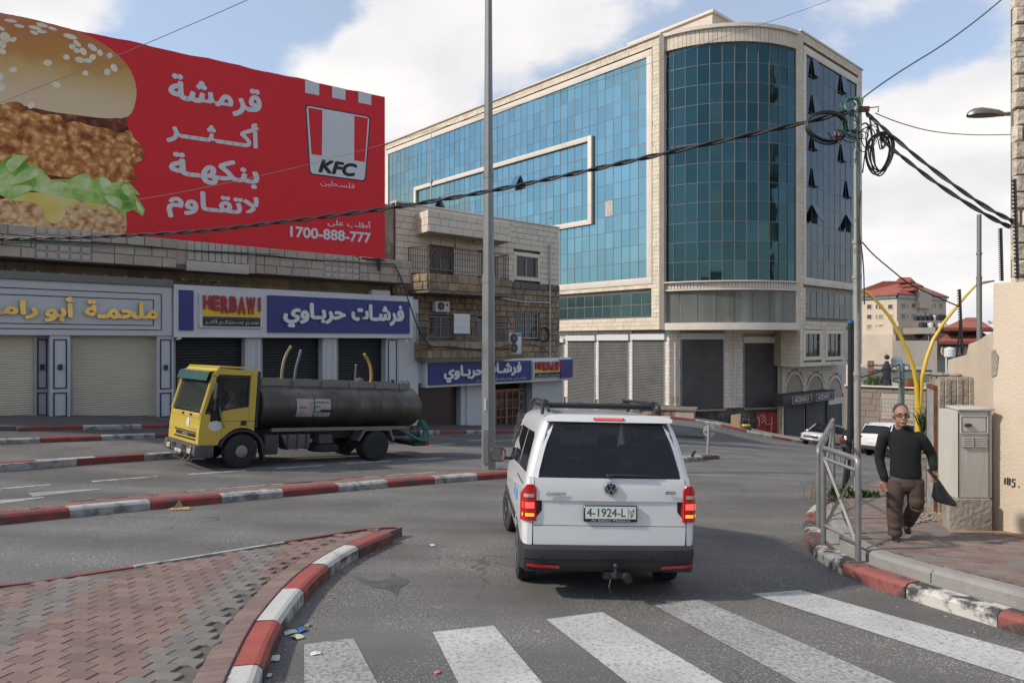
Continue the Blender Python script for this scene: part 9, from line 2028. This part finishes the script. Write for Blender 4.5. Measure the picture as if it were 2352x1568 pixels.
s1_=[Vector((p.x,p.y,0)) for p in(fl2(c8x(960),206),fl2(c8x(1085),203),fl2(c8x(1205),207),fl2(c8x(1080),218))]; hip(None,s1_,CZ+(784-c8y(505))/1568*205,[fl2(c8x(1060),209),fl2(c8x(1100),210)],CZ+(784-c8y(455))/1568*209,parent=hb)
s2_=[fl2(c8x(965),207),fl2(c8x(1070),205),fl2(c8x(1165),208),fl2(c8x(1060),215)]; hip(None,s2_,CZ+(784-c8y(472))/1568*206,[fl2(c8x(1010),209),fl2(c8x(1070),210)],CZ+(784-c8y(432))/1568*209,parent=hb)
s3_=[fl2(c8x(945),207.5),fl2(c8x(1065),206),fl2(c8x(1100),208.5),fl2(c8x(990),212)]; hip(None,s3_,CZ+(784-c8y(440))/1568*207,[fl2(c8x(978),209),fl2(c8x(1062),209)],CZ+(784-c8y(407))/1568*208,parent=hb)
FMd=frame2(c8x(920),120,c8x(1345),125); FMl=frame2(c8x(895),125,c8x(920),120)
hm=thing('flat_roof_house','cream flat-roofed house crowded with black and white roof tanks','building',tuple(at(2110,860,121)))
cut_s=mat('far_cut_stone',(.50,.42,.33),.9,.08,.4,rnd=.04,dirt=(.42,.35,.27),dscale=.3)
def bl(F,x0,x1,y0,y1,d0,d1,m,nm,par):s0,s1=F.s(c8x(x0)),F.s(c8x(x1)); mm=c8x((x0+x1)/2); v=MB(); v.fb(F,s0,s1,F.z(mm,c8y(y1)) if y1 else-14,F.z(mm,c8y(y0)),d0,d1); return v.build(nm,m,par)
bl(FMd,920,1345,862,None,-9,0,cut_s,'wall',hm); bl(FMl,893,920,862,None,-.5,0,cut_s,'wall',hm); bl(FMd,925,1335,852,862,-8,.25,cut_s,'parapet',hm)
bl(FMd,985,1345,795,852,-6,-1.5,cut_s,'penthouse',hm); bl(FMd,1085,1350,752,795,-6,-3,cut_s,'roof_room',hm)
for q in((1035,1112,945,990),(1035,1112,1080,1110),(1270,1338,1050,1097)):fwindow(FMd,*q,far_g,hm)
blk_t=mat('black_roof_tank',(.02,.024,.03),.45,.15,2); wht_t=mat('white_roof_tank',(.60,.60,.58),.45,.05,2)
def tank(x0,x1,y0,y1,Y,m,label,grp='roof water tanks',legs=0.):
 p=at(c8x((x0+x1)/2),c8y(y1),Y); r=(x1-x0)*.293/2/1568*Y; h=(y1-y0)*.293/1568*Y; v=MB()
 v.lathe([(r*.98,0),(r,h*.08),(r*.97,h*.3),(r,h*.34),(r*.97,h*.6),(r,h*.64),(r*.95,h*.84),(r*.5,h*.95),(r*.28,h*.96),(r*.28,h),(.01,h)],tuple(p),n=18)
 if legs:
  for dx in(-.7,.7):v.tube([(p.x+dx*r,p.y,p.z),(p.x+dx*r,p.y,p.z-legs)],.04,4)
 solo(v,'water_tank',m,label,'water tank',group=grp)
order_=('leftmost','second','third','fourth','fifth')
for i,x in enumerate((1087,1122,1160,1192,1203)):tank(x,x+34,706,748,130,blk_t,'black roof tank, %s in the upper left row beyond the flat-roofed house'%order_[i])
tank(1238,1266,706,748,130,wht_t,'white roof tank between the two black groups of the upper row')
for i,x in enumerate((1262,1285,1306)):tank(x,x+36,700,748,129,blk_t,'black roof tank, %s from the left in the upper right group'%('first','middle','last')[i])
for i,x in enumerate((1046,1076,1102)):tank(x,x+38,766,792,127,blk_t,'low black roof tank, %s of three left of the tall pair'%('leftmost','middle','nearest')[i])
tank(1132,1176,757,820,121,blk_t,'large black tank on legs, left of the tall white one',legs=1.8); tank(1160,1196,760,820,122,blk_t,'large black tank just behind the first one on legs',legs=1.8); tank(1198,1240,764,820,121,wht_t,'tall white tank on legs between two black ones',legs=1.8); tank(1236,1256,766,820,122,blk_t,'narrow black tank showing right of the tall white one',legs=1.8)
for x,l in((1280,'left'),(1310,'right')):tank(x,x+38,768,796,125,wht_t,'low white roof tank, %s one behind the yellow lamp arm'%l)
tank(915,1000,1026,1125,60,wht_t,'big white water tank behind the grey roof block'); tank(1330,1408,955,1032,36,wht_t,'white water tank above the end of the stepped beige wall',legs=2.2)
for i in range(3):tank(765+58*i,820+58*i,1090,1130,52,mat('dark_steel_tank',(.06,.065,.07),.5,.3,3),'dark box-like tank, %s on the grey roof block'%('left','middle','right')[i])
for i,x in enumerate((1650,1690)):tank(x,x+32,742,775,130,wht_t,'far white tank %s the tall grey pole'%('just right of','well right of')[i])
p=at(c8x(1128),c8y(846),119); v=MB(); v.lathe([(.01,.25),(.5,.2),(.8,.08),(.95,-.1)],tuple(p),axis='y',n=20); v.tube([(p.x,p.y,p.z),(p.x,p.y,p.z-1)],.05,5); solo(v,'satellite_dish',mat('grey_dish',(.16,.16,.17),.6),'grey satellite dish on the edge of the flat roof','satellite dish',smooth=True)
FR=frame2(c8x(1290),110,c8x(1720),112); hr=thing('red_roof_house','stone house with two tiers of red tiled roof behind the grey pole','building',tuple(at(2220,850,110)))
bl(FR,1290,1725,905,None,-10,-.5,mat('grey_wall_stone',(.26,.235,.205),.9,.1,.3),'wall',hr); bl(FR,1335,1700,800,850,-9,-2,MATS['grey_wall_stone'],'upper_wall',hr); bl(FR,1340,1695,806,832,-8,-1.9,far_g,'window_band',hr)  # plain grey stone colour
hip(None,[fl2(c8x(1280),108),fl2(c8x(1675),108),fl2(c8x(1740),124),fl2(c8x(1300),124)],CZ+(784-c8y(908))/1568*108,[fl2(c8x(1370),114),fl2(c8x(1620),114)],CZ+(784-c8y(833))/1568*114,parent=hr)
hip(None,[fl2(c8x(1318),109),fl2(c8x(1700),109),fl2(c8x(1720),122),fl2(c8x(1340),122)],CZ+(784-c8y(803))/1568*109,[fl2(c8x(1500),115),fl2(c8x(1575),115)],CZ+(784-c8y(724))/1568*115,parent=hr)
v=MB(); s0,s1=FR.s(c8x(1280)),FR.s(c8x(1500)); z0,z1=FR.z(c8x(1390),c8y(1000)),FR.z(c8x(1390),c8y(970)); v.fb(FR,s0,s1,z1,z1+.3,.6,.9); v.fb(FR,s0,s1,z0-.3,z0,.6,.9)
for i in range(17):s=s0+(s1-s0)*i/16; v.fb(FR,s-.15,s+.15,z0,z1,.65,.85)
v.build('balustrade',cut_s,hr,kind='stuff')
FL_=frame2(c8x(545),44,c8x(1225),41); ls=thing('low_stone_house','low tan stone house with a barred window across the street','building',tuple(at(2050,980,42)))
tan_st=mat('shaded_tan_stone',(.25,.205,.16),.9,.08,.8,rnd=.08,dirt=(.22,.18,.14),dscale=.6,damt=.6)  # stone colour darkened to carry the office building's shadow over this house
bl(FL_,545,1235,1270,None,-7,-.05,stone_backing,'wall',ls); s0,s1,zt3_=FL_.s(c8x(545)),FL_.s(c8x(1235)),FL_.z(c8x(880),c8y(1268))
wq=(FL_.s(c8x(828)),FL_.s(c8x(1100)),FL_.z(c8x(960),c8y(1488)),FL_.z(c8x(960),c8y(1355))); clad(FL_,s0,s1,-8,zt3_,-.04,.38,.8,tan_st,ls,name='wall_stones',gap=.02,seed=71,holes=[wq],each=60)
w_=window(FL_,*wq,0,mat('pale_frame',(.40,.38,.34),.6),ls,3,None,(.17,mat('pale_grille',(.45,.43,.40))))
bl(FL_,545,1235,1262,1272,-.5,.15,stone_smooth,'coping',ls); FGb=frame2(c8x(745),48,c8x(1230),47); gb=thing('grey_roof_block','grey rendered roof block behind the low stone house','building',tuple(at(2070,890,48))); bl(FGb,745,1230,1130,None,-4,0,mat('grey_render',(.17,.165,.16),.9,.15,.5),'wall',gb); bl(FGb,745,1230,1122,1132,-4,.1,mat('light_grey_render',(.36,.35,.33)),'coping',gb)
v=MB();
for i in range(4):s=FL_.s(c8x(703+12*i)); v.fb(FL_,s,s+.12,zt3_,zt3_+1.6,-.9,-.82)
for z in(.1,.5,.9,1.3):v.fb(FL_,FL_.s(c8x(700)),FL_.s(c8x(745)),zt3_+z,zt3_+z+.12,-.8,-.75)
solo(v,'wooden_pallet',mat('old_pallet_wood',(.22,.13,.08),.9),'wooden pallet standing on the roof of the low stone house','pallet',kind=None)
q=FL_.p(FL_.s(c8x(1042)),zt3_+.12,-.3); v=MB(); v.box(q.x-.5,q.x+.5,q.y-.2,q.y+.2,q.z,q.z+.25); solo(v,'planter',mat('orange_red_plastic',(.50,.09,.03),.5),'orange-red trough on the parapet of the low stone house','planter',bevel=.03)
for x,h,l in((790,.75,'left'),(1085,.6,'right'),(740,.4,'far left')):weeds(FL_.p(FL_.s(c8x(x)),zt3_+.05,-.6),160,.55,h,'potted greenery on the low stone house roof, %s clump'%l,leaf,'roof_plant',seed=x,cat='plant')
q=FL_.p(FL_.s(c8x(868)),zt3_+.1,-.4); v=MB(); v.tube([q,q+Vector((0,0,.5)),q+Vector((-.05,0,1.0)),q+Vector((0,0,1.5))],[.3,.22,.28,.1],8); v.ball(tuple(q+Vector((0,0,1.75))),.16,8,6); solo(v,'wrapped_bundle',cab_k,'black wrapped bundle with a pale top standing on the low roof','bundle',smooth=True)
v=MB(); ge=at(c8x(992),c8y(1400),39); ge.z=gz(ge.x,ge.y); v.tube([tuple(ge),tuple(at(c8x(992),c8y(1082),39))],.16,8); solo(v,'electricity_pole',mat('green_grey_pole',(.14,.17,.16),.6),'grey-green electricity pole before the low stone house','pole',smooth=True)
wire('overhead_cable',[(c8x(670),c8y(1195)),(c8x(800),c8y(1155)),(c8x(920),c8y(1112)),(c8x(988),c8y(1090))],(fl2(c8x(640),38).x,38),(ge.x,ge.y),.04,cab_k,'black cable reaching the grey-green pole from the left')
v=MB()
for(x,y),rx,ry in(((935,1130),26,22),((1030,1118),24,24),((965,1215),40,18)):v.tube([at(c8x(x+rx*math.cos(a)),c8y(y+ry*math.sin(a)),38.8) for a in[2*math.pi*i/16 for i in range(17)]],.035,5,cap=False)
solo(v,'cable_ring',cab_g,'loops of cable hanging on the grey-green pole','cable')
# unseen houses added to vary the mirror glass reflections, and the reflected minaret
tw_=mat('town_stone',(.34,.31,.27),.9,.1,.2,dirt=(.2,.18,.16),dscale=.15)
rg=random.Random(21)
def house(x,y,w,d,h,label,rows=4):
 z=gz(x,y); t=thing('reflection_house',label,'building',(x,y,z),group='unseen houses added for reflections'); v=MB(); v.box(x-w/2,x+w/2,y-d/2,y+d/2,z-4,z+h); v.box(x-w/2-.2,x+w/2+.2,y-d/2-.2,y+d/2+.2,z+h,z+h+.5); v.build('wall',tw_,t)
 n=int(w/3)
 for r in range(int(h/3.2)):
  for i in range(n):xx=x-w/2+(i+.5)*w/n; v=MB(); v.box(xx-.6,xx+.6,y+d/2-.02,y+d/2+.06,z+1+3.2*r,z+2.4+3.2*r); v.build('window',far_g,t)
for i,(x,y,w,d,h) in enumerate(((-14,-46,16,10,11),(4,-52,13,10,14),(34,-44,15,12,12),(-105,12,12,16,13),(-112,34,12,18,17),(-118,62,12,20,14))):house(x,y,w,d,h,'unseen stone house added for the mirror reflections, '+('nearest the left corner','tallest of its row','right of the minaret','low one far to the left','tall one far to the left','wide one farthest to the left')[i])
mn=thing('minaret','tall slim stone minaret with galleries, outside the picture to the right','minaret',(60,27,gz(60,27))); z=gz(60,27)+6
for prof in([(2.4,-9),(2.0,22),(1.6,24)],[(2.6,24),(2.9,25),(2.7,26.2)],[(1.3,26),(1.2,36),(1.9,36.5),(1.9,37.5)],[(.9,37.5),(.9,40),(.02,46)]):v=MB(); v.lathe([(r,z+h) for r,h in prof],(60,27,0),n=12); v.build('shaft',tw_,mn)
